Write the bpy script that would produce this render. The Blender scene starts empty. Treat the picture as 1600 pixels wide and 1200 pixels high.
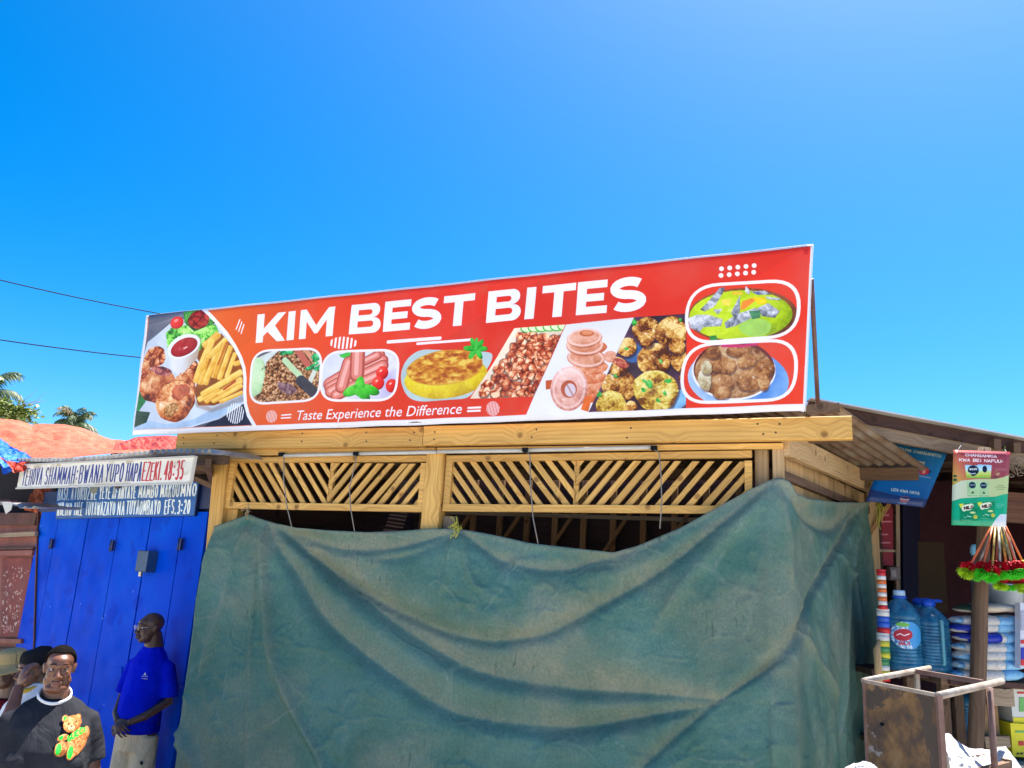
import bpy, math, random
import numpy as np
from mathutils import Vector, Matrix
scene = bpy.context.scene
COL = scene.collection
# ================================================================ camera, sky, sun, exposure
FPX, HOR = 1250., 300.                       # focal length and horizon offset for a 1600 px wide frame
ROLL = math.atan(.06); TH = math.atan(HOR * math.cos(ROLL) / FPX)
_f = np.array([0, math.cos(TH), math.sin(TH)]); _r = np.array([1., 0, 0]); _u = np.cross(_r, _f)
CX = math.cos(ROLL) * _r + math.sin(ROLL) * _u; CY = -math.sin(ROLL) * _r + math.cos(ROLL) * _u
CAM = np.array([0, 0, 2.15])
cam = bpy.data.objects.new('camera', bpy.data.cameras.new('camera')); COL.objects.link(cam)
cam.matrix_world = Matrix(((CX[0], CY[0], -_f[0], CAM[0]), (CX[1], CY[1], -_f[1], CAM[1]), (CX[2], CY[2], -_f[2], CAM[2]), (0, 0, 0, 1)))
cam.data.sensor_width = 36; cam.data.lens = 36 * FPX / 1600; cam.data.clip_end = 2000; cam.data.clip_start = .05
scene.camera = cam
SUN_EL, SUN_AZ = 69., 42.                    # azimuth clockwise from +Y
world = bpy.data.worlds.new('World'); scene.world = world; world.use_nodes = True
wn = world.node_tree; bg = wn.nodes['Background']
sky = wn.nodes.new('ShaderNodeTexSky'); sky.sky_type = 'NISHITA'; sky.sun_disc = False
sky.sun_elevation = math.radians(SUN_EL); sky.sun_rotation = math.radians(SUN_AZ); sky.air_density = .8; sky.dust_density = 1.15; sky.ozone_density = 4.0; sky.altitude = 0
hs = wn.nodes.new('ShaderNodeHueSaturation'); hs.inputs['Saturation'].default_value = 1.5; hs.inputs['Hue'].default_value = .4935; hs.inputs['Value'].default_value = 1.0
wn.links.new(sky.outputs[0], hs.inputs['Color']); gm = wn.nodes.new('ShaderNodeGamma'); gm.inputs[1].default_value = 1.08; wn.links.new(hs.outputs[0], gm.inputs[0]); wn.links.new(gm.outputs[0], bg.inputs['Color']); bg.inputs['Strength'].default_value = .073
sl = bpy.data.lights.new('sun', 'SUN'); sl.energy = 5.0; sl.angle = math.radians(.5); sl.color = (1, .95, .87)
so = bpy.data.objects.new('sun', sl); COL.objects.link(so)
_e, _a = math.radians(SUN_EL), math.radians(SUN_AZ); SD = Vector((math.sin(_a) * math.cos(_e), math.cos(_a) * math.cos(_e), math.sin(_e)))
so.rotation_euler = SD.to_track_quat('Z', 'Y').to_euler(); so.location = (0, 0, 20)
vs = scene.view_settings; vs.view_transform = 'Standard'; vs.look = 'None'; vs.gamma = 1; vs.use_curve_mapping = False; vs.exposure = 1.68
RND = random.Random(11)
# ---------------------------------------------------------------- flat print painter
_rs = np.random.RandomState(7)
_TAB = _rs.rand(8, 256, 256)
def vnoise(X, Y, seed=0):
    t = _TAB[seed % 8]; X = X + seed * 17.3; Y = Y + seed * 9.1
    xi = np.floor(X).astype(int); yi = np.floor(Y).astype(int); fx = X - xi; fy = Y - yi
    fx = fx * fx * (3 - 2 * fx); fy = fy * fy * (3 - 2 * fy)
    a = t[yi & 255, xi & 255]; b = t[yi & 255, (xi + 1) & 255]; c = t[(yi + 1) & 255, xi & 255]; d = t[(yi + 1) & 255, (xi + 1) & 255]
    return (a * (1 - fx) + b * fx) * (1 - fy) + (c * (1 - fx) + d * fx) * fy
def fbm(X, Y, sc, seed=0, octv=4):
    v = 0; a = .5; s = 0
    for k in range(octv):
        v = v + a * vnoise(X / sc, Y / sc, seed + k); s += a; a *= .55; sc /= 2.03
    return v / s
def worley(X, Y, sc, seed=0):
    X = X / sc; Y = Y / sc; xi = np.floor(X).astype(int); yi = np.floor(Y).astype(int)
    f1 = np.full(X.shape, 9.); f2 = f1.copy(); idv = np.zeros(X.shape)
    for dx in (-1, 0, 1):
        for dy in (-1, 0, 1):
            cx = xi + dx; cy = yi + dy
            px = cx + _TAB[seed % 8][cy & 255, cx & 255]; py = cy + _TAB[(seed + 1) % 8][cy & 255, cx & 255]
            d = np.hypot(X - px, Y - py); i = _TAB[(seed + 2) % 8][cy & 255, cx & 255]
            n = d < f1; f2 = np.where(n, f1, np.minimum(f2, d)); idv = np.where(n, i, idv); f1 = np.where(n, d, f1)
    return f1, f2, idv
def C3(c): return np.array(c, float) / 255.
def ramp(t, cols):
    t = np.clip(t, 0, .9999) * (len(cols) - 1); i = t.astype(int); f = (t - i)[..., None]
    cs = np.array([C3(c) for c in cols]); return cs[i] * (1 - f) + cs[i + 1] * f
def homog(src, dst):
    A = []; b = []
    for (x, y), (u, v) in zip(src, dst):
        A.append([x, y, 1, 0, 0, 0, -u * x, -u * y]); b.append(u); A.append([0, 0, 0, x, y, 1, -v * x, -v * y]); b.append(v)
    h = np.linalg.solve(np.array(A, float), np.array(b, float)); return np.append(h, 1).reshape(3, 3)
def bez(p0, p1, p2, n=8):
    return [((1 - t) ** 2 * p0[0] + 2 * t * (1 - t) * p1[0] + t * t * p2[0], (1 - t) ** 2 * p0[1] + 2 * t * (1 - t) * p1[1] + t * t * p2[1]) for t in np.linspace(0, 1, n)]
def ELL(cx, cy, rx, ry, rot=0, n=36, wob=0, seed=0):
    o = []; c, s = math.cos(math.radians(rot)), math.sin(math.radians(rot)); r = np.random.RandomState(seed); ph = r.rand(4) * 6.28
    for k in range(n):
        a = 2 * math.pi * k / n; w = 1 + wob * (math.sin(2 * a + ph[0]) + .7 * math.sin(3 * a + ph[1]) + .5 * math.sin(5 * a + ph[2]) + .4 * math.sin(9 * a + ph[3]))
        x, y = rx * math.cos(a) * w, ry * math.sin(a) * w; o.append((cx + x * c - y * s, cy + x * s + y * c))
    return o
def RR(q, r):
    o = []; n = len(q)
    for i in range(n):
        p = np.array(q[i], float); a = np.array(q[i - 1], float); b = np.array(q[(i + 1) % n], float)
        ra = min(r, np.linalg.norm(a - p) * .48); rb = min(r, np.linalg.norm(b - p) * .48)
        pa = p + (a - p) / np.linalg.norm(a - p) * ra; pb = p + (b - p) / np.linalg.norm(b - p) * rb
        m = p * .35 + (pa + pb) * .325; o += bez(pa, p + (p - (pa + pb) / 2) * .12 - (p - (pa + pb) / 2) * .12, pb, 9)
    return o
class Cv:
    def __init__(s, w, h, bg, H=None):
        s.w, s.h = w, h; s.a = np.ones((h, w, 3)) * C3(bg); s.H = np.eye(3) if H is None else H; s.pre = lambda p: p
    def tr(s, pts):
        p = np.array([s.pre(q) for q in pts], float); v = np.c_[p, np.ones(len(p))] @ s.H.T; return v[:, :2] / v[:, 2:]
    def mask(s, P, ss=2):
        x0 = max(0, int(P[:, 0].min()) - 1); x1 = min(s.w, int(P[:, 0].max()) + 2); y0 = max(0, int(P[:, 1].min()) - 1); y1 = min(s.h, int(P[:, 1].max()) + 2)
        if x1 <= x0 or y1 <= y0: return None
        X = x0 + (np.arange((x1 - x0) * ss) + .5) / ss; Y = y0 + (np.arange((y1 - y0) * ss) + .5) / ss
        ins = np.zeros((len(Y), len(X)), bool)
        for i in range(len(P)):
            ax, ay = P[i - 1]; bx, by = P[i]
            if ay == by: continue
            rows = (ay > Y) != (by > Y)
            if not rows.any(): continue
            xi = ax + (Y[rows] - ay) * (bx - ax) / (by - ay); ins[rows] ^= X[None, :] < xi[:, None]
        m = ins.reshape(y1 - y0, ss, x1 - x0, ss).mean((1, 3)); return m, x0, x1, y0, y1
    def poly(s, pts, col, op=1, clip=None, soft=0):
        r = s.mask(s.tr(pts))
        if r is None: return
        m, x0, x1, y0, y1 = r
        if clip is not None: m = m * clip[y0:y1, x0:x1]
        if soft:
            for _ in range(soft):
                q = np.pad(m, 1, mode='edge'); m = (q[:-2, 1:-1] + q[2:, 1:-1] + q[1:-1, :-2] + q[1:-1, 2:]) / 4
        if callable(col):
            X, Y = np.meshgrid(np.arange(x0, x1) + .5, np.arange(y0, y1) + .5); c = col(X, Y, (x0, x1, y0, y1))
        else: c = C3(col)
        m = (m * op)[..., None]; s.a[y0:y1, x0:x1] = s.a[y0:y1, x0:x1] * (1 - m) + c * m
    def full(s, pts):
        m = np.zeros((s.h, s.w)); r = s.mask(s.tr(pts))
        if r: mm, x0, x1, y0, y1 = r; m[y0:y1, x0:x1] = mm
        return m
    def line(s, pts, w, col, op=1, clip=None, taper=False):       # w in canvas pixels
        P = s.tr(pts); x0 = max(0, int(P[:, 0].min() - w)); x1 = min(s.w, int(P[:, 0].max() + w) + 2); y0 = max(0, int(P[:, 1].min() - w)); y1 = min(s.h, int(P[:, 1].max() + w) + 2)
        if x1 <= x0 or y1 <= y0: return
        X, Y = np.meshgrid(np.arange(x0, x1) + .5, np.arange(y0, y1) + .5); d = np.full(X.shape, 1e9)
        for a, b in zip(P[:-1], P[1:]):
            v = b - a; L = v @ v + 1e-9; t = np.clip(((X - a[0]) * v[0] + (Y - a[1]) * v[1]) / L, 0, 1); d = np.minimum(d, np.hypot(X - a[0] - t * v[0], Y - a[1] - t * v[1]))
        m = np.clip(w / 2 - d + .5, 0, 1) * op
        if clip is not None: m = m * clip[y0:y1, x0:x1]
        m = m[..., None]; s.a[y0:y1, x0:x1] = s.a[y0:y1, x0:x1] * (1 - m) + C3(col) * m
# single-stroke brush capitals
def arc(cx, cy, rx, ry, a0, a1, n=9): return [(cx + rx * math.cos(math.radians(a)), cy + ry * math.sin(math.radians(a))) for a in np.linspace(a0, a1, n)]
GL = {
 'A': [[(0, 0), (.5, 1), (1, 0)], [(.2, .34), (.8, .34)]], 'B': [[(0, 0), (0, 1), (.6, 1)] + arc(.6, .77, .34, .23, 90, -90) + [(0, .54)], [(.6, .54)] + arc(.62, .27, .38, .27, 90, -90) + [(0, 0)]],
 'C': [arc(.52, .5, .5, .5, 50, 310, 14)], 'D': [[(0, 0), (0, 1), (.4, 1)] + arc(.45, .5, .52, .5, 90, -90, 12) + [(0, 0)]],
 'E': [[(.9, 1), (0, 1), (0, 0), (.95, 0)], [(0, .52), (.75, .52)]], 'F': [[(.95, 1), (0, 1), (0, 0)], [(0, .52), (.75, .52)]],
 'G': [arc(.52, .5, .5, .5, 50, 350, 14) + [(1, .42), (.6, .42)]], 'H': [[(0, 0), (0, 1)], [(1, 0), (1, 1)], [(0, .5), (1, .5)]], 'I': [[(.5, 0), (.5, 1)]],
 'J': [[(.8, 1), (.8, .25)] + arc(.42, .25, .38, .25, 0, -160)], 'K': [[(0, 0), (0, 1)], [(.95, 1), (0, .42)], [(.3, .6), (1, 0)]], 'L': [[(0, 1), (0, 0), (.9, 0)]],
 'M': [[(0, 0), (.05, 1), (.5, .25), (.95, 1), (1, 0)]], 'N': [[(0, 0), (0, 1), (1, 0), (1, 1)]], 'O': [arc(.5, .5, .5, .5, 0, 360, 18)],
 'P': [[(0, 0), (0, 1), (.6, 1)] + arc(.6, .74, .38, .26, 90, -90) + [(0, .48)]], 'Q': [arc(.5, .5, .5, .5, 0, 360, 18), [(.6, .3), (1, 0)]],
 'R': [[(0, 0), (0, 1), (.6, 1)] + arc(.6, .76, .36, .24, 90, -90) + [(0, .52)], [(.5, .52), (1, 0)]],
 'S': [arc(.5, .75, .45, .25, 30, 270, 10) + arc(.5, .25, .46, .25, 90, -150, 10)], 'T': [[(0, 1), (1, 1)], [(.5, 1), (.5, 0)]],
 'U': [[(0, 1), (0, .3)] + arc(.5, .3, .5, .3, 180, 360) + [(1, 1)]], 'V': [[(0, 1), (.5, 0), (1, 1)]], 'W': [[(0, 1), (.25, 0), (.5, .75), (.75, 0), (1, 1)]],
 'X': [[(0, 0), (1, 1)], [(0, 1), (1, 0)]], 'Y': [[(0, 1), (.5, .5), (1, 1)], [(.5, .5), (.5, 0)]], 'Z': [[(0, 1), (1, 1), (0, 0), (1, 0)]],
 '0': [arc(.5, .5, .45, .5, 0, 360, 18)], '2': [arc(.5, .72, .42, .28, 160, -30) + [(0.05, 0), (.95, 0)]], '3': [arc(.45, .76, .4, .24, 140, -90) , arc(.45, .27, .46, .27, 90, -140)],
 '4': [[(.75, 0), (.75, 1), (0, .3), (1, .3)]], '5': [[(.9, 1), (.1, 1), (.08, .56)] + arc(.45, .3, .46, .3, 110, -140)], '8': [arc(.5, .75, .38, .25, 0, 360, 14), arc(.5, .26, .46, .26, 0, 360, 14)],
 '.': [[(.3, 0), (.3, .06)]], ':': [[(.4, .2), (.4, .27)], [(.4, .62), (.4, .69)]], '!': [[(.5, .3), (.5, 1)], [(.5, 0), (.5, .05)]]}
GW = {'.': .42, ':': .45, 'I': .35, 'M': 1.25, 'W': 1.3, ' ': .6}
def word(cv, t, bl, br, tl, th, col, slant=0, gap=.28, jit=.0, seed=1, passes=1):
    """text between baseline points bl, br with cap-top point tl (source coordinates)"""
    r = random.Random(seed + len(t)); ws = [GW.get(c, 1) for c in t]; tot = sum(ws) + gap * (len(t) - 1); x = 0
    bl = np.array(bl, float); br = np.array(br, float); up = np.array(tl, float) - bl
    for c, w in zip(t, ws):
        h = 1 + r.uniform(-jit, jit); dy = r.uniform(-jit, jit) * .5
        for st in GL.get(c, []):
            P = [bl + (br - bl) * ((x + px * w + slant * py) / tot) + up * (py * h + dy) for px, py in st]; cv.line(P, th, col)
        x += w + gap
def meat(pal, sc, seed=0, hi=.75, spec=(255, 235, 215)):
    def f(X, Y, bb):
        X2 = X + 6 * fbm(X, Y, sc, seed + 1, 2) * sc / 6; Y2 = Y + 6 * fbm(X, Y, sc, seed + 2, 2) * sc / 6
        f1, f2, i = worley(X2, Y2, sc, seed); n = fbm(X, Y, sc * .7, seed + 3, 4)
        t = np.clip(.95 - f1 * .75 + (n - .5) * .9 + (i - .5) * .5, 0, 1) * np.clip((f2 - f1) * 5 + .25, 0, 1)
        c = ramp(t, pal); s = (np.clip((fbm(X, Y, sc * .35, seed + 5, 3) - hi) * 9, 0, 1) * np.clip(t * 1.5, 0, 1))[..., None] * .8
        return c * (1 - s) + C3(spec) * s
    return f
def ball(pal, seed=0, sc=30, light=(-.4, -.6), amp=.5):
    def f(X, Y, bb):
        x0, x1, y0, y1 = bb; u = (X - (x0 + x1) / 2) / ((x1 - x0) / 2 + 1e-6); v = (Y - (y0 + y1) / 2) / ((y1 - y0) / 2 + 1e-6)
        sh = np.clip(.62 + .35 * (u * light[0] + v * light[1]) - .35 * np.clip(u * u + v * v - .35, 0, 2), 0, 1)
        n = fbm(X, Y, sc, seed, 5) - .5; f1, f2, i = worley(X + 5 * n * sc, Y + 4 * n * sc, sc * .55, seed); f = fbm(X, Y, max(4, sc * .16), seed + 3, 3) - .5; t = np.clip(sh + n * amp * 1.7 + (.35 - f1) * amp * .6 + f * amp * .55, 0, 1); c = ramp(t, pal); s = (np.clip((fbm(X, Y, sc * .3, seed + 4, 3) - .70) * 8, 0, 1) * t * amp)[..., None]; return c * (1 - s) + s
    return f
def flat(c, amp=.06, sc=40, seed=0):
    def f(X, Y, bb): return np.clip(C3(c) * (1 + amp * 2 * (fbm(X, Y, sc, seed, 4) - .5))[..., None], 0, 1)
    return f
CHK = [(60, 18, 14), (130, 45, 25), (185, 85, 45), (220, 140, 90), (240, 190, 150)]
def banner_art(textfn=None):
    W, Hh = 2400, 496
    H = homog([(228, 493), (1270, 382), (1258, 642), (207, 680)], [(0, 0), (W, 0), (W, Hh), (0, Hh)])
    cv = Cv(W, Hh, (228, 230, 245), H)
    P1 = lambda p: (190 + p[0] / 3.72, 440 + p[1] / 3.72); P2 = lambda p: (600 + p[0] / 4, 400 + p[1] / 4); P3 = lambda p: (900 + p[0] / 3.87, 370 + p[1] / 3.87); P0 = lambda p: p
    def red(X, Y, bb):
        u = X / W; v = Y / Hh; t = np.clip(1.25 - u * 2.6 + .15 * v, 0, 1)[..., None]; t2 = np.clip((v - .35) * 1.1 + (u - .75) * 1.4, 0, 1)[..., None]
        c = C3((222, 48, 34)) * (1 - t) + C3((230, 104, 36)) * t; c = c * (1 - t2 * .75) + C3((230, 58, 30)) * t2 * .75
        k = (((X * .55 + Y) % 900) < 420)[..., None] * .035; return c * (1 - k) + .015 * (fbm(X, Y, 90, 2, 2) - .5)[..., None]
    cv.poly([(231, 495), (1267, 385), (1255, 631), (214, 672)], red)
    # left food picture
    cv.pre = P1; curve = [(470, 160), (510, 195), (545, 235), (600, 300), (645, 372), (680, 440), (700, 500), (706, 560), (702, 640), (706, 710), (725, 775), (765, 840)]
    lf = cv.full([(160, 190)] + curve + [(745, 833), (75, 862)]); L = [(140, 150), (800, 150), (800, 900), (50, 900)]
    cv.poly(L, flat((92, 98, 120), .25, 120, 1), clip=lf)
    for k in range(7): cv.line([(130 + k * 12, 260 + k * 5), (400, 190 - k * 6)], 3, (125, 130, 150), .5, clip=lf)
    cv.poly([(400, 900), (800, 600), (800, 900)], (20, 32, 62), clip=lf)
    cv.poly([(150, 350), (300, 230), (520, 200), (700, 330), (740, 560), (720, 690), (560, 800), (400, 850), (200, 880), (60, 900), (60, 700)], flat((200, 214, 236), .12, 90, 2), clip=lf)
    cv.poly([(80, 790), (260, 830), (420, 800), (560, 720), (700, 640), (700, 690), (560, 790), (400, 840), (250, 862), (75, 868)], flat((165, 195, 230), .1, 30, 2), clip=lf, soft=2)
    cv.poly([(90, 560), (150, 560), (165, 610), (140, 700), (100, 760), (75, 800), (70, 600)], flat((35, 120, 70), .4, 40, 1), clip=lf)
    cv.poly([(80, 750), (170, 760), (150, 820), (75, 850)], flat((30, 70, 60), .4, 40, 1), clip=lf)
    cv.poly([(255, 300), (300, 260), (370, 255), (420, 230), (540, 250), (560, 300), (480, 400), (430, 420), (270, 400)], ball([(20, 90, 30), (60, 170, 50), (130, 220, 80), (190, 245, 140)], 3, 22, amp=1.3), clip=lf)
    cv.poly([(360, 180), (450, 165), (540, 240), (420, 290), (365, 240)], ball([(15, 60, 25), (40, 130, 40), (90, 180, 70)], 2, 22, amp=1.3), clip=lf)
    cv.poly(ELL(322, 240, 40, 34, -30), ball([(120, 10, 15), (215, 25, 30), (245, 90, 80)], 1, 60, amp=.2), clip=lf); cv.poly(ELL(318, 228, 14, 8, -30), (255, 200, 190), .6, soft=1)
    cv.poly(ELL(445, 222, 62, 50, -15, wob=.03), meat([(60, 10, 15), (140, 20, 25), (200, 60, 50)], 30, 2), clip=lf)
    BRN = [(70, 22, 18), (140, 50, 30), (195, 105, 60), (225, 160, 110), (245, 205, 160)]
    cv.poly(ELL(195, 440, 68, 58, -30, wob=.05), meat(CHK, 28, 1), clip=lf); cv.poly(ELL(140, 505, 28, 40, 0), ball(BRN, 4, 30), clip=lf)
    cv.poly(ELL(205, 600, 105, 105, 20, wob=.05), ball(BRN, 2, 50, amp=.7), clip=lf); cv.poly(ELL(235, 520, 60, 26, 15, wob=.06), meat([(60, 10, 30), (130, 40, 60), (200, 120, 110)], 26, 4), clip=lf)
    cv.poly([(430, 430), (470, 500), (420, 640), (440, 720), (530, 720), (700, 650), (700, 450), (640, 380), (570, 300), (480, 360)], flat((150, 78, 25), .3, 40, 3), clip=lf)
    # chicken pieces
    cv.poly([(265, 590), (340, 540), (365, 480), (420, 455), (440, 500), (425, 570), (430, 640), (400, 700), (300, 660)], ball(BRN, 5, 40, amp=.9), clip=lf)
    cv.poly(ELL(405, 495, 42, 36, 0, wob=.07), meat(CHK, 24, 3), clip=lf)
    cv.poly(ELL(310, 695, 110, 122, 22, wob=.035), ball([(90, 25, 15), (165, 70, 30), (215, 130, 75), (235, 175, 120), (250, 220, 180)], 1, 55, amp=.95), clip=lf)
    cv.poly(ELL(340, 640, 45, 55, 40, wob=.1), ball([(110, 20, 15), (170, 45, 25), (210, 90, 50)], 3, 30, amp=.9), .7, clip=lf, soft=3)
    cv.poly(ELL(285, 745, 34, 48, 30, wob=.1), meat([(90, 45, 25), (160, 110, 60), (215, 175, 120)], 16, 5), .8, clip=lf, soft=2)
    # cup of ketchup
    cv.poly([(262, 400), (285, 500), (320, 535), (365, 530), (440, 450), (458, 335), (430, 308), (330, 320)], lambda X, Y, b: ramp(np.clip((X - b[0]) / (b[1] - b[0]) + .15 * fbm(X, Y, 50), 0, 1), [(190, 200, 225), (225, 230, 245), (215, 215, 225), (185, 165, 150)]), clip=lf)
    cv.poly(ELL(360, 378, 100, 64, -28), (232, 236, 248), clip=lf); cv.poly(ELL(363, 382, 82, 48, -28), ball([(110, 15, 25), (160, 25, 35), (200, 60, 60)], 2, 70, amp=.3), clip=lf)
    cv.poly(ELL(372, 385, 14, 5, -30), (250, 210, 200), .8, clip=lf)
    FR = [(170, 95, 15), (225, 160, 50), (245, 205, 95), (252, 228, 150)]
    def fry(a, b, w, k):
        a = np.array(a, float); b = np.array(b, float); d = (b - a) / np.linalg.norm(b - a); n = np.array([-d[1], d[0]]) * w / 2
        cv.poly(RR([a + n, b + n, b - n, a - n], w * .35), lambda X, Y, bb: ramp(np.clip(.25 + .6 * fbm(X, Y, 26, k, 4) + .1 * math.sin(k * 2.1), 0, 1), FR), clip=lf)
        cv.line([a + n * .8, b + n * .8], 2, (150, 75, 15), .55, clip=lf); cv.line([a - n * .45, b - n * .45], 5, (252, 232, 165), .45, clip=lf)
    for k, (a, b, w) in enumerate([((470, 380), (560, 300), 40), ((430, 590), (520, 330), 40), ((455, 600), (500, 420), 30), ((480, 600), (555, 400), 34), ((500, 440), (600, 330), 34), ((530, 560), (590, 350), 34), ((560, 570), (625, 370), 30), ((600, 560), (650, 410), 26), ((640, 480), (695, 460), 30), ((440, 690), (560, 620), 34), ((460, 660), (690, 520), 36), ((480, 700), (690, 560), 30), ((555, 655), (690, 575), 26), ((520, 700), (690, 600), 24), ((560, 700), (692, 640), 24), ((435, 560), (480, 470), 30)]): fry(a, b, w, k)
    cv.line([(585, 625), (650, 575)], 8, (170, 45, 20), .9, clip=lf); cv.line([(555, 480), (600, 350)], 8, (170, 55, 15), .6, clip=lf)
    cv.poly([(420, 690), (520, 735), (690, 660), (700, 690), (520, 760), (430, 730)], flat((120, 75, 50), .3, 30, 1), .35, clip=lf, soft=6)
    def globe(pre, cx, cy, rx, ry, n, col, rot=8, clip=None, bg=None):
        cv.pre = pre
        if bg is not None: cv.poly(ELL(cx, cy, rx, ry), bg)
        m = cv.full(ELL(cx, cy, rx, ry))
        for k in range(n):
            x = cx - rx + (k + .5) * 2 * rx / n; cv.poly([(x - rx * .5 / n + rot * ry / 60, cy - ry), (x + rx * .5 / n + rot * ry / 60, cy - ry), (x + rx * .5 / n - rot * ry / 60, cy + ry), (x - rx * .5 / n - rot * ry / 60, cy + ry)], col, clip=m)
    globe(P1, 650, 765, 50, 62, 8, (240, 242, 252))
    cv.pre = P1; cv.line(curve, 14, (236, 238, 250))
    for k in range(3): cv.line([(656 + k * 14, 276 + k * 12), (680 + k * 11, 222 + k * 14)], 5, (238, 238, 250))
    globe(P1, 1278, 358, 80, 36, 7, (240, 240, 252)); globe(P1, 860, 783, 32, 37, 8, (240, 225, 235))
    cv.pre = P1; cv.line([(918, 776), (972, 772)], 5, (240, 238, 250)); cv.line([(916, 793), (970, 790)], 5, (240, 238, 250))
    cv.pre = P2; cv.line([(8, 536), (330, 512)], 12, (236, 234, 250)); cv.line([(190, 547), (522, 521)], 9, (236, 234, 250)); cv.line([(510, 950), (583, 946)], 7, (240, 238, 250)); cv.line([(507, 970), (580, 966)], 7, (240, 238, 250))
    cv.poly([(592, 176), (633, 172), (630, 240), (590, 242)], (214, 62, 40), .8)
    globe(P2, 662, 953, 42, 46, 9, (240, 238, 250))
    # framed picture 1: shredded meat and greens
    cv.pre = P1
    def frame(q, r, lw=8):
        pts = RR(q, r); return pts, cv.full(pts)
    q, m = frame([(752, 402), (1153, 385), (1137, 688), (727, 712)], 100); B = [(700, 350), (1200, 350), (1200, 740), (700, 740)]
    cv.poly(B, flat((205, 215, 215), .15, 40, 1), clip=m); cv.poly([(700, 380), (1180, 360), (1180, 400), (880, 395), (760, 450)], (95, 95, 105), clip=m)
    cv.poly(ELL(770, 560, 60, 120, 5, wob=.02), ball([(120, 170, 120), (190, 225, 180), (225, 240, 215)], 2, 60, amp=.3), clip=m)
    cv.poly([(830, 470), (900, 400), (1150, 390), (1160, 620), (1080, 700), (760, 710), (740, 680), (800, 640), (820, 560)], meat([(35, 16, 14), (85, 45, 28), (140, 85, 50), (190, 135, 90), (225, 185, 145)], 13, 2, .7), clip=m)
    rr = random.Random(4)
    for k in range(150):
        x, y = rr.uniform(810, 1120), rr.uniform(420, 700); a = rr.uniform(0, 3.14); l = rr.uniform(8, 22)
        if x + y < 1300: continue
        cv.line([(x, y), (x + l * math.cos(a), y + l * math.sin(a))], 3, rr.choice([(185, 130, 85), (60, 28, 20), (215, 170, 120), (120, 60, 35)]), .8, clip=m)
    cv.poly(ELL(950, 620, 60, 30, 30, wob=.1), meat([(50, 35, 50), (100, 70, 95), (150, 120, 140)], 22, 1), .8, clip=m, soft=1)
    for a, b, w, c in [((935, 455), (1045, 570), 22, (190, 225, 180)), ((1010, 400), (1075, 490), 24, (195, 100, 85)), ((1060, 400), (1110, 470), 18, (215, 150, 120)), ((1085, 580), (1135, 470), 20, (215, 225, 215)), ((1030, 575), (1100, 640), 40, (45, 48, 65))]: cv.line([a, b], w, c, .95, clip=m)
    for x, y, r_ in [(930, 405, 26), (1120, 440, 30), (1085, 500, 22), (1140, 500, 26), (965, 410, 18), (1115, 480, 16)]: cv.poly(ELL(x, y, r_ * 1.2, r_ * .7, -20, wob=.15, seed=int(x)), ball([(15, 90, 50), (35, 165, 90), (110, 220, 150)], 1, 14, amp=1), clip=m)
    cv.line(q + q[:1], 9, (238, 236, 248))
    # framed picture 2: sausages
    q, m = frame([(1163, 412), (1597, 393), (1575, 690), (1140, 692)], 105); B = [(1100, 350), (1640, 350), (1640, 740), (1100, 740)]
    cv.poly(B, lambda X, Y, b: ramp(np.clip(.4 * fbm(X, Y, 60, 3) + .5 * (X - b[0]) / (b[1] - b[0]) + .3 * (Y - b[2]) / (b[3] - b[2]), 0, 1), [(175, 170, 190), (205, 212, 238), (230, 232, 248), (170, 160, 210)]), clip=m)
    cv.poly(ELL(1300, 430, 42, 16, 0, wob=.12), (60, 190, 70), clip=m)
    def saus(a, b, w):
        cv.line([a, b], w, (178, 78, 70), clip=m); cv.line([(a[0] - 2, a[1] - 3), (b[0] - 2, b[1] - 3)], w * .72, (222, 128, 118), clip=m); cv.line([(a[0] - 4, a[1] - 5), (b[0] - 4, b[1] - 5)], w * .3, (244, 180, 172), .9, clip=m)
    for a, b, w in [((1195, 595), (1480, 430), 46), ((1200, 615), (1500, 460), 44), ((1205, 640), (1500, 490), 46), ((1235, 662), (1480, 545), 44), ((1390, 470), (1470, 430), 34)]: saus(a, b, w)
    saus((1310, 475), (1270, 610), 52); saus((1360, 420), (1358, 540), 56)
    for x, y in [(1500, 530), (1478, 590), (1555, 605)]: cv.poly(ELL(x, y, 34, 40, 10), ball([(120, 5, 15), (225, 30, 30), (250, 110, 90)], 1, 40, amp=.25), clip=m); cv.poly(ELL(x - 8, y - 12, 9, 5, -30), (255, 220, 210), .8, clip=m)
    for x, y, a in [(1330, 635, -25), (1430, 630, 20), (1372, 610, -80), (1385, 650, 40)]: cv.poly(ELL(x, y, 58, 28, a), ball([(15, 100, 20), (45, 185, 35), (140, 240, 90)], 2, 50, amp=.3), clip=m)
    cv.line(q + q[:1], 9, (238, 236, 248))
    # omelette
    cv.pre = P2; q, m = frame([(90, 585), (655, 572), (690, 700), (560, 905), (80, 915)], 150)
    q = RR([(200, 580), (655, 598), (662, 640), (520, 892), (200, 912), (120, 880), (78, 760), (110, 650)], 60); m = cv.full(q)
    cv.poly([(50, 550), (750, 550), (700, 930), (50, 930)], flat((178, 200, 208), .12, 80, 2), clip=m)
    cv.poly(ELL(370, 760, 262, 130, -7, wob=.008), ball([(190, 150, 10), (228, 205, 40), (242, 230, 90)], 1, 40, amp=.4)); 
    OM = lambda X, Y, b: ramp(np.clip(.15 + 1.5 * (fbm(X + 12 * fbm(X, Y, 22, 2), Y * 1.7, 20, 3, 5) - .22), 0, 1), [(228, 195, 75), (235, 200, 95), (214, 150, 50), (184, 100, 34), (150, 66, 26)]); cv.poly(ELL(362, 695, 240, 108, -7, wob=.012), OM); cv.line(ELL(362, 697, 238, 106, -7, wob=.012), 5, (205, 150, 40), .5)
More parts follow.
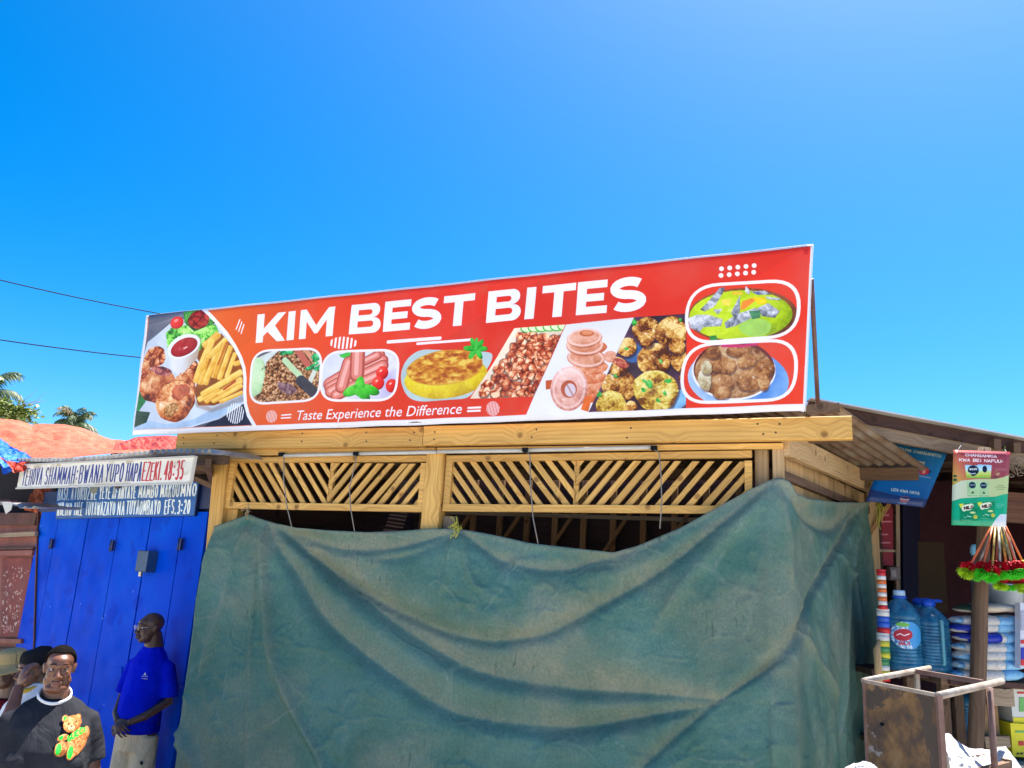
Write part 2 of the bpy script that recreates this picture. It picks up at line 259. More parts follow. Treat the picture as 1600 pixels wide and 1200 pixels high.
    for a in (0, 60, 120, 185, 250, 310): cv.poly(ELL(552 + 36 * math.cos(math.radians(a)), 578 + 30 * math.sin(math.radians(a)), 42, 17, a), ball([(10, 110, 30), (40, 180, 50), (120, 225, 110)], 2, 40, amp=.4))
    cv.line([(552, 580), (560, 520)], 10, (60, 190, 70))
    # wings
    wq = [(800, 455), (1118, 430), (922, 880), (520, 892)]; m = cv.full(wq); cv.poly(wq, flat((232, 214, 196), .2, 70, 2))
    for k in range(6): cv.poly(ELL(880 + k * 46, 455 - k * 3, 38, 26), (225, 240, 200), clip=m); cv.line(ELL(880 + k * 46, 455 - k * 3, 38, 26, 0, 24), 4, (80, 175, 70), clip=m)
    rr = random.Random(9)
    for row in range(8):
        for c in range(6):
            t = (row + .5) / 8; xl = 800 - 280 * t; xr = 1118 - 196 * t; x = xl + 40 + (xr - xl - 30) * (c + .5) / 6 + rr.uniform(-14, 14); y = 490 + 390 * t + rr.uniform(-14, 14)
            cv.poly(ELL(x, y + 8, 42, 34, rr.uniform(-60, 60), wob=.06, seed=row * 7 + c), (60, 18, 14), .6, clip=m, soft=2)
            cv.poly(ELL(x, y, 38, 29, rr.uniform(-60, 60), wob=.08, seed=row * 7 + c), meat([(70, 18, 14), (150, 45, 28), (200, 90, 55), (230, 150, 105), (248, 215, 180)], rr.uniform(18, 30), rr.randint(0, 7), .66), clip=m)
    # doughnuts
    dq = [(1122, 430), (1548, 383), (1262, 985), (872, 996)]; m = cv.full(dq)
    cv.poly(dq, lambda X, Y, b: ramp(np.clip(.25 + .3 * fbm(X, Y, 120, 3) + .4 * (Y - b[2]) / (b[3] - b[2]), 0, 1), [(205, 208, 228), (226, 228, 244), (236, 238, 250)]))
    DN = [(165, 85, 60), (205, 130, 100), (228, 170, 150), (240, 200, 190)]
    for k in range(6): cv.poly(ELL(1270 - k * 4 + (k % 2) * 16, 870 - k * 58, 112, 46, 6 - 3 * k, wob=.02, seed=k), ball([(185, 80, 45), (215, 125, 85), (235, 175, 145)], k, 26, amp=.9), clip=m)
    for cx, cy, rx, ry, ro in [(1245, 640, 118, 62, 4), (1240, 560, 118, 66, 0), (1238, 515, 112, 60, -6)]:
        cv.poly(ELL(cx, cy, rx, ry, ro), ball(DN, 2, 50, amp=.5), clip=m); cv.line(ELL(cx, cy - 6, rx * .9, ry * .82, ro), 7, (240, 205, 200), .8, clip=m)
    cv.poly(ELL(1252, 484, 46, 20, 0), (190, 95, 55), clip=m); cv.poly(ELL(1255, 480, 34, 13), (222, 140, 100), clip=m)
    cv.poly(ELL(1400, 628, 44, 36), ball(DN, 3, 30), clip=m); cv.poly([(995, 780), (1035, 775), (1035, 830), (998, 838)], (190, 85, 45), clip=m)
    cv.poly(ELL(1142, 828, 116, 142, 8), ball([(185, 105, 90), (222, 160, 150), (240, 200, 195), (248, 222, 220)], 5, 50, amp=.5), clip=m); cv.line(ELL(1142, 828, 96, 120, 8), 8, (246, 224, 224), .55, clip=m)
    cv.poly(ELL(1140, 832, 50, 56), (180, 85, 60), clip=m); cv.poly(ELL(1148, 838, 34, 42), (214, 200, 215), clip=m); cv.line([(1125, 800), (1165, 870)], 5, (160, 90, 90), .6, clip=m)
    cv.poly([(1240, 880), (1290, 870), (1262, 975), (1215, 960)], flat((222, 105, 45), .2, 20), clip=m)
    # fritters
    cv.pre = P3; fq = [(338, 485), (655, 462), (655, 1038), (62, 1060)]; m = cv.full(fq)
    cv.poly(fq, flat((70, 45, 70), .7, 60, 4)); cv.poly(ELL(560, 1010, 150, 60, -30), flat((120, 175, 225), .3, 40), clip=m); cv.poly(ELL(330, 700, 60, 60), (50, 110, 180), .8, clip=m, soft=4)
    FT = [(75, 28, 10), (140, 75, 25), (195, 135, 60), (225, 180, 95), (240, 215, 150)]
    for k, (x, y, r_) in enumerate([(410, 560, 82), (290, 665, 62), (565, 570, 100), (460, 740, 105), (640, 750, 80), (250, 900, 105), (235, 780, 60), (660, 860, 50), (200, 1020, 95), (470, 930, 138), (320, 1030, 40), (415, 630, 40), (600, 660, 50)]):
        cv.poly(ELL(x + 6, y + 14, r_ * 1.02, r_ * .95, 0, wob=.03, seed=k), (40, 15, 30), .6, clip=m, soft=5)
        cv.poly(ELL(x, y, r_, r_ * .92, 0, wob=.035, seed=k), ball(FT if k not in (8, 9) else [(110, 60, 15), (185, 140, 45), (225, 200, 90), (240, 228, 150)], k, 34, amp=1.1), clip=m)
    for x, y, r_ in [(430, 890, 30), (545, 870, 22), (395, 925, 18), (525, 945, 16), (400, 870, 16), (485, 990, 16), (225, 840, 14), (500, 750, 14), (330, 510, 30), (290, 675, 14), (620, 500, 14), (120, 950, 26)]: cv.poly(ELL(x, y, r_, r_ * .6, x % 90, wob=.12, seed=int(y)), ball([(15, 100, 40), (40, 170, 60), (110, 210, 100)], 1, 12, amp=.9), clip=m)
    cv.poly(ELL(250, 760, 60, 24, 30, wob=.1), meat([(110, 20, 30), (170, 50, 55), (215, 130, 110)], 16, 2), .8, clip=m)
    # bowl frames
    def red2(X, Y, bb): return np.ones(X.shape + (1,)) * C3((222, 58, 38)) + .02 * (fbm(X, Y, 60)[..., None] - .5)
    q = RR([(668, 300), (1352, 258), (1340, 598), (648, 648)], 190); m = cv.full(q); cv.poly(q, red2)
    cv.poly(ELL(1000, 475, 338, 165, -2), ball([(80, 40, 25), (130, 70, 45), (170, 110, 80)], 1, 60, amp=.4), clip=m)
    cv.poly(ELL(990, 475, 318, 152, -2), ball([(120, 150, 10), (170, 200, 20), (195, 222, 40), (220, 235, 90)], 2, 110, amp=.5), clip=m)
    cv.poly(ELL(1080, 550, 100, 55, 0, wob=.03), flat((165, 215, 95), .12, 40), clip=m, soft=2)
    FS = [(90, 95, 110), (140, 148, 165), (185, 190, 205), (222, 225, 235)]
    for P_ in [[(740, 440), (800, 380), (860, 310), (895, 305), (880, 340), (830, 420), (770, 450)], [(665, 490), (720, 470), (790, 470), (880, 500), (870, 540), (760, 545), (740, 575), (680, 550)], [(890, 520), (960, 470), (1080, 430), (1110, 445), (1060, 490), (960, 540), (900, 555)], [(1090, 430), (1160, 400), (1230, 450), (1200, 490), (1120, 480)], [(930, 460), (985, 350), (985, 450), (960, 500)], [(1015, 330), (1020, 295), (1050, 330), (1040, 350)], [(1050, 330), (1140, 325), (1180, 350), (1090, 350)], [(1140, 360), (1230, 370), (1235, 385), (1150, 375)], [(820, 440), (880, 435), (850, 470)]]:
        cv.poly(P_, ball(FS, len(P_), 26, amp=1.0), clip=m)
    for P_, c in [([(985, 440), (1000, 390), (1060, 370), (1080, 385), (1010, 440)], (225, 130, 50)), ([(1060, 365), (1140, 365), (1150, 400), (1100, 410)], (235, 195, 30)), ([(870, 380), (930, 375), (920, 420), (880, 410)], (225, 205, 80)), ([(935, 330), (1000, 330), (1000, 350), (940, 352)], (220, 190, 50)), ([(1040, 450), (1110, 445), (1110, 490), (1060, 500)], (70, 130, 90)), ([(800, 600), (840, 595), (850, 632), (800, 630)], (50, 130, 60)), ([(1060, 330), (1110, 335), (1100, 352)], (80, 100, 160))]: cv.poly(P_, flat(c, .25, 20), clip=m)
    cv.line(q + q[:1], 10, (238, 236, 248))
    q = RR([(648, 655), (1340, 622), (1318, 985), (615, 1005)], 170); m = cv.full(q); cv.poly(q, red2)
    cv.poly(ELL(975, 860, 312, 190, 5), lambda X, Y, b: ramp(np.clip(.5 * fbm(X, Y, 80) + .5 * (X - b[0]) / (b[1] - b[0]), 0, 1), [(225, 232, 248), (160, 190, 235), (70, 130, 215), (150, 195, 240)]), clip=m)
    cv.poly(ELL(948, 810, 258, 178, 0), (232, 235, 248), clip=m); cv.poly(ELL(950, 800, 250, 172, 0), (95, 25, 35), clip=m)
    cv.poly(ELL(948, 812, 242, 164, 0), ball([(95, 50, 25), (150, 100, 60), (190, 150, 110), (215, 195, 160)], 3, 60, amp=.8), clip=m)
    for k, (x, y, rx, ry, ro) in enumerate([(880, 780, 85, 50, 5), (880, 880, 70, 55, 20), (1040, 870, 75, 65, 10), (1130, 800, 70, 55, 0), (980, 690, 80, 36, -8), (1030, 750, 60, 44, -20), (870, 940, 60, 40, 0), (770, 860, 40, 70, 0), (820, 700, 50, 36, 0), (1130, 880, 36, 50, 0), (780, 790, 36, 40, 0)]):
        cv.poly(ELL(x + 5, y + 12, rx, ry, ro, wob=.04, seed=k), (50, 20, 30), .5, clip=m, soft=3)
        cv.poly(ELL(x, y, rx, ry, ro, wob=.06, seed=k), ball([(85, 40, 22), (135, 80, 42), (175, 120, 72), (205, 165, 120)] if k not in (7, 10) else [(150, 130, 90), (200, 190, 160), (230, 225, 210)], k, 40, amp=.9), clip=m)
    cv.line([(880, 660), (1000, 662), (1090, 650)], 9, (200, 30, 110), .9, clip=m)
    cv.line(q + q[:1], 10, (238, 236, 248))
    for r_ in range(2):
        for c in range(5): cv.poly(ELL(872 + c * 50 - r_ * 3, 195 - c * 5 + r_ * 40, 15, 14), (238, 236, 248))
    cv.pre = P0; cv.poly([(1266.5, 384), (1271, 381), (1259, 643), (1254, 643)], (226, 228, 242)); cv.poly([(1256, 390), (1264, 389), (1263, 398), (1255, 398)], (196, 22, 26))
    # headline, heavy geometric capitals
    def up(pts): return [tuple(p) for p in pts]
    def bowl(x0, x1, y0, y1, n=10):   # right-bulging D between y0..y1
        r_ = (y1 - y0) / 2; xr = x1 - r_ * 1.0; return [(xr + (x1 - xr) * math.cos(a), (y0 + y1) / 2 + r_ * math.sin(a)) for a in np.linspace(-math.pi / 2, math.pi / 2, n)]
    T = .28
    cap = Hh * .0; H2 = cv.H
    def toc(x, y): v = H2 @ np.array([x, y, 1]); return v[:2] / v[2]
    y1a = (toc(403, 489)[1] + toc(1003, 434)[1]) / 2; y0a = (toc(397, 535)[1] + toc(950, 489)[1]) / 2
    cap = y0a - y1a
    def letter(ch, xl, xr):
        xa = toc(xl, 535 - (xl - 396) * .085)[0]; xb = toc(xr, 535 - (xr - 396) * .085)[0]; w = (xb - xa); u = cap; st = T * u
        S = lambda pts, col: (setattr(cv, 'H', np.eye(3)), cv.poly([(xa + px, y0a - py * u) for px, py in pts], col), setattr(cv, 'H', H2))
        Wc = (236, 236, 251)
        if ch == 'I': S([(0, 0), (st, 0), (st, 1), (0, 1)], Wc)
        if ch == 'K': S([(0, 0), (st, 0), (st, .22), (st * 1.55, .36), (w - st * 1.15, 0), (w, 0), (w * .62, .56), (w * .97, 1), (w * .97 - st * 1.1, 1), (st, .48), (st, 1), (0, 1)], Wc)
        if ch == 'M': S([(0, 0), (st * .93, 0), (st * .93, .58), (w / 2 - st * .22, .15), (w / 2 + st * .22, .15), (w - st * .93, .58), (w - st * .93, 0), (w, 0), (w, 1), (w - st * .8, 1), (w / 2, .42), (st * .8, 1), (0, 1)], Wc)
        if ch == 'T': S([(w / 2 - st / 2, 0), (w / 2 + st / 2, 0), (w / 2 + st / 2, 1 - T * .82), (w, 1 - T * .82), (w, 1), (0, 1), (0, 1 - T * .82), (w / 2 - st / 2, 1 - T * .82)], Wc)
        if ch == 'E': t = T * .82; S([(0, 0), (w, 0), (w, t), (st, t), (st, .5 - t / 2), (w * .88, .5 - t / 2), (w * .88, .5 + t / 2), (st, .5 + t / 2), (st, 1 - t), (w * .97, 1 - t), (w * .97, 1), (0, 1)], Wc)
        if ch == 'B':
            def bw(x1, a, b): r_ = (b - a) / 2 * u; return [(x1 - r_ + r_ * math.cos(q_), (a + b) / 2 + (b - a) / 2 * math.sin(q_)) for q_ in np.linspace(-math.pi / 2, math.pi / 2, 12)]
            t = T * .74
            out = [(0, 0)] + bw(w, 0, .515) + bw(w * .94, .515, 1)[0:] + [(0, 1)]
            S(out, Wc)
            cur = red(np.array([[xa]]), np.array([[(y0a + y1a) / 2]]), None)[0, 0] * 255
            S([(st, t)] + bw(w - st * .95, t, .515 - t * .5) + [(st, .515 - t * .5)], tuple(cur)); S([(st, .515 + t * .5)] + bw(w * .94 - st * .95, .515 + t * .5, 1 - t) + [(st, 1 - t)], tuple(cur))
        if ch == 'S':
            t = T * .8; rx = w / 2; hw = t / 2
            cen = [(rx + (rx - hw * u) * math.cos(math.radians(a)), .75 - hw / 2 + (.25 - hw / 2) * math.sin(math.radians(a))) for a in np.linspace(38, 262, 14)] + [(rx + (rx - hw * u) * math.cos(math.radians(a)), .25 + hw / 2 + (.25 - hw / 2) * math.sin(math.radians(a))) for a in np.linspace(82, -146, 14)]
            c = np.array([(xa + px, y0a - py * u) for px, py in cen]); d = np.gradient(c, axis=0); d /= np.linalg.norm(d, axis=1)[:, None] + 1e-9; n = np.c_[-d[:, 1], d[:, 0]]; hwp = np.linspace(1, 1, len(c))[:, None] * t * u * .58
            cv.H = np.eye(3); cv.poly(list(map(tuple, c + n * hwp)) + list(map(tuple, (c - n * hwp)[::-1])), Wc); cv.H = H2
    for ch, a, b in [('K', 396, 441.5), ('I', 443.5, 458), ('M', 463, 517), ('B', 542, 590), ('E', 594, 636), ('S', 637.5, 683), ('T', 685, 734), ('B', 755, 809), ('I', 815.5, 831), ('T', 840, 893), ('E', 895.5, 944), ('S', 948, 1004)]: letter(ch, a, b)
    if textfn: textfn(cv, 'Taste Experience the Difference', (460, 656.5), (717, 646.5), 17.5, (240, 238, 251))
    return cv.a
def milo_art():
    W, Hh = 420, 560; cv = Cv(W, Hh, (200, 200, 180), homog([(218, 180), (885, 182), (832, 1078), (190, 1062)], [(0, 0), (W, 0), (W, Hh), (0, Hh)])); F = [(150, 150), (950, 150), (950, 1100), (150, 1100)]
    cv.poly(F, lambda X, Y, b: ramp(np.clip(.15 + .9 * (X / W) - .9 * (Y / Hh) + .35, 0, 1), [(175, 185, 60), (205, 150, 70), (190, 95, 75), (165, 65, 70), (150, 60, 70)]))
    cv.poly([(190, 620), (300, 555), (500, 530), (700, 525), (800, 500), (890, 460), (890, 900), (190, 900)], lambda X, Y, b: ramp(np.clip((X / W) * .7, 0, 1), [(205, 215, 190), (185, 200, 140), (175, 195, 125)]))
    cv.poly([(180, 800), (300, 760), (500, 745), (700, 735), (800, 705), (900, 690), (900, 1100), (180, 1100)], flat((20, 165, 120), .1, 60))
    cv.poly([(640, 1080), (700, 1000), (760, 935), (850, 935), (850, 1090)], (205, 215, 225))
    word(cv, 'CHANGAMKIA', (358, 252), (722, 262), (358, 222), 5.5, (240, 225, 225)); word(cv, 'KWA BEI NAFUU:', (286, 316), (795, 322), (288, 284), 6, (240, 225, 225), gap=.35)
    for x0, x1, y0, y1 in [(495, 662, 352, 520), (348, 535, 362, 522)]:
        cv.poly(RR([(x0, y0), (x1, y0 + 4), (x1 - 14, y1), (x0 + 18, y1)], 12), lambda X, Y, b: ramp(np.clip((Y - b[2]) / (b[3] - b[2]), 0, 1), [(150, 205, 235), (190, 225, 235), (200, 215, 90), (120, 170, 60)]))
    cv.poly(ELL(580, 408, 28, 42), (12, 28, 52)); cv.poly(ELL(446, 425, 64, 60), (10, 30, 50)); cv.poly(ELL(446, 480, 28, 15, -10), (10, 30, 50)); word(cv, 'NESCAFE', (402, 424), (492, 420), (402, 404), 3, (235, 240, 245)); cv.line([(395, 455), (420, 470), (470, 462)], 5, (230, 240, 245))
    cv.poly(ELL(710, 440, 24, 18, wob=.2), (150, 90, 60)); cv.poly(ELL(735, 465, 22, 16, wob=.2), (190, 150, 110)); cv.poly(ELL(700, 505, 50, 14, wob=.1), (110, 60, 45)); cv.poly(ELL(235, 500, 22, 14), (20, 80, 40)); cv.poly(ELL(235, 545, 24, 16), (20, 80, 40))
    for x in (365, 495):
        cv.poly(RR([(x, 560), (x + 132, 562), (x + 130, 735), (x + 6, 738)], 10), flat((168, 205, 150), .12, 30)); cv.poly(ELL(x + 66, 605, 40, 38), (15, 40, 60)); cv.line([(x + 38, 604), (x + 94, 602)], 4, (190, 215, 220)); cv.poly([(x + 50, 705), (x + 68, 670), (x + 88, 702)], (60, 80, 50)); cv.line([(x + 10, 730), (x + 122, 728)], 3, (80, 150, 80))
    for x, y, s in [(275, 820, 1.06), (485, 800, 1.)]:
        cv.poly([(x, y), (x + 212 * s, y - 15), (x + 208 * s, y + 195), (x + 8, y + 205)], flat((15, 135, 85), .15, 30)); cv.line([(x, y), (x + 212 * s, y - 15), (x + 208 * s, y + 195), (x + 8, y + 205), (x, y)], 2, (40, 180, 120))
        cv.poly([(x, y + 5), (x + 60, y), (x + 22, y + 58)], (215, 220, 60)); cv.poly(ELL(x + 62, y + 52, 30, 38, 20), (228, 232, 200)); cv.poly(ELL(x + 105, y + 42, 55, 36, -8), (228, 232, 200)); cv.poly(ELL(x + 140, y + 25, 28, 26, 0), (228, 232, 200))
        word(cv, 'MILO', (x + 58, y + 68), (x + 160, y + 54), (x + 58, y + 38), 7, (75, 45, 30)); cv.poly(ELL(x + 155, y + 102, 32, 12), (210, 220, 140)); cv.poly(ELL(x + 185, y + 150, 24, 24), (195, 190, 60)); cv.line([(x + 90, y + 140), (x + 135, y + 150)], 5, (200, 235, 215)); cv.line([(x + 60, y + 150), (x + 80, y + 160)], 3, (200, 235, 215)); cv.line([(x + 30, y + 185), (x + 140, y + 188)], 2, (160, 215, 190))
    for y in (400, 415): cv.line([(705, y), (835, y)], 3, (200, 160, 150), .7)
    for y, a, b in ((600, 730, 805), (622, 698, 835), (645, 720, 815)): cv.line([(a, y), (b, y)], 4, (90, 115, 70), .8)
    for y, a, b in ((820, 720, 800), (838, 712, 808), (856, 715, 780)): cv.line([(a, y), (b, y)], 3, (150, 220, 195), .8)
    for P_ in [[(600, 120), (900, 350)], [(640, 150), (760, 290)]]: cv.line(P_, 2, (110, 50, 55), .5)
    cv.poly(ELL(316, 226, 9, 9), (90, 20, 30)); return cv.a
def blue_art():
    W, Hh = 380, 470; cv = Cv(W, Hh, (15, 110, 190)); F = [(0, 0), (W, 0), (W, Hh), (0, Hh)]
    cv.poly(F, lambda X, Y, b: ramp(np.clip(Y / Hh + .1 * (fbm(X, Y, 80) - .5), 0, 1), [(20, 120, 175), (20, 125, 205), (15, 110, 200), (20, 90, 170)])); cv.poly([(0, 380), (200, 405), (380, 400), (380, 470), (0, 470)], (35, 65, 130))
    word(cv, 'IZAIMA CHANGAMOTO', (70, 62), (350, 56), (70, 40), 4, (215, 220, 190)); cv.poly([(120, 115), (270, 115), (268, 150), (120, 146)], (190, 205, 195)); word(cv, 'TUNAUZA', (135, 140), (255, 142), (135, 124), 3, (40, 100, 150))
    cv.poly([(190, 165), (330, 170), (325, 205), (190, 200)], (20, 60, 140)); cv.poly(ELL(285, 190, 32, 30), (190, 60, 75)); word(cv, '5', (276, 203), (294, 203), (276, 178), 5, (240, 225, 225)); cv.line([(230, 230), (340, 232)], 4, (200, 215, 230))
    word(cv, 'UZA KWA HAYA.', (130, 372), (320, 376), (130, 352), 4, (205, 225, 240)); cv.poly(ELL(235, 424, 30, 24), (170, 90, 110)); cv.poly(ELL(235, 414, 24, 9), (35, 65, 130)); cv.line([(207, 426), (263, 426)], 6, (205, 215, 235))
    for x in (215, 235, 255): cv.poly([(x - 8, 400), (x, 388), (x + 8, 400)], (30, 60, 130))
    word(cv, 'MOBI', (205, 462), (262, 462), (205, 453), 2, (180, 195, 220)); return cv.a
def weather(cv, seed, amt=.5, col=(120, 95, 60)):
    X, Y = np.meshgrid(np.arange(cv.w) + .5, np.arange(cv.h) + .5); n = np.clip((fbm(X, Y, 70, seed, 5) - .56) * 5, 0, 1) * amt; cv.a = cv.a * (1 - n[..., None]) + C3(col) * n[..., None]
def sign_white():
    W, Hh = 1300, 200; cv = Cv(W, Hh, (222, 218, 206), homog([(160, 222), (1478, 160), (1440, 368), (128, 405)], [(0, 0), (W, 0), (W, Hh), (0, Hh)])); cv.poly([(0, 0), (1600, 0), (1600, 700), (0, 700)], flat((222, 219, 208), .07, 60, 2))
    bl = (14, 34, 120); rd = (185, 14, 34); by = lambda x: 378 - (x - 170) * .037; ty = lambda x: 252 - (x - 170) * .05
    for t, a, b, c in [('YEHOVA', 170, 335, bl), ('SHAMMAH:', 365, 628, bl), ('BWANA', 645, 826, bl), ('YUPO', 850, 975, bl), ('HAPA', 1003, 1105, bl), ('EZEKI.', 1120, 1255, rd), ('48:35', 1272, 1395, rd)]:
        word(cv, t, (a, by(a)), (b, by(b)), (a + 20, ty(a)), 9.6, c, slant=0, jit=.05, seed=len(t), gap=.75)
    for x, y, r_ in [(640, 150, 60), (300, 205, 30), (1030, 170, 26), (480, 190, 20)]: cv.poly(ELL(x, y + 30, r_, 12, 0, wob=.2, seed=x), (150, 130, 95), .5, soft=5)
    weather(cv, 3, .35, (150, 135, 105)); return cv.a
def sign_blue():
    W, Hh = 1150, 290; cv = Cv(W, Hh, (15, 88, 160), homog([(432, 370), (1515, 345), (1478, 612), (425, 630)], [(0, 0), (W, 0), (W, Hh), (0, Hh)])); cv.poly([(0, 0), (1700, 0), (1700, 800), (0, 800)], flat((14, 92, 172), .12, 60, 2)); wc = (238, 248, 250)
    for t, a, b in [('BASI.', 440, 540), ('ATUKUZWE', 560, 775), ('YEYE', 800, 885), ('AFANYAYE', 905, 1080), ('MAMBO', 1105, 1236), ('MAKUU', 1260, 1380), ('MNO', 1397, 1490)]:
        f = (a - 440) / 1050; word(cv, t, (a, 487 - 22 * f), (b, 487 - 22 * f), (a + 10, 396 - 28 * f), 9.2, wc, jit=.05, gap=.8, seed=a)
    for t, a, b in [('KULIKO', 438, 558), ('YALE', 585, 655), ('TUYAWAZAYO', 685, 920), ('NA', 945, 993), ('TUYAOMBAYO', 1012, 1250), ('EFS.3:20', 1285, 1448)]:
        f = (a - 440) / 1050; word(cv, t, (a, 604 - 8 * f), (b, 604 - 8 * f), (a + 10, 510 - 20 * f), 9.4, wc, jit=.05, gap=.8, seed=a)
    cv.poly(ELL(760, 400, 34, 38, 0, wob=.1), (150, 150, 130), .9, soft=2); weather(cv, 5, .3, (40, 60, 80)); return cv.a
def bear_art():
    W, Hh = 240, 300; cv = Cv(W, Hh, (30, 32, 40)); P = lambda p: ((p[0] - 400) * W / 265, (p[1] - 745) * Hh / 340); cv.pre = P
    BR = [(110, 60, 25), (165, 100, 50), (200, 140, 85), (225, 175, 120)]; M = []
    def b(pts, pal=BR, k=1): cv.poly(pts, ball(pal, k, 14, amp=.7)); M.append(pts)
    b(ELL(440, 785, 26, 26)); b(ELL(545, 782, 26, 26)); cv.poly(ELL(440, 785, 14, 14), (60, 200, 60)); cv.poly(ELL(545, 782, 13, 13), (90, 190, 60))
    b(ELL(570, 960, 82, 105, 20)); b(ELL(640, 900, 24, 50, -20)); b(ELL(508, 825, 74, 62)); b(ELL(450, 920, 46, 26, -10)); b(ELL(450, 1000, 56, 56)); b(ELL(540, 1030, 40, 56, 15))
    G = [(20, 150, 40), (40, 220, 60), (110, 245, 110)]
    cv.poly(ELL(434, 918, 18, 16), ball(G, 1, 9)); cv.poly(ELL(430, 1000, 22, 40), ball(G, 1, 9)); cv.poly(ELL(530, 1030, 22, 46), ball(G, 2, 9)); cv.poly([(480, 920), (590, 862), (622, 885), (600, 930), (500, 955)], ball(BR, 4, 10), 1)
    word(cv, 'GUCCI', (495, 950), (622, 892), (486, 910), 11, (50, 225, 70), gap=.35)
    cv.poly(ELL(505, 852, 26, 20), (222, 180, 130)); cv.poly(ELL(505, 842, 8, 6), (40, 20, 15)); cv.poly(ELL(477, 825, 6, 8), (15, 10, 10)); cv.poly(ELL(535, 815, 6, 8), (15, 10, 10)); cv.line([(495, 862), (505, 868), (520, 860)], 2.5, (60, 25, 15))
    m = np.zeros((Hh, W))
    for q in M: m = np.maximum(m, cv.full(q))
    return cv.a, m
def label_art():
    W, Hh = 200, 160; cv = Cv(W, Hh, (200, 225, 240)); F = [(0, 0), (W, 0), (W, Hh), (0, Hh)]; cv.poly(F, meat([(40, 80, 150), (120, 180, 220), (225, 235, 245)], 22, 3, .6, (255, 255, 255))); cv.poly([(110, 0), (200, 0), (200, 160), (130, 160), (100, 80)], (60, 150, 215)); cv.poly(ELL(75, 80, 55, 34, -8), (180, 25, 50)); cv.line([(40, 84), (60, 74), (80, 84), (110, 72)], 6, (240, 225, 230)); word(cv, 'MAJI', (50, 138), (110, 134), (50, 120), 5, (190, 30, 60)); cv.poly(ELL(75, 22, 40, 12), (110, 180, 70)); return cv.a
def door_scrawl():
    W, Hh = 200, 300; cv = Cv(W, Hh, (122, 48, 42)); cv.poly([(0, 0), (W, 0), (W, Hh), (0, Hh)], flat((124, 50, 44), .25, 50, 2)); r = random.Random(3)
    for k in range(120):
        x = r.choice([r.gauss(40, 18), r.gauss(120, 22)]); y = r.uniform(30, 260); cv.poly(ELL(x, y, r.uniform(1.5, 5), r.uniform(1.5, 6), r.uniform(0, 90), 10, .3, k), (220, 200, 195), r.uniform(.5, .95))
    word(cv, 'SIMU', (20, 285), (110, 280), (20, 262), 2.5, (215, 180, 175), jit=.1); return cv.a
# ================================================================ geometry helpers
def ray(px, py): return _f + CX * (px - 800) / FPX + CY * (600 - py) / FPX
def atY(px, py, Y): r = ray(px, py); return CAM + r * Y / r[1]
class Plane:                                  # a vertical plane: u horizontal along it, n out of it towards the street
    def __init__(s, O, u): s.O = np.array(O, float); s.u = np.array(u, float) / np.linalg.norm(u); s.n = np.array([s.u[1], -s.u[0], 0])
    def at(s, px, py, off=0):
        r = ray(px, py); t = ((s.O + s.n * off - CAM) @ s.n) / (r @ s.n); p = CAM + r * t; return float((p - s.O) @ s.u), float(p[2])
    def pt(s, a, z, off=0): return s.O + s.u * a + s.n * off + np.array([0, 0, z])
    def w(s, px, py, off=0): a, z = s.at(px, py, off); return s.pt(a, z, off)
_rr = ray(-2530, 900 + .06 * -3330); _uu = -np.array([_rr[0], _rr[1], 0]); _O = atY(1207, 700, 4.5); _O[2] = 0
FA = Plane(_O, _uu)                           # stall front
SI = Plane(FA.pt(.06, 0), (.6, .8, 0))        # stall right side
_rr = ray(-800, 900 - .06 * 1600); _O = atY(325, 800, 6.3); _O[2] = 0
KI = Plane(_O, -np.array([_rr[0], _rr[1], 0]))  # blue kiosk front

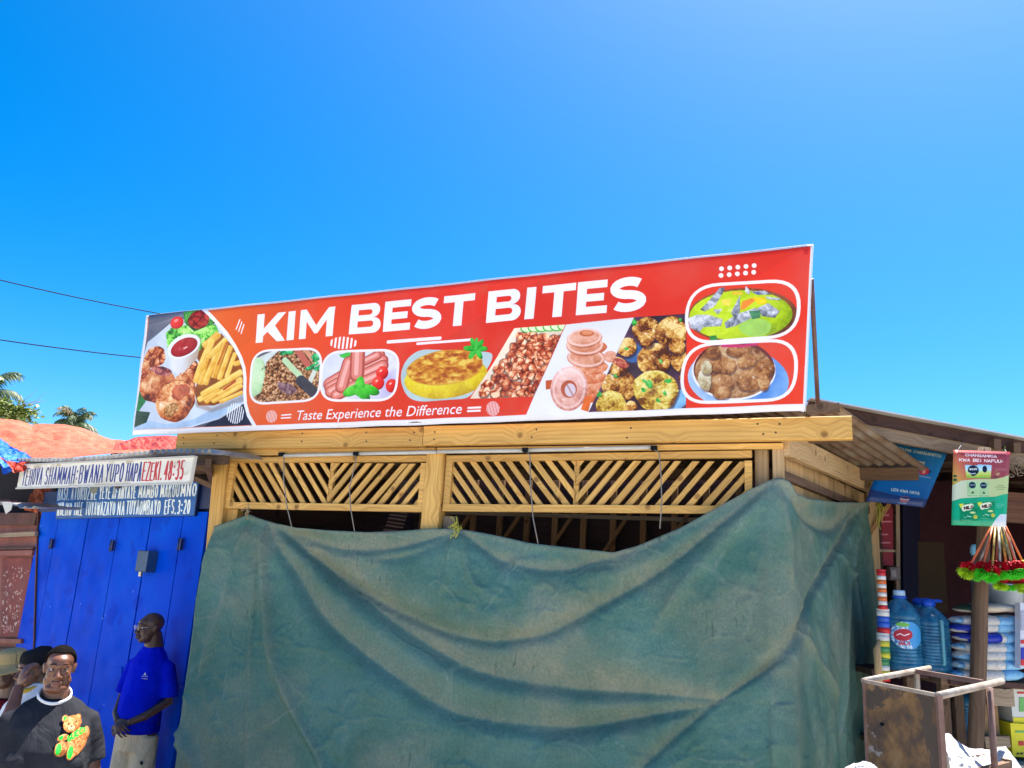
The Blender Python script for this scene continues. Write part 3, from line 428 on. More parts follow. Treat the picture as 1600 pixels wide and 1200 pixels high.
class M:
    rs = 1.
    def __init__(s): s.v = []; s.f = []; s.uv = []; s.sm = []
    def add(s, vs, fs, uvs=None, sm=False):
        b = len(s.v); s.v += [tuple(map(float, p)) for p in vs]
        for i, f in enumerate(fs): s.f.append([b + k for k in f]); s.uv.append(uvs[i] if uvs else [(0, 0)] * len(f)); s.sm.append(sm)
        return s
    def beam(s, p0, p1, w, h, up=(0, 0, 1), bev=.0, roll=0):
        """box from p0 to p1, w across, h along up; uv runs along the grain in metres"""
        p0 = np.array(p0, float); p1 = np.array(p1, float); d = p1 - p0; L = np.linalg.norm(d); d = d / L; up = np.array(up, float); x = np.cross(d, up)
        if np.linalg.norm(x) < 1e-4: x = np.cross(d, np.array([0, 1., 0]))
        x /= np.linalg.norm(x); z = np.cross(x, d)
        if roll: c, q = math.cos(roll), math.sin(roll); x, z = x * c + z * q, -x * q + z * c
        o = [(-1, -1), (1, -1), (1, 1), (-1, 1)]
        if bev: b = bev; W, Hh = w / 2, h / 2; o2 = [(-W + b, -Hh), (W - b, -Hh), (W, -Hh + b), (W, Hh - b), (W - b, Hh), (-W + b, Hh), (-W, Hh - b), (-W, -Hh + b)]
        else: o2 = [(a * w / 2, c * h / 2) for a, c in o]
        n = len(o2); vs = [p0 + x * a + z * c for a, c in o2] + [p1 + x * a + z * c for a, c in o2]; u0 = RND.uniform(0, 50); v0 = RND.uniform(0, 50); fs = []; uv = []; acc = 0
        for i in range(n):
            j = (i + 1) % n; ln = math.hypot(o2[j][0] - o2[i][0], o2[j][1] - o2[i][1]); fs.append([i, j, n + j, n + i][::-1]); uv.append([(u0, v0 + acc), (u0, v0 + acc + ln), (u0 + L, v0 + acc + ln), (u0 + L, v0 + acc)][::-1]); acc += ln
        fs.append(list(range(n))); uv.append([(u0 + a * .3, v0 + c) for a, c in o2]); fs.append(list(range(n, 2 * n))[::-1]); uv.append([(u0 + a * .3, v0 + c) for a, c in o2][::-1])
        return s.add(vs, fs, uv)
    def box(s, c, sz, rz=0):
        c = np.array(c, float); ax = np.array([math.cos(rz), math.sin(rz), 0]); d = [sz[0] / 2, sz[1] / 2, sz[2] / 2]
        return s.beam(c - ax * d[0], c + ax * d[0], sz[1], sz[2])
    def tube(s, path, r, n=10, cap=True, sm=True, ry=None):
        P = [np.array(p, float) for p in path]; m = len(P); r = [q_ * s.rs for q_ in ([r] * m if np.isscalar(r) else list(r))]; vs = []; prev = None; L = 0; us = []
        for i in range(m):
            d = P[min(i + 1, m - 1)] - P[max(i - 1, 0)]; d = d / (np.linalg.norm(d) + 1e-9)
            if prev is None: a = np.cross(d, np.array([0, 0, 1.]) if abs(d[2]) < .9 else np.array([0, 1., 0]))
            else: a = prev - d * (prev @ d)
            a /= np.linalg.norm(a); prev = a; b = np.cross(d, a); us.append(L)
            if i < m - 1: L += np.linalg.norm(P[i + 1] - P[i])
            for k in range(n): t = 2 * math.pi * k / n; vs.append(P[i] + a * r[i] * math.cos(t) + b * (ry[i] if ry else r[i]) * math.sin(t))
        fs = []; uv = []; o = RND.uniform(0, 9)
        for i in range(m - 1):
            for k in range(n): j = (k + 1) % n; fs.append([i * n + k, i * n + j, (i + 1) * n + j, (i + 1) * n + k]); c = 6.28 * max(r[i], .01) / n; uv.append([(o + us[i], o + k * c), (o + us[i], o + (k + 1) * c), (o + us[i + 1], o + (k + 1) * c), (o + us[i + 1], o + k * c)])
        if cap: fs += [list(range(n))[::-1], [(m - 1) * n + k for k in range(n)]]; uv += [[(o, o)] * n] * 2
        return s.add(vs, fs, uv, sm)
    def loft(s, rings, sm=True, cap=True):
        """rings of equal length point lists"""
        n = len(rings[0]); vs = [p for r in rings for p in r]; fs = []
        for i in range(len(rings) - 1):
            for k in range(n): j = (k + 1) % n; fs.append([i * n + k, i * n + j, (i + 1) * n + j, (i + 1) * n + k])
        if cap: fs += [list(range(n))[::-1], [(len(rings) - 1) * n + k for k in range(n)]]
        return s.add(vs, fs, None, sm)
    def lathe(s, c, prof, n=20, sm=True, ax=None):
        c = np.array(c, float); rings = []
        for r, z in prof: rings.append([c + np.array([r * math.cos(2 * math.pi * k / n), r * math.sin(2 * math.pi * k / n), z]) for k in range(n)])
        fs = []; uv = []; b = [p for r in rings for p in r]
        for i in range(len(prof) - 1):
            for k in range(n): j = (k + 1) % n; fs.append([i * n + k, i * n + j, (i + 1) * n + j, (i + 1) * n + k]); uv.append([(k / n, i / (len(prof) - 1)), ((k + 1) / n, i / (len(prof) - 1)), ((k + 1) / n, (i + 1) / (len(prof) - 1)), (k / n, (i + 1) / (len(prof) - 1))])
        fs += [list(range(n))[::-1], [(len(prof) - 1) * n + k for k in range(n)]]; uv += [[(0, 0)] * n] * 2
        return s.add(b, fs, uv, sm)
    def ell(s, c, r, rot=None, n=14, m=9):
        c = np.array(c, float); rr = np.array(r, float) * np.ones(3) * s.rs; R = np.eye(3) if rot is None else np.array(rot); vs = [c + R @ (np.array([0, 0, -1]) * rr)]
        for i in range(1, m):
            a = -math.pi / 2 + math.pi * i / m
            for k in range(n): t = 2 * math.pi * k / n; vs.append(c + R @ (np.array([math.cos(a) * math.cos(t), math.cos(a) * math.sin(t), math.sin(a)]) * rr))
        vs.append(c + R @ (np.array([0, 0, 1]) * rr)); fs = [[0, 1 + (k + 1) % n, 1 + k] for k in range(n)]
        for i in range(m - 2):
            for k in range(n): j = (k + 1) % n; fs.append([1 + i * n + k, 1 + i * n + j, 1 + (i + 1) * n + j, 1 + (i + 1) * n + k])
        e = 1 + (m - 2) * n; T = len(vs) - 1; fs += [[e + k, e + (k + 1) % n, T] for k in range(n)]
        return s.add(vs, fs, None, True)
    def grid(s, fn, nu, nv, sm=True, u0=0, u1=1, v0=0, v1=1):
        vs = []; fs = []; uv = []
        for j in range(nv + 1):
            for i in range(nu + 1): vs.append(fn(u0 + (u1 - u0) * i / nu, v0 + (v1 - v0) * j / nv))
        for j in range(nv):
            for i in range(nu):
                a = j * (nu + 1) + i; fs.append([a, a + 1, a + nu + 2, a + nu + 1]); U = lambda ii, jj: (u0 + (u1 - u0) * ii / nu, v0 + (v1 - v0) * jj / nv); uv.append([U(i, j), U(i + 1, j), U(i + 1, j + 1), U(i, j + 1)])
        return s.add(vs, fs, uv, sm)
    def slab(s, poly, n, th, sm=False):
        """polygon (list of 3d points) extruded by th against direction n"""
        n = np.array(n, float); P = [np.array(p, float) for p in poly]; k = len(P); vs = P + [p - n * th for p in P]
        o = P[0]; u = P[1] - P[0]; u = u / (np.linalg.norm(u) + 1e-9); w = np.cross(n, u); q = RND.uniform(0, 20)
        U = [(float((p - o) @ u) + q, float((p - o) @ w) + q) for p in P]
        fs = [list(range(k)), list(range(k, 2 * k))[::-1]]; uv = [U, U[::-1]]
        for i in range(k): j = (i + 1) % k; fs.append([i, k + i, k + j, j]); uv.append([U[i], (U[i][0], U[i][1] + th), (U[j][0], U[j][1] + th), U[j]])
        return s.add(vs, fs, uv, sm)
WL = {}
def O_(name, mb, mat, parent=None, label=None, cat=None, group=None, kind=None, origin=None, solid=0, sub=0):
    """link a mesh object; vertices are given in world space unless the parent is a prototype at the origin"""
    V = np.array(mb.v)
    if parent is not None: org = WL[parent.name]
    else: org = np.array(origin if origin is not None else [(V[:, 0].min() + V[:, 0].max()) / 2, (V[:, 1].min() + V[:, 1].max()) / 2, V[:, 2].min()], float)
    me = bpy.data.meshes.new(name); me.from_pydata([tuple(p) for p in V - org], [], mb.f)
    ul = me.uv_layers.new(name='UVMap'); ul.data.foreach_set('uv', np.array([c for f in mb.uv for c in f], float).ravel())
    me.polygons.foreach_set('use_smooth', mb.sm); me.materials.append(mat); me.update()
    o = bpy.data.objects.new(name, me); COL.objects.link(o)
    if parent is not None: o.parent = parent
    else: o.location = org
    WL[o.name] = org; tag(o, label, cat, group, kind)
    if solid: md = o.modifiers.new('thickness', 'SOLIDIFY'); md.thickness = solid; md.offset = 0
    if sub: md = o.modifiers.new('smooth', 'SUBSURF'); md.levels = sub; md.render_levels = sub
    return o
def tag(o, label=None, cat=None, group=None, kind=None):
    if label: o['label'] = label
    if cat: o['category'] = cat
    if group: o['group'] = group
    if kind: o['kind'] = kind
    return o
def T_(name, loc, label, cat, group=None, rz=0):
    o = bpy.data.objects.new(name, None); COL.objects.link(o); o.location = tuple(map(float, loc)); o.rotation_euler.z = rz; o.empty_display_size = .1
    WL[o.name] = np.array(loc, float) if rz == 0 else np.zeros(3); return tag(o, label, cat, group)
def proto(name, label, cat, group=None):      # prototype: parts modelled round the origin, then moved
    o = T_(name, (0, 0, 0), label, cat, group); return o
def copy_tree(o, parent=None):
    c = o.copy(); COL.objects.link(c); c.parent = parent
    for ch in list(o.children): copy_tree(ch, c)
    return c
# ================================================================ materials
class N:
    def __init__(s, name, rough=.6, spec=.5, metal=0):
        s.m = bpy.data.materials.new(name); s.m.use_nodes = True; s.t = s.m.node_tree; s.b = s.t.nodes['Principled BSDF']; s.b.inputs['Roughness'].default_value = rough; s.b.inputs['Specular IOR Level'].default_value = spec; s.b.inputs['Metallic'].default_value = metal
    def n(s, ty, **k):
        o = s.t.nodes.new(ty)
        for a, b in k.items():
            if hasattr(o, a): setattr(o, a, b)
            else: s.i(o, a.replace('_', ' '), b)
        return o
    def i(s, o, k, v):
        if isinstance(v, bpy.types.NodeSocket): s.t.links.new(v, o.inputs[k])
        else: o.inputs[k].default_value = v
    def co(s, kind='Object', sc=(1, 1, 1)):
        c = s.n('ShaderNodeTexCoord'); mp = s.n('ShaderNodeMapping'); mp.inputs['Scale'].default_value = sc; s.t.links.new(c.outputs[kind], mp.inputs['Vector']); return mp.outputs[0]
    def noise(s, co, scale=5, detail=4, rough=.55, dist=0): o = s.n('ShaderNodeTexNoise'); s.i(o, 'Vector', co); s.i(o, 'Scale', scale); s.i(o, 'Detail', detail); s.i(o, 'Roughness', rough); s.i(o, 'Distortion', dist); return o.outputs['Fac']
    def ramp(s, fac, st):
        o = s.n('ShaderNodeValToRGB'); s.i(o, 'Fac', fac); e = o.color_ramp.elements
        while len(e) < len(st): e.new(.5)
        for k, (p, c) in enumerate(st): e[k].position = p; e[k].color = (*c, 1) if hasattr(c, '__len__') else (c, c, c, 1)
        return o.outputs[0]
    def mix(s, f, a, b, mode='MIX'):
        o = s.n('ShaderNodeMix', data_type='RGBA', blend_type=mode); s.i(o, 0, f)
        for k, v in ((6, a), (7, b)): s.i(o, k, v if isinstance(v, bpy.types.NodeSocket) else (*v, 1))
        return o.outputs[2]
    def mul(s, a, b, op='MULTIPLY'): o = s.n('ShaderNodeMath', operation=op); s.i(o, 0, a); s.i(o, 1, b); return o.outputs[0]
    def bump(s, h, st=.3, d=.01): o = s.n('ShaderNodeBump'); s.i(o, 'Height', h); s.i(o, 'Strength', st); s.i(o, 'Distance', d); s.i(s.b, 'Normal', o.outputs[0])
    def base(s, c): s.i(s.b, 'Base Color', c if isinstance(c, bpy.types.NodeSocket) else (*c, 1)); return s
    def rgh(s, c): s.i(s.b, 'Roughness', c); return s
def noisy(name, c1, c2, scale=6, rough=.6, bump=.15, kind='Object', sc=(1, 1, 1), spec=.4, metal=0, c3=None, detail=5, bs=None, d=.004):
    k = N(name, rough, spec, metal); co = k.co(kind, sc); f = k.noise(co, scale, detail)
    st = [(.3, c1), (.7, c2)] if c3 is None else [(.3, c1), (.52, c2), (.72, c3)]
    k.base(k.ramp(f, st)); f2 = k.noise(co, bs or scale * 6, 4)
    if bump: k.bump(f2, bump, d)
    k.rgh(k.ramp(f2, [(.2, max(0, rough - .12)), (.8, min(1, rough + .12))])); return k.m
def plain(name, c, rough=.5, spec=.4, metal=0): return noisy(name, tuple(x * .9 for x in c), tuple(min(1, x * 1.08) for x in c), 9, rough, .08, spec=spec, metal=metal)
def wood(name, a, b, dark, rough=.6, dirt=.0, knots=1.):
    k = N(name, rough, .35); oi = k.n('ShaderNodeObjectInfo'); co = k.co('UV', (1, 1, 1))
    mp = k.n('ShaderNodeMapping'); k.i(mp, 'Vector', co); mp.inputs['Scale'].default_value = (.9, 11, 1); ad = k.n('ShaderNodeVectorMath', operation='ADD'); k.i(ad, 0, mp.outputs[0]); cb = k.n('ShaderNodeCombineXYZ'); k.i(cb, 'X', k.mul(oi.outputs['Random'], 31.)); k.i(cb, 'Y', k.mul(oi.outputs['Random'], 17.)); k.i(ad, 1, cb.outputs[0])
    # knots bend the grain around them
    kn = k.n('ShaderNodeTexVoronoi', voronoi_dimensions='2D'); k.i(kn, 'Vector', co); k.i(kn, 'Scale', 3.4); kd = k.ramp(kn.outputs['Distance'], [(.0, 1.), (.07, .85), (.16, .25), (.4, 0.)])
    ad2 = k.n('ShaderNodeVectorMath', operation='ADD'); k.i(ad2, 0, ad.outputs[0]); cb2 = k.n('ShaderNodeCombineXYZ'); k.i(cb2, 'Y', k.mul(kd, 1.4)); k.i(ad2, 1, cb2.outputs[0])
    w = k.n('ShaderNodeTexNoise'); k.i(w, 'Vector', ad2.outputs[0]); k.i(w, 'Scale', 2.2); k.i(w, 'Detail', 6); k.i(w, 'Distortion', .6)
    rings = k.n('ShaderNodeTexWave', wave_type='BANDS', bands_direction='Y'); k.i(rings, 'Vector', ad2.outputs[0]); k.i(rings, 'Scale', 1.1); k.i(rings, 'Distortion', 7.); k.i(rings, 'Detail', 3); k.i(rings, 'Detail Scale', .6)
    c = k.ramp(w.outputs['Fac'], [(.28, b), (.5, a), (.72, tuple(min(1, x * 1.12) for x in a))]); c = k.mix(k.mul(k.ramp(rings.outputs['Fac'], [(.55, 0.), (1., 1.)]), .27), c, dark)
    c = k.mix(k.mul(k.ramp(kn.outputs['Distance'], [(.0, 1.), (.045, .8), (.08, 0.)]), .75 * knots), c, tuple(x * .45 for x in dark))
    big = k.noise(k.co('Object'), 1.6, 3); c = k.mix(k.mul(k.ramp(big, [(.35, 0.), (.7, 1.)]), .3 + dirt), c, tuple(x * .75 for x in b))
    hs = k.n('ShaderNodeHueSaturation'); k.i(hs, 'Color', c); k.i(hs, 'Value', k.mul(k.mul(oi.outputs['Random'], .3), .86, 'ADD')); k.base(hs.outputs[0])
    k.bump(k.mul(w.outputs['Fac'], rings.outputs['Fac'], 'ADD'), .3, .002); return k.m
def img(name, arr, alpha=None):
    h, w = arr.shape[:2]; im = bpy.data.images.new(name, w, h, alpha=alpha is not None); px = np.ones((h, w, 4), np.float32); px[..., :3] = np.clip(arr[::-1], 0, 1)
    if alpha is not None: px[..., 3] = alpha[::-1]
    im.pixels.foreach_set(px.ravel()); im.update(); im.pack(); return im
def printed(name, arr, rough=.4, alpha=None, spec=.4, bump=.06, gain=1., dirt=.0):
    k = N(name, rough, spec); t = k.n('ShaderNodeTexImage'); t.image = img(name, arr, alpha); t.interpolation = 'Cubic'; t.extension = 'EXTEND'; k.i(t, 'Vector', k.co('UV')); c = t.outputs['Color']
    f = k.noise(k.co('Object'), 3.5, 5); c = k.mix(k.mul(k.ramp(f, [(.45, 0.), (.75, 1.)]), .1 + dirt), c, (.35, .33, .3)); k.base(c)
    if alpha is not None: k.i(k.b, 'Alpha', t.outputs['Alpha'])
    k.bump(k.noise(k.co('Object'), 9, 3), bump, .02); return k.m
# ================================================================ shared materials
PINE = wood('yellow_pine', (.68, .40, .11), (.52, .27, .06), (.24, .09, .025))
PINE2 = wood('pale_pine', (.56, .38, .19), (.42, .26, .12), (.20, .10, .045), dirt=.1)
OLDW = wood('old_brown_wood', (.17, .10, .06), (.10, .055, .033), (.04, .022, .015), .75, .2)
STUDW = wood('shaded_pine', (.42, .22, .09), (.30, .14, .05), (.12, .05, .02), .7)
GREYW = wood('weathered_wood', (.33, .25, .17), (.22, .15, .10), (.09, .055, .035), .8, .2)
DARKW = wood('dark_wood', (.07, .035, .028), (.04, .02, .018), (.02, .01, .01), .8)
RUST = noisy('rusted_roof_iron', (.10, .055, .035), (.24, .16, .10), 4, .6, .25, c3=(.30, .25, .20), metal=.25)
ZINC = noisy('dull_zinc_sheet', (.30, .28, .25), (.46, .45, .43), 5, .45, .15, metal=.5, c3=(.25, .20, .15))
WHITE = plain('white_plastic', (.72, .72, .73), .4)
CORD = plain('grey_cord', (.22, .21, .20), .7)
CONDM = plain('cream_conduit_plastic', (.56, .54, .48), .5)
BLACKI = plain('black_rubber', (.004, .007, .012), .6, spec=.1)
def P_(*a): return FA.pt(*a)
# ================================================================ the setting
g = M().grid(lambda a, b: ((a - .5) * 900, -300 + b * 900, 0), 30, 30, sm=False)
k = N('sandy_street', .9, .2); c = k.co('Object'); k.base(k.ramp(k.noise(c, .8, 8), [(.3, (.36, .32, .26)), (.7, (.50, .46, .39))])); k.bump(k.noise(c, 30, 5), .5, .02)
O_('ground', g, k.m, kind='structure')
PLM = noisy('grey_cement', (.22, .20, .18), (.34, .32, .29), 5, .85, .3)
O_('shop_floor', M().box((3.3, 6.9, .45), (3.0, 4.4, .9)), PLM, kind='structure')
# ================================================================ wooden stall
STALL = T_('wooden_stall', P_(-1.9, 0), 'unpainted yellow pine food stall with lattice vents, draped with a green tarpaulin', 'stall')
def post(s0, s1, z0, z1, off, d=.09, mat=PINE, lean=0, name='post'):
    return O_(name, M().beam(P_((s0 + s1) / 2 + lean, z0, off - d / 2), P_((s0 + s1) / 2, z1, off - d / 2), s1 - s0, d, up=FA.n, bev=.004), mat, STALL)
post(-3.905, -3.785, 0, 2.93, .05, .1, lean=.20); post(-3.78, -3.665, 0, 2.5, .0, .07)
post(-2.165, -2.04, 0, 2.90, .055, .1, lean=.0); post(-2.035, -1.955, 0, 2.5, .0, .07, GREYW)
post(-.10, -.025, 0, 2.94, -.03, .08, PINE2); post(.0, .062, 0, 2.94, .035, .07, PINE2)
# header beam in two lengths, the thin rail below it, the wall plate
zt = lambda s: 3.044 + (s + 4.334) * .0125
zb = lambda s: 2.912 + (s + 4.334) * .0118
for a, b, dz in ((FA.at(275, 692, .115)[0], -2.172, 0), (-2.168, .418, .004)):
    O_('header_beam', M().beam(P_(a, (zt(a) + zb(a)) / 2 + dz, .085), P_(b, (zt(b) + zb(b)) / 2 + dz, .085), .06, .128, up=(0, 0, 1), bev=.004), PINE, STALL)
O_('rail', M().beam(P_(-4.0, 2.90, .045), P_(-2.1, 2.918, .045), .03, .04), PINE, STALL)
O_('rail', M().beam(P_(-2.09, 2.922, .045), P_(.06, 2.948, .045), .03, .03), PINE, STALL)
NAIL = plain('iron_nail', (.08, .05, .04), .5)
nr = random.Random(6)
for s_ in (-4.15, -3.84, -3.1, -2.6, -2.25, -2.1, -1.4, -.8, -.06, .03):
    for f_ in (.3, .72): O_('nail', M().ell(P_(s_ + nr.uniform(-.02, .02), zb(s_) * (1 - f_) + zt(s_) * f_ + nr.uniform(-.01, .01), .116), (.006, .003, .006), n=8, m=6), NAIL, STALL)
# lattice panels
def clip_poly(P, s0, s1, z0, z1):
    for ax, lim, sg in ((0, s0, 1), (0, s1, -1), (1, z0, 1), (1, z1, -1)):
        Q = []
        for i in range(len(P)):
            a, b = P[i - 1], P[i]; ia = (a[ax] - lim) * sg >= 0; ib = (b[ax] - lim) * sg >= 0
            if ia != ib: t = (lim - a[ax]) / (b[ax] - a[ax]); Q.append((a[0] + t * (b[0] - a[0]), a[1] + t * (b[1] - a[1])))
            if ib: Q.append(b)
        P = Q
        if not P: return P
    return P
def lattice(s0, s1, sm_, z0, z1, d0, d1):
    lp = O_('lattice_panel', M().slab([P_(s0, z0, .03), P_(s1, z0 + d1, .03), P_(s1, z0 + d1 + .045, .03), P_(s0, z0 + .045, .03)], FA.n, .035), PINE, STALL)   # the bottom rail carries the panel
    O_('rail', M().slab([P_(s0, z1 - .04, .031), P_(s1, z1 + d1 - .04, .031), P_(s1, z1 + d1, .031), P_(s0, z1, .031)], FA.n, .035), PINE, lp)
    for a, b in ((s0, s0 + .045), (s1 - .04, s1)): O_('stile', M().slab([P_(a, z0 + .046, .028), P_(b, z0 + .046, .028), P_(b, z1 - .041 + d1 * .5, .028), P_(a, z1 - .041 + d1 * .5, .028)], FA.n, .03), PINE, lp)
    O_('mullion', M().slab([P_(sm_ - .012, z0 + .046, .0), P_(sm_ + .02, z0 + .046, .0), P_(sm_ + .02, z1 - .02, .0), P_(sm_ - .012, z1 - .02, .0)], FA.n, .03), PINE, lp)
    zi0, zi1 = z0 + .047, z1 - .043 + d1 * .5; r = random.Random(int(s0 * -10))
    for side, (a, b) in enumerate(((s0 + .03, sm_ - .002), (sm_ + .006, s1 - .03))):
        sl = -1 if side == 0 else 1; pitch = .0865; k = 0; x = a - .5
        while x < b + .5:
            w = r.uniform(.029, .037); th = math.radians(50 + r.uniform(-1.5, 1.5)); hx = w / math.sin(th); xc = x + r.uniform(-.006, .006); dx = (zi1 - zi0 + .02) / math.tan(th) * 1.0
            lo = xc if sl > 0 else xc + dx; hi = xc + dx if sl > 0 else xc
            p = clip_poly([(lo, zi0 - .01), (lo + hx, zi0 - .01), (hi + hx, zi1 + .01), (hi, zi1 + .01)], a, b, zi0, zi1)
            if len(p) >= 3 and max(q[0] for q in p) - min(q[0] for q in p) > .03:
                of = r.uniform(.006, .014); m = M()
                pw = [P_(q[0], q[1], of) for q in p]; m.slab(pw, FA.n, .015)
                # grain along the slat
                c_, s_ = math.cos(th), math.sin(th) * sl; u0 = r.uniform(0, 40)
                cx = [(q[0] * c_ + q[1] * s_ + u0, -q[0] * s_ + q[1] * c_) for q in p]; n_ = len(p); m.uv[0] = cx; m.uv[1] = cx[::-1]
                O_('slat', m, PINE, lp)
            x += pitch
    return lp
lattice(-3.765, -2.172, -2.915, 2.502, 2.872, 0, .018)
lattice(-2.03, -.112, -1.155, 2.53, 2.89, 0, .036)
# side wall of upright boards, side beam, end post
sp = lambda a, z, o=0: SI.pt(a, z, o)
O_('side_beam', M().beam(sp(-.03, 2.965, .02), sp(2.12, 2.99, .02), .045, .14, bev=.003), PINE2, STALL)
O_('side_rail', M().beam(sp(.06, 2.80, -.03), sp(2.1, 2.80, -.03), .03, .05), OLDW, STALL)
O_('post', M().beam(sp(2.13, 0, -.02), sp(2.13, 2.93, -.02), .075, .075, up=(0, 1, 0)), PINE2, STALL)
x = .07; r = random.Random(3)
while x < 2.05:
    w = r.uniform(.10, .15); O_('plank', M().beam(sp(x + w / 2, 0, -.055 - r.uniform(0, .012)), sp(x + w / 2, 2.93, -.055 - r.uniform(0, .012)), w - .006, .018, up=SI.n), PINE2, STALL); x += w
# back of the stall, seen dark through the gap
BD = SI.u * 2.13
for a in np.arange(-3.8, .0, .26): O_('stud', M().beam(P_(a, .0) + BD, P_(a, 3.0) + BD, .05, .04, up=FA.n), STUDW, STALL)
m = M()
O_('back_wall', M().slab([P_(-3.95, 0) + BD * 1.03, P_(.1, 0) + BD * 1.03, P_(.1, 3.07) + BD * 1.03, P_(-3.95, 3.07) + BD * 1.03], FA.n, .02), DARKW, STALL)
for a in np.arange(-3.6, -.2, .48):
    O_('brace', M().beam(P_(a, 2.2) + BD * .985, P_(a + .42, 2.85) + BD * .985, .03, .04, up=FA.n), STUDW, STALL)
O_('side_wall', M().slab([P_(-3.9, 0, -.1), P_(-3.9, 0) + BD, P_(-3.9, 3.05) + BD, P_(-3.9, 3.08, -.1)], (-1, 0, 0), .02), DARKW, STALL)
for zz in (2.62, 2.2): O_('stall_rail', M().beam(P_(-3.8, zz, -1.2), P_(-.1, zz, -1.2), .03, .03), GREYW, STALL)
# corrugated iron roof, falling towards the back
R0 = FA.pt(-4.38, 3.085, .2); P0 = atY(1312, 636, 4.3); P1 = atY(1468, 746, 5.95); dv = P1 - P0
FRX = np.array([P0[0], P0[1], 0]) - np.array([R0[0], R0[1], 0]); LR = np.linalg.norm(FRX)
def roofpt(a, b, up=0):
    p = R0 * (1 - a) + P0 * a + dv * b; return (p[0], p[1], p[2] + up + .011 * math.sin(a * LR / .076 * 2 * math.pi) + .004 * math.sin(a * 23) * (1 - b))
for i in range(6):
    a0, a1 = i / 6, (i + 1) / 6 + .006
    O_('corrugated_sheet', M().grid(lambda a, b, i=i: roofpt(a, b, .003 * (i % 2)), 90, 8, True, a0, min(1, a1)), RUST, STALL, solid=.0025)
for b_, e in ((.2, .1), (.78, -.02)):
    q0 = R0 * .98 + P0 * .02 + dv * b_; q1 = P0 + dv * b_; uu = (q1 - q0); uu /= np.linalg.norm(uu); q1 = q1 - uu * (.05 + e); dz = np.array([0, 0, -.062])
    O_('purlin', M().beam(q0 + dz, q1 + dz, .05, .085), OLDW, STALL)
O_('purlin_end', M().beam(FA.w(362, 712, -.02), FA.w(316, 700, -.25), .05, .05), OLDW, STALL)
O_('fascia', M().beam(FA.w(1262, 640, .16), FA.w(1312, 637, .16), .02, .05), OLDW, STALL)
# conduit along the rail and the flex hanging from it
for (a, b) in (((443, 712), (554, 709.5)), ((561, 709), (682, 706.5)), ((684, 706), (818, 704)), ((824, 703.5), (1018, 699))):
    O_('conduit', M().tube([FA.w(*a, .082), FA.w(*b, .082)], .0125, 8), CONDM, STALL)
for pts in ([(436, 708), (444, 716), (443, 745), (448, 790), (456, 824)], [(556, 708), (556, 722), (546, 762), (548, 795), (554, 830)], [(820, 700), (828, 712), (829, 760), (833, 810), (842, 855)], [(1018, 699), (1030, 708), (1033, 745), (1034, 785), (1031, 826)]):
    O_('flex', M().tube([FA.w(x_, y_, .09) for x_, y_ in pts], .0038, 6), CORD, STALL)
for p_ in ((440, 710), (557, 709), (821, 703), (1022, 700)): O_('junction', M().box(FA.w(*p_, .09), (.035, .03, .025), -.37), BLACKI, STALL)
# ================================================================ banner
def tx_banner(cv, t, a, b, cap, col):
    cu = bpy.data.curves.new('tagline', 'FONT'); cu.body = t; cu.size = 1; cu.shear = .17; cu.offset = .006; cu.resolution_u = 3; o = bpy.data.objects.new('tagline', cu); COL.objects.link(o)
    dg = bpy.context.evaluated_depsgraph_get(); me = o.evaluated_get(dg).to_mesh(); me.calc_loop_triangles(); V = np.array([v.co[:2] for v in me.vertices]); T = [tuple(q.vertices) for q in me.loop_triangles]
    x0, x1 = V[:, 0].min(), V[:, 0].max(); cv.pre = lambda p: p; A = cv.tr([a, b]); sc = (A[1][0] - A[0][0]) / (x1 - x0)
    V = np.c_[A[0][0] + (V[:, 0] - x0) * sc, A[0][1] + (A[1][1] - A[0][1]) * (V[:, 0] - x0) / (x1 - x0) - V[:, 1] * sc * 1.08]
    x0i, x1i, y0i, y1i = int(V[:, 0].min()) - 2, int(V[:, 0].max()) + 3, int(V[:, 1].min()) - 2, int(V[:, 1].max()) + 3; ss = 4; acc = np.zeros(((y1i - y0i) * ss, (x1i - x0i) * ss), bool)
    for t3 in T:
        P = (V[list(t3)] - (x0i, y0i)) * ss; a0, a1 = int(P[:, 0].min()), int(P[:, 0].max()) + 2; b0, b1 = int(P[:, 1].min()), int(P[:, 1].max()) + 2
        X, Y = np.meshgrid(np.arange(a0, a1) + .5, np.arange(b0, b1) + .5); s_ = [np.sign((P[(k + 1) % 3, 0] - P[k, 0]) * (Y - P[k, 1]) - (P[(k + 1) % 3, 1] - P[k, 1]) * (X - P[k, 0])) for k in range(3)]
        ins = ((s_[0] >= 0) & (s_[1] >= 0) & (s_[2] >= 0)) | ((s_[0] <= 0) & (s_[1] <= 0) & (s_[2] <= 0)); h_, w_ = acc[b0:b1, a0:a1].shape; acc[b0:b1, a0:a1] |= ins[:h_, :w_]
    m = acc.reshape(y1i - y0i, ss, x1i - x0i, ss).mean((1, 3))[..., None]; cv.a[y0i:y1i, x0i:x1i] = cv.a[y0i:y1i, x0i:x1i] * (1 - m) + C3(col) * m
    bpy.data.objects.remove(o)
BAN = T_('banner_sign', P_(-2.1, 3.0, .25), 'wide red printed food banner reading KIM BEST BITES above the pine stall', 'banner')
bc = [FA.w(228, 493, .36), FA.w(1270, 382, .36), FA.w(1258, 642, .20), FA.w(207, 680, .20)]
def banpt(u, v, o=0):
    p = (bc[3] * (1 - u) + bc[2] * u) * (1 - v) + (bc[0] * (1 - u) + bc[1] * u) * v
    return p + FA.n * (o + .007 * math.sin(u * 21) * math.sin(v * 3) + .003 * math.sin(u * 9 + v * 13) + .003 * math.sin(u * 47 + v * 5) + (.006 * math.sin(u * 60) * (1 - v) ** 6))
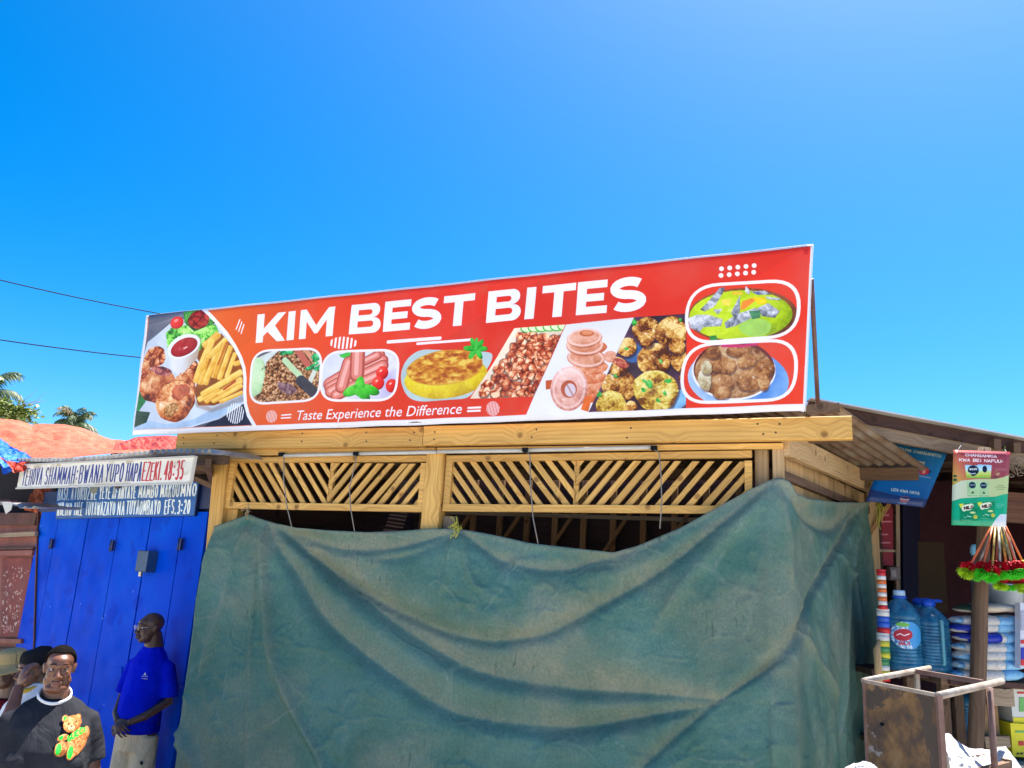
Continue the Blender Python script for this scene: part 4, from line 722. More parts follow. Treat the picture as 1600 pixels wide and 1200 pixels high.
BM = printed('banner_print', banner_art(tx_banner), .38, spec=.2)
O_('print', M().grid(lambda a, b: banpt(a, b), 160, 24), BM, BAN, solid=.002)
VIN = plain('white_vinyl', (.74, .75, .8), .4)
O_('hem', M().grid(lambda a, b: banpt(1.0005, a, -.04 * b), 24, 2), VIN, BAN, solid=.002)
O_('hem', M().grid(lambda a, b: banpt(a, 1.001, -.04 * b), 40, 2), VIN, BAN, solid=.002)
for z_, o_ in ((.03, -.025), (.97, -.025), (.5, -.025)): O_('frame_rail', M().beam(banpt(.004, z_, o_), banpt(.992, z_, o_), .022, .022), RUST, BAN)
for a_ in (.004, .25, .5, .75, .992): O_('frame_upright', M().beam(banpt(a_, .045, -.03), banpt(a_, .955, -.03), .022, .022), RUST, BAN)
O_('prop', M().tube([FA.w(1268, 436, .3), FA.w(1278, 636, -.22)], .013, 8), noisy('brown_steel_tube', (.09, .045, .035), (.17, .10, .08), 9, .5), BAN)
for a_ in (.2, .6): O_('prop', M().tube([banpt(a_, .9, -.05), banpt(a_, .02, -.55) + np.array([0, 0, .05])], .013, 8), RUST, BAN)
O_('fold', M().slab([FA.w(1253, 626, .19), FA.w(1263, 628, .12), FA.w(1256, 644, .20), FA.w(1250, 642, .205)], FA.n, .004), VIN, BAN)
# ================================================================ green tarpaulin
def TZ(px, py, off=.2):
    s, z = FA.at(px, py, off)
    if s > .06: a, z = SI.at(px, py, .10); s = .06 + max(a, 0)
    return s, z
TC = .06
top = [(332, 822), (352, 815), (379, 804.5), (386, 803), (400, 809), (425, 817), (456, 824), (505, 828), (568, 831), (620, 829), (666, 825.5), (711, 826), (730, 829), (750, 832.5), (785, 840), (820, 848), (881, 855), (948, 862.6), (985, 852), (1050, 824), (1127, 782), (1165, 763), (1195, 749), (1209, 744.5), (1220, 752), (1234, 763), (1272, 778), (1318, 784), (1353, 785), (1368, 783)]
tp = np.array([TZ(x_, y_, .12) for x_, y_ in top]); tp[:, 0] = np.maximum.accumulate(tp[:, 0] + np.arange(len(tp)) * 1e-6)
NC, NR = 420, 250; A_ = np.linspace(0, 1, NC); Tt = np.interp(A_, np.linspace(0, 1, 2000), np.linspace(tp[0, 0], tp[-1, 0], 2000)); Zt = np.interp(Tt, tp[:, 0], tp[:, 1])
offz = lambda z: .11 + .14 * np.clip((2.5 - z) / 1.5, 0, 1.3)
le = [(332, 822), (318, 880), (306, 950), (298, 1020), (287, 1100), (277, 1195)]; lz = [FA.at(x_, y_, float(offz(2.4 - i * .26)))[::-1] for i, (x_, y_) in enumerate(le)]
re = [(1369, 783), (1373, 830), (1377, 900), (1383, 985), (1384, 1060), (1378, 1130), (1366, 1195)]; rz = [SI.at(x_, y_, .1)[::-1] for x_, y_ in re]
lz = np.array(sorted(lz)); rz = np.array(sorted(rz)); ZB = .35
Bv = (np.linspace(0, 1, NR) ** .9)[:, None]; Z = Zt[None, :] * (1 - Bv) + ZB * Bv
TL = np.interp(Z, lz[:, 0], lz[:, 1]); TR_ = TC + np.interp(Z, rz[:, 0], rz[:, 1]); a01 = (Tt - Tt[0]) / (Tt[-1] - Tt[0]); TT = TL + (TR_ - TL) * a01[None, :]
c6 = lambda L: [(260 + x_ / 2.857, 780 + y_ / 2.857) for x_, y_ in L]; c7 = lambda L: [(820 + x_ / 2.609, 740 + y_ / 2.609) for x_, y_ in L]
# traced folds: (points, height, width above, width below, dust)
FO = [
 (c6([(400, 90), (450, 190), (520, 290), (600, 430), (700, 560), (860, 690), (1000, 790), (1200, 925), (1350, 985)]) + c7([(200, 1045), (400, 1010), (600, 975), (765, 950)]), .085, .13, .045, .6),
 (c6([(410, 90), (560, 210), (700, 340), (850, 450), (1000, 560), (1200, 690), (1400, 790)]) + c7([(200, 885), (400, 895), (600, 905), (765, 925)]), .095, .17, .05, 1.),
 (c6([(430, 90), (560, 165), (700, 215), (850, 228), (1000, 215), (1150, 170), (1285, 135)]), .05, .06, .035, .9),
 (c6([(440, 100), (600, 260), (800, 400), (1000, 500), (1200, 590), (1400, 640), (1560, 625)]) + c7([(90, 650), (200, 590), (400, 480), (560, 385), (700, 270), (900, 110), (1005, 20)]), .07, .06, .035, .75),
 (c6([(1290, 135), (1400, 230), (1500, 290)]) + c7([(130, 400), (300, 350), (450, 285), (700, 170), (1000, 20)]), .05, .06, .04, .7),
 (c7([(765, 945), (850, 890), (1000, 792), (1050, 720), (1180, 540), (1290, 350), (1360, 230), (1425, 115)]), .085, .05, .025, 1.),
 (c7([(765, 950), (700, 1000), (600, 1085), (480, 1195), (400, 1290)]), .05, .04, .03, .6),
 (c7([(0, 1060), (200, 1055), (400, 1010), (600, 970), (760, 945)]), .03, .05, .05, .1),
 (c6([(345, 80), (300, 200), (262, 330), (245, 480), (190, 660), (150, 800)]), .035, .035, .04, .3),
 (c6([(385, 85), (372, 480), (374, 800), (390, 1200), (395, 1500)]), .022, .012, .012, .35),
 (c6([(402, 95), (430, 380), (470, 720), (560, 900), (640, 1040), (720, 1150), (760, 1400)]), .035, .04, .035, .4),
 (c6([(395, 95), (410, 330), (440, 520), (480, 800)]), .03, .04, .03, .3),
 (c7([(1012, 20), (1035, 130), (1060, 250), (1075, 330), (1100, 480)]), .028, .016, .016, .6),
 (c7([(1010, 20), (960, 100), (860, 200), (760, 310), (640, 440), (520, 640)]), .03, .05, .05, .3),
 (c7([(1010, 20), (990, 200), (985, 500), (1000, 790)]), .02, .04, .04, .1),
 (c7([(1030, 25), (1120, 120), (1200, 200), (1270, 238), (1330, 205), (1420, 115)]), .05, .07, .03, 1.),
 (c7([(1150, 620), (1200, 740), (1270, 860), (1300, 950)]), .025, .03, .03, .5),
 (c7([(1300, 300), (1370, 420), (1390, 600), (1385, 800), (1350, 1000)]), .02, .03, .03, .2),
 (c7([(1420, 120), (1380, 300), (1330, 560), (1320, 900), (1300, 1150)]), .022, .03, .03, .3),
 (c7([(1005, 800), (1012, 950), (1010, 1200)]), .03, .02, .06, .3),
 (c7([(1120, 800), (1130, 1000), (1140, 1200)]), .012, .03, .05, .5),
 (c6([(50, 990), (90, 1060), (160, 1180), (230, 1300)]), .05, .04, .025, .35),
 (c6([(0, 1130), (60, 1060), (120, 1150), (150, 1300)]), .04, .03, .03, .2),
 (c6([(1285, 135), (1250, 220), (1240, 330), (1200, 440)]), .025, .03, .03, .15),
 (c6([(1290, 135), (1310, 220), (1330, 330), (1400, 420)]), .025, .03, .03, .15),
 (c6([(1290, 135), (1180, 200), (1060, 250), (900, 270)]), .03, .03, .04, .4),
]
D = np.zeros_like(Z); DU = np.zeros_like(Z)
def chaikin(P):
    for _ in range(2): P = np.vstack([P[:1]] + [np.array([.75 * P[i] + .25 * P[i + 1], .25 * P[i] + .75 * P[i + 1]]) for i in range(len(P) - 1)] + [P[-1:]])
    return P
for fi, (pts, amp, wa, wb, du) in enumerate(FO):
    if fi in (0, 1, 2, 3, 4, 7, 15, 25): amp, wa, wb = -amp * .68, wa * 1.2, wb * 1.15
    if fi in (5, 6): amp, wa, wb = -amp * .6, .055, .02
    P = chaikin(np.array([TZ(x_, y_) for x_, y_ in pts])); best = np.full(Z.shape, 1e9); sg = np.ones_like(Z); par = np.zeros_like(Z); Ls = np.r_[0, np.cumsum(np.linalg.norm(np.diff(P, axis=0), axis=1))]
    for i in range(len(P) - 1):
        a, b = P[i], P[i + 1]; v = b - a; L2 = v @ v + 1e-12; t = np.clip(((TT - a[0]) * v[0] + (Z - a[1]) * v[1]) / L2, 0, 1); dx = TT - a[0] - t * v[0]; dz = Z - a[1] - t * v[1]; d = np.hypot(dx, dz); n = d < best
        best = np.where(n, d, best); sg = np.where(n, np.sign((v[0] * dz - v[1] * dx) * (1 if v[0] >= 0 else -1)), sg); par = np.where(n, (Ls[i] + t * math.sqrt(L2)) / Ls[-1], par)
    w = np.where(sg > 0, wa, wb) * .85 * (.35 + .65 * np.clip(np.sin(np.clip(par, 0, 1) * math.pi) * 1.6, 0, 1)); e = np.exp(-(best / w) ** 1.7); tp_ = np.clip(np.sin(np.clip(par, .0, 1) * math.pi) * 2.2, .2, 1)
    D += amp * e * tp_; DU = np.maximum(DU, du * e * np.where(sg > 0, 1, .35))
nz = lambda sc, sd, o=4: fbm(TT + 20, Z + 20, sc, sd, o) - .5
D += nz(.7, 1, 3) * .05 + nz(.13, 3, 3) * .010 + nz(.05, 5, 3) * .006 + .010 * np.clip(1 - np.abs(nz(.28, 2, 3)) * 14, 0, 1) * np.clip(nz(.5, 7) * 4 + .6, 0, 1)
D += .006 * np.sin(TT * 27 + 14 * nz(.7, 2, 3)) * np.clip((TT + .3) * 2, 0, 1) * np.clip((2.6 - Z) * 1.2, 0, 1)     # upright ripples on the corner
edge = np.exp(-((Zt[None, :] - Z) / .03) ** 2); D = D * (1 - .5 * edge) + .012 * edge
DU = np.clip(DU * 1.15 * (.55 + .9 * (nz(.35, 6) + .5)) + np.clip(nz(.45, 4) * 2.6 + .05, 0, .55) + np.clip(TT + .2, 0, .6) * .35 * (nz(.15, 7) + .7) + .5 * edge, 0, 1)
OF = offz(Z) * np.clip((Zt[None, :] - Z) / .5 + .75, .75, 1) + D
k_ = np.clip((TT - TC + .07) / .14, 0, 1)[..., None]; k_ = k_ * k_ * (3 - 2 * k_)
PF = FA.O + FA.u * TT[..., None] + FA.n * OF[..., None]; OS = D + .05 + .03 * np.clip(2.7 - Z, 0, 1)
PS = SI.O + SI.u * (TT - TC)[..., None] + SI.n * OS[..., None]
PP = PF * (1 - k_) + PS * k_; PP[..., 2] = Z
tv = PP.reshape(-1, 3); idx = np.arange(NR * NC).reshape(NR, NC); q = np.stack([idx[:-1, :-1], idx[1:, :-1], idx[1:, 1:], idx[:-1, 1:]], -1).reshape(-1, 4)
me = bpy.data.meshes.new('tarpaulin'); og = np.array([tv[:, 0].mean(), tv[:, 1].min(), ZB]); me.from_pydata([], [], []); me.vertices.add(len(tv)); me.vertices.foreach_set('co', (tv - og).ravel()); me.loops.add(q.size); me.polygons.add(len(q)); me.loops.foreach_set('vertex_index', q.ravel()); me.polygons.foreach_set('loop_start', np.arange(0, q.size, 4)); me.polygons.foreach_set('use_smooth', np.ones(len(q), bool)); me.update(calc_edges=True)
at_ = me.attributes.new('dust', 'FLOAT', 'POINT'); at_.data.foreach_set('value', DU.ravel().astype(np.float32))
k = N('green_tarp_cloth', .55, .22); co = k.co('Object'); an = k.n('ShaderNodeAttribute'); an.attribute_name = 'dust'
c1 = k.ramp(k.noise(co, 2.2, 6), [(.3, (.045, .135, .106)), (.55, (.072, .175, .143)), (.75, (.10, .215, .185))]); c1 = k.mix(k.mul(k.ramp(k.noise(co, 1.1, 4), [(.5, 0.), (.7, 1.)]), .35), c1, (.055, .17, .20))
dn = k.mul(an.outputs['Fac'], k.ramp(k.noise(co, 9, 12, .75), [(.25, .35), (.7, 1.)])); c2 = k.ramp(k.noise(co, 3, 4), [(.3, (.24, .235, .165)), (.7, (.335, .295, .205))]); c = k.mix(k.mul(dn, .76), c1, c2)
vs_ = k.n('ShaderNodeTexNoise'); k.i(vs_, 'Vector', k.co('Object', (1, 1, 1))); k.i(vs_, 'Scale', 20); k.i(vs_, 'Detail', 3); k.i(vs_, 'Distortion', 3.5); cr = k.ramp(vs_.outputs['Fac'], [(.485, 0.), (.5, 1.), (.515, 0.)]); c = k.mix(k.mul(k.mul(cr, k.ramp(k.noise(co, 4, 3), [(.45, 0.), (.7, 1.)])), .5), c, (.34, .40, .36))
st = k.n('ShaderNodeTexNoise'); k.i(st, 'Vector', k.co('Object', (1, 1, .18))); k.i(st, 'Scale', 40); k.i(st, 'Detail', 2); c = k.mix(k.mul(k.mul(k.ramp(st.outputs['Fac'], [(.62, 0.), (.7, 1.)]), k.ramp(k.noise(co, 1.6, 3), [(.52, 0.), (.62, 1.)])), .5), c, (.015, .06, .05))
vd = k.n('ShaderNodeTexVoronoi', feature='DISTANCE_TO_EDGE'); wp = k.n('ShaderNodeVectorMath', operation='ADD'); k.i(wp, 0, k.co('Object', (1, 1, 1))); nv_ = k.n('ShaderNodeTexNoise'); k.i(nv_, 'Vector', co); k.i(nv_, 'Scale', 1.7); k.i(nv_, 'Detail', 3); sc_ = k.n('ShaderNodeVectorMath', operation='SCALE'); k.i(sc_, 0, nv_.outputs['Color']); sc_.inputs['Scale'].default_value = .3; k.i(wp, 1, sc_.outputs[0]); k.i(vd, 'Vector', wp.outputs[0]); k.i(vd, 'Scale', 1.9); ed = k.ramp(vd.outputs['Distance'], [(0., 1.), (.012, .7), (.03, 0.)]); c = k.mix(k.mul(k.mul(ed, k.ramp(k.noise(co, 5, 4), [(.46, 0.), (.66, 1.)])), .16), c, (.36, .38, .33)); gr = k.noise(co, 60, 6, .7); c = k.mix(.55, c, k.mix(1., c, k.ramp(gr, [(.3, (.62, .62, .62)), (.7, (1.35, 1.35, 1.35))]), 'MULTIPLY')); k.base(c); k.rgh(k.ramp(dn, [(0., .42), (.8, .75)])); rd = k.n('ShaderNodeTexNoise'); rd.noise_type = 'RIDGED_MULTIFRACTAL'; k.i(rd, 'Vector', co); k.i(rd, 'Scale', 2.6); k.i(rd, 'Detail', 5); k.i(rd, 'Distortion', .8); wvx = k.n('ShaderNodeTexNoise'); k.i(wvx, 'Vector', k.co('Object', (1, 1, 1))); k.i(wvx, 'Scale', 160); k.bump(k.mul(k.mul(k.mul(rd.outputs['Fac'], .5), k.mul(wvx.outputs['Fac'], .12), 'ADD'), k.mul(k.noise(co, 14, 6), k.mul(ed, .28), 'ADD'), 'ADD'), .55, .014)
me.materials.append(k.m); me.uv_layers.new(name='UVMap'); tar = bpy.data.objects.new('tarpaulin', me); COL.objects.link(tar); tar.location = og; md = tar.modifiers.new('thickness', 'SOLIDIFY'); md.thickness = .003
tag(tar, 'dusty green tarpaulin hanging in swags over the front and corner of the stall', 'tarpaulin')
# ties
YEL = plain('yellow_green_twine', (.42, .40, .06), .7); HEMP = plain('hemp_twine', (.38, .28, .15), .8)
def knot(name, px, py, pl, off, mat, label, n=16, sc=.05, tail=.12, seed=1):
    sc *= .62; r = random.Random(seed); c = pl.w(px, py, off); m = M()
    for i in range(n):
        p = [c + np.array([r.gauss(0, sc * .3), r.gauss(0, sc * .25), r.gauss(0, sc * .35)])]
        for j in range(4): p.append(p[-1] + np.array([r.gauss(0, sc * .3), r.gauss(0, sc * .2), r.gauss(-tail * .06 if i % 3 == 0 else 0, sc * .4)]))
        m.tube(p, .0028, 5)
    m.tube([c + np.array([0, 0, sc * 2.2]), c + np.array([.005, 0, sc]), c], .004, 5)
    return O_(name, m, mat, label=label, cat='tie')
knot('twine_tie', 712, 822, FA, .16, YEL, 'yellow-green twine knot tying the tarpaulin to the middle post', 18, .045, .15, 2)
knot('twine_tie', 1374, 790, SI, .1, YEL, 'yellow twine knot and loose ends at the right edge of the tarpaulin', 18, .05, .5, 5)
knot('twine_tie', 386, 800, FA, .13, HEMP, 'brown hemp rope tie at the left hanging point of the tarpaulin', 12, .045, .1, 7)
knot('twine_tie', 1368, 758, SI, .08, HEMP, 'loop of hemp twine round the far corner post under the roof', 8, .07, .1, 9)
# ================================================================ blue kiosk on the left
KP = lambda a, z, o=0: KI.pt(a, z, o)
KIO = T_('blue_kiosk', KP(-1.5, 0), 'blue painted iron kiosk with shut board doors and a corrugated awning', 'kiosk')
def bluepaint(name, c1, c2, c3):
    k = N(name, .45, .015); co = k.co('Object'); c = k.ramp(k.noise(co, 1.3, 4, .6), [(.32, c1), (.5, c2), (.68, c3)])
    c = k.mix(k.mul(k.ramp(k.noise(co, 3.5, 2), [(.6, 0.), (.63, 1.)]), .35), c, (.004, .02, .42))
    vo = k.n('ShaderNodeTexVoronoi'); k.i(vo, 'Vector', co); k.i(vo, 'Scale', 5); c = k.mix(k.mul(k.ramp(vo.outputs['Distance'], [(.0, 1.), (.035, .8), (.05, 0.)]), .5), c, (.35, .5, .7)); k.base(c); k.bump(k.noise(co, 14, 5), .25, .006); k.rgh(k.ramp(k.noise(co, 6, 4), [(.3, .3), (.7, .55)])); return k.m
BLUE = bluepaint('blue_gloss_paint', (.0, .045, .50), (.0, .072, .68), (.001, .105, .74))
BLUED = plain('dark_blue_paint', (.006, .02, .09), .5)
edges = [62, 91, 138, 187, 236, 286, 325]; xs = []
for x_ in edges: a, z = KI.at(x_, 815, .0); xs.append(a)
zt0, zt1 = KI.at(62, 795)[1], KI.at(325, 800)[1]
for i in range(len(xs) - 1):
    a, b = xs[i] + .009, xs[i + 1] - .009; f = lambda s: zt0 + (zt1 - zt0) * (s - xs[0]) / (xs[-1] - xs[0]); o = [.0, .003, .001, .004, .002, .005][i]
    pl = O_('door_board', M().slab([KP(a, .1, o), KP(b, .1, o), KP(b, f(b), o), KP(a, f(a), o)], KI.n, .03), BLUE, KIO)
    if i in (1, 3, 5):
        hx, hz = KI.at([0, 86, 0, 181, 0, 288][i], [0, 850, 0, 853, 0, 851][i]); h = M().beam(KP(hx, hz - .045, .03), KP(hx, hz + .045, .03), .03, .02, up=KI.n); h.tube([KP(hx - .02, hz - .05, .035), KP(hx - .02, hz + .05, .035)], .011, 8); O_('hinge', h, BLUED, pl)
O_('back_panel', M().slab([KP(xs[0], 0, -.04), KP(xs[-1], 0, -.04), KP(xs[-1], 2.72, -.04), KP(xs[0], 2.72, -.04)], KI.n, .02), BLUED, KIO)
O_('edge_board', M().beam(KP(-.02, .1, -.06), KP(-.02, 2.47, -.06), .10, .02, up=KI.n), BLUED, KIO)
bx, bz = KI.at(228, 877, .05)
pb = O_('padlock_box', M().beam(KP(bx - .085, bz, .045), KP(bx + .085, bz, .045), .08, .17, bev=.006), plain('grey_blue_paint', (.02, .07, .16), .45), KIO)
O_('padlock', M().box(KP(bx - .05, bz - .10, .05), (.03, .02, .045), -.6), plain('brass', (.6, .5, .3), .35, metal=.8), pb)
O_('hasp_plate', M().slab([KI.w(172, 1042, .015), KI.w(190, 1042, .015), KI.w(189, 1074, .015), KI.w(170, 1073, .015)], KI.n, .008), BLUE, KIO)
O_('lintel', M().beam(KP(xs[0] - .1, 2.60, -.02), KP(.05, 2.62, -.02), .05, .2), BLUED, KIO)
# awning sheet
e0 = KI.w(8, 722, .62); e1 = KI.w(333, 704, .5); ex = e1 - e0; LE = np.linalg.norm(ex); bk = -KI.n * .75 + np.array([0, 0, .02])
def awn(a, b): p = e0 + ex * a + bk * b; z = .017 * math.sin(a * LE / .076 * 6.283) + .014 * math.sin(a * 9 + 1) * (1 - b); return (p[0], p[1], p[2] + z)
for i in range(4): O_('awning_sheet', M().grid(lambda a, b, i=i: awn(a, b) + np.array([0, 0, .004 * (i % 2)]), 100, 6, True, i / 4, min(1, (i + 1) / 4 + .01)), ZINC, KIO, solid=.002)
for b_ in (.18, .85): O_('awning_batten', M().beam(np.array(awn(.02, b_)) - (0, 0, .05), np.array(awn(.99, b_)) - (0, 0, .05), .04, .06), OLDW, KIO)
for a_ in (.08, .5, .97): O_('bracket', M().beam(np.array(awn(a_, .05)) - (0, 0, .07), KP(xs[0] * (1 - a_) if a_ < .9 else -.03, 2.72, -.03), .04, .06), OLDW, KIO)
O_('crossbar', M().beam(KI.w(306, 728, .05), KI.w(350, 736, .12), .05, .06), OLDW, KIO); O_('crossbar', M().beam(KI.w(306, 748, .02), KI.w(352, 768, .1), .03, .04), OLDW, KIO)
O_('roof_top', M().slab([KP(xs[0], 2.86, -.1), KP(.1, 2.86, -.1), KP(.1, 3.0, -2.2), KP(xs[0], 3.0, -2.2)], (0, 0, 1), .02), ZINC, KIO)
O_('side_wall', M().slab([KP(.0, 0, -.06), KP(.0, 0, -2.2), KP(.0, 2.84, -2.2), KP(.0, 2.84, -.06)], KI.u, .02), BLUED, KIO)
# sign boards
def board(name, art, q, off, th, label, edge, cat='sign'):
    c = [KI.w(x_, y_, o_) for (x_, y_), o_ in zip(q, off)]; t = T_(name, (c[0] + c[1]) / 2, label, cat)
    P = lambda u, v, o=0: (c[0] * (1 - u) + c[1] * u) * (1 - v) + (c[3] * (1 - u) + c[2] * u) * v + KI.n * o
    O_('board', M().slab([P(0, 0), P(1, 0), P(1, 1), P(0, 1)], KI.n, th), edge, t); O_('lettering', M().grid(lambda a, b: P(.003 + .994 * a, .012 + .976 * b, .002), 20, 4, False), art, t); return t, P
SW = printed('white_sign_print', sign_white(), .6, dirt=-.03); SB = printed('blue_sign_print', sign_blue(), .5, dirt=-.05)
t1, Pw = board('scripture_sign', SW, [(26, 764), (297, 756), (305, 712.5), (33, 726)], (.60, .60, .62, .62), .018, 'long white board hand-lettered YEHOVA SHAMMAH: BWANA YUPO HAPA under the awning edge', plain('cream_edge_paint', (.62, .60, .54), .6))
for p_, q_ in (((.0, .02), (1, .02)), ((.0, .98), (1, .98))): O_('border_strip', M().beam(Pw(p_[0], p_[1], .004), Pw(q_[0], q_[1], .004), .012, .012), plain('cream_strip_paint', (.55, .53, .47), .6), t1)
board('scripture_sign', SB, [(87, 811), (304, 806), (312, 750), (89, 758)], (.03, .03, .03, .03), .02, 'blue board hand-lettered BASI. ATUKUZWE YEYE in white, fixed above the kiosk doors', BLUED)
# ================================================================ brown kiosk at the far left
BRK = T_('brown_kiosk', KP(-3.9, 0), 'faded red-brown kiosk front with chalk-marked panel beside the blue kiosk', 'kiosk')
RB = noisy('red_brown_paint', (.17, .035, .025), (.26, .065, .045), 3, .6, .2, c3=(.32, .10, .07)); RBD = noisy('dark_brown_paint', (.06, .02, .015), (.12, .04, .03), 4, .7, .2)
xe = xs[0] - .02
O_('wall', M().slab([KP(xe - 2.5, 0, -.05), KP(xe, 0, -.05), KP(xe, 2.50, -.05), KP(xe - 2.5, 2.50, -.05)], KI.n, .05), RB, BRK)
def kb(x0, y0, x1, y1, o, w, h, mat, name='moulding'): O_(name, M().beam(KI.w(x0, y0, o), KI.w(x1, y1, o), w, h), mat, BRK)
kb(-30, 865, 54, 864, .0, .05, .05, RB); kb(-30, 858, 56, 857, .0, .06, .02, RBD); kb(-30, 1000, 37, 1002, .0, .05, .04, RB); kb(-30, 1014, 35, 1016, .0, .05, .03, RBD); kb(-30, 812, 58, 811, .0, .03, .12, RBD, 'board')
kb(-30, 838, 57, 834, .04, .03, .045, GREYW, 'bamboo_batten')
O_('post', M().beam(KI.w(52, 1100, .0), KI.w(61, 800, .0), .02, .03, up=KI.n), RBD, BRK)
DS = printed('chalked_panel', door_scrawl(), .7)
pc = [KI.w(1, 995, -.02), KI.w(36, 996, -.02), KI.w(50, 872, -.02), KI.w(3, 872, -.02)]
O_('panel', M().grid(lambda a, b: (pc[0] * (1 - a) + pc[1] * a) * (1 - b) + (pc[3] * (1 - a) + pc[2] * a) * b + KI.n * .0, 2, 2, False), DS, BRK)
s0_ = KI.w(-60, 781, .5); s1_ = KI.w(58, 793, .5); sx = s1_ - s0_
O_('tin_sheet', M().grid(lambda a, b: s0_ + sx * a + (-KI.n * .42 + np.array([0, 0, .03])) * b + np.array([0, 0, .01 * math.sin(a * 60) + .012 * math.sin(a * 13)]), 90, 5), ZINC, BRK, solid=.002)
O_('torn_flap', M().slab([KI.w(3, 785, .52), KI.w(20, 786, .52), KI.w(17, 797, .52), KI.w(9, 803, .52)], KI.n, .003), plain('pale_tin', (.6, .58, .52), .5), BRK)
O_('rear_wall', M().slab([KP(xe - 3, 0, -1.6), KP(.0, 0, -2.6), KP(.0, 3.15, -2.6), KP(xe - 3, 3.25, -1.6)], KI.n, .03), plain('shade_black_board', (.012, .012, .02), .9), BRK)  # near-black backing board: its colour stands in for the shade under the tarpaulins
O_('rear_wall', M().slab([atY(-260, 1150, 10.2), atY(250, 1150, 9.), atY(250, 735, 9.), atY(-260, 690, 10.2)], (0, -1, 0), .03), plain('shade_black_wall', (.012, .012, .02), .9), BRK)  # added backdrop painted black as the shaded opening, closing off the sky behind
# ================================================================ tarpaulins of the market roof behind
def tarpmat(name, c1, c2, c3, sc=3, rough=.5):
    k = N(name, rough, .3); co = k.co('Object'); c = k.ramp(k.noise(co, sc, 6, .65), [(.3, c1), (.5, c2), (.72, c3)]); w = k.n('ShaderNodeTexNoise'); k.i(w, 'Vector', co); k.i(w, 'Scale', 7); k.i(w, 'Detail', 4); k.i(w, 'Distortion', 2.5)
    c = k.mix(k.mul(k.ramp(w.outputs['Fac'], [(.48, 0.), (.5, 1.), (.52, 0.)]), .25), c, c1); k.base(c); k.bump(k.mul(w.outputs['Fac'], k.noise(co, 16, 4), 'ADD'), .9, .03); return k.m
ORG = tarpmat('orange_tarp_cloth', (.36, .065, .018), (.46, .105, .034), (.52, .15, .065)); ORD = tarpmat('deep_orange_tarp', (.36, .02, .006), (.44, .04, .012), (.48, .08, .03)); BTP = tarpmat('blue_tarp_cloth', (.01, .07, .45), (.015, .13, .65), (.05, .25, .75))
ridge = [(-60, 640), (0, 654), (30, 657), (50, 664), (62, 662), (100, 663), (130, 669), (150, 677), (172, 687), (200, 689), (232, 683), (262, 690), (300, 700)]
def tarp_roof(ridge, Yb, foot, seed, mat, label, name='roof_tarpaulin', nu=120, nv=44, crump=.032):
    rx = np.array([p[0] for p in ridge]); ry = np.array([p[1] for p in ridge]); fx = np.array([p[0] for p in foot]); fy = np.array([p[1] for p in foot]); fo = np.array([p[2] for p in foot])
    def fn(a, b):
        x = rx[0] + (rx[-1] - rx[0]) * a; top = atY(x, np.interp(x, rx, ry), Yb); x2 = fx[0] + (fx[-1] - fx[0]) * a; bt = atY(x2, np.interp(x2, fx, fy), np.interp(x2, fx, fo)); p = bt * (1 - b) + top * b
        A, B = np.array([[a * 11.]]), np.array([[b * 4.]]); n = float(fbm(A + 3, B, 1.6, seed, 4)) - .5; n2 = float(fbm(A * 1. + B * .8, B * .5, .42, seed + 1, 3)) - .5; s_ = math.sin(b * math.pi) if b < .5 else 1
        e = min(1, (1 - b) * 5); p = p + np.array([0, 0, (n * crump * 5 + n2 * crump * 1.6) * s_ * e]); return p
    return O_(name, M().grid(fn, nu, nv), mat, label=label, cat='tarpaulin')
tarp_roof(ridge, 12.5, [(-90, 700, 8.4), (0, 722, 8.1), (100, 716, 7.6), (180, 708, 7.3), (260, 706, 7.0), (350, 712, 6.9)], 2, ORG, 'faded orange tarpaulin spread over the market roofs behind the corrugated awning')
tarp_roof([(186, 692), (200, 688), (212, 683), (232, 681.5), (262, 680), (300, 684)], 9.6, [(165, 716, 7.6), (230, 712, 7.5), (330, 718, 7.2)], 4, ORD, 'bunched deep orange tarpaulin piece right under the left end of the banner', crump=.03)
def hang(ptsTop, ptsBot, seed, mat, label, cat='tarpaulin', nu=40, nv=20, amp=.05):
    T0 = [np.array(p) for p in ptsTop]; B0 = [np.array(p) for p in ptsBot]
    def pl(P, t): t = t * (len(P) - 1); i = min(int(t), len(P) - 2); return P[i] * (1 - t + i) + P[i + 1] * (t - i)
    def fn(a, b): p = pl(B0, a) * (1 - b) + pl(T0, a) * b; return p + np.array([0, 1, .3]) * (float(fbm(np.array([[a * 6. + b * 3]]), np.array([[b * 2.]]), .8, seed, 4)) - .5) * amp * 3
    return O_('roof_tarpaulin', M().grid(fn, nu, nv), mat, label=label, cat=cat)
hang([atY(-60, 668, 7.8), atY(0, 684, 7.6), atY(30, 703, 7.4), atY(52, 717, 7.3)], [atY(-60, 700, 7.3), atY(-10, 720, 7.1), atY(6, 742, 7.0), atY(42, 724, 7.1)], 1, BTP, 'bright blue tarpaulin corner drooping at the left edge over the dark opening')
hang([atY(0, 715, 7.15), atY(20, 722, 7.1), atY(44, 722, 7.1)], [atY(10, 722, 7.0), atY(22, 739, 7.0), atY(40, 736, 7.0)], 3, ORD, 'small orange tarpaulin lining folded under the blue tarpaulin corner', nu=16, nv=8, amp=.03)
hang([atY(54, 762, 8.3), atY(70, 762, 8.25), atY(96, 762, 8.2)], [atY(38, 797, 8.3), atY(62, 803, 8.25), atY(94, 808, 8.2)], 5, ORG, 'strip of orange tarpaulin hanging between the two painted signs and the tin roof')
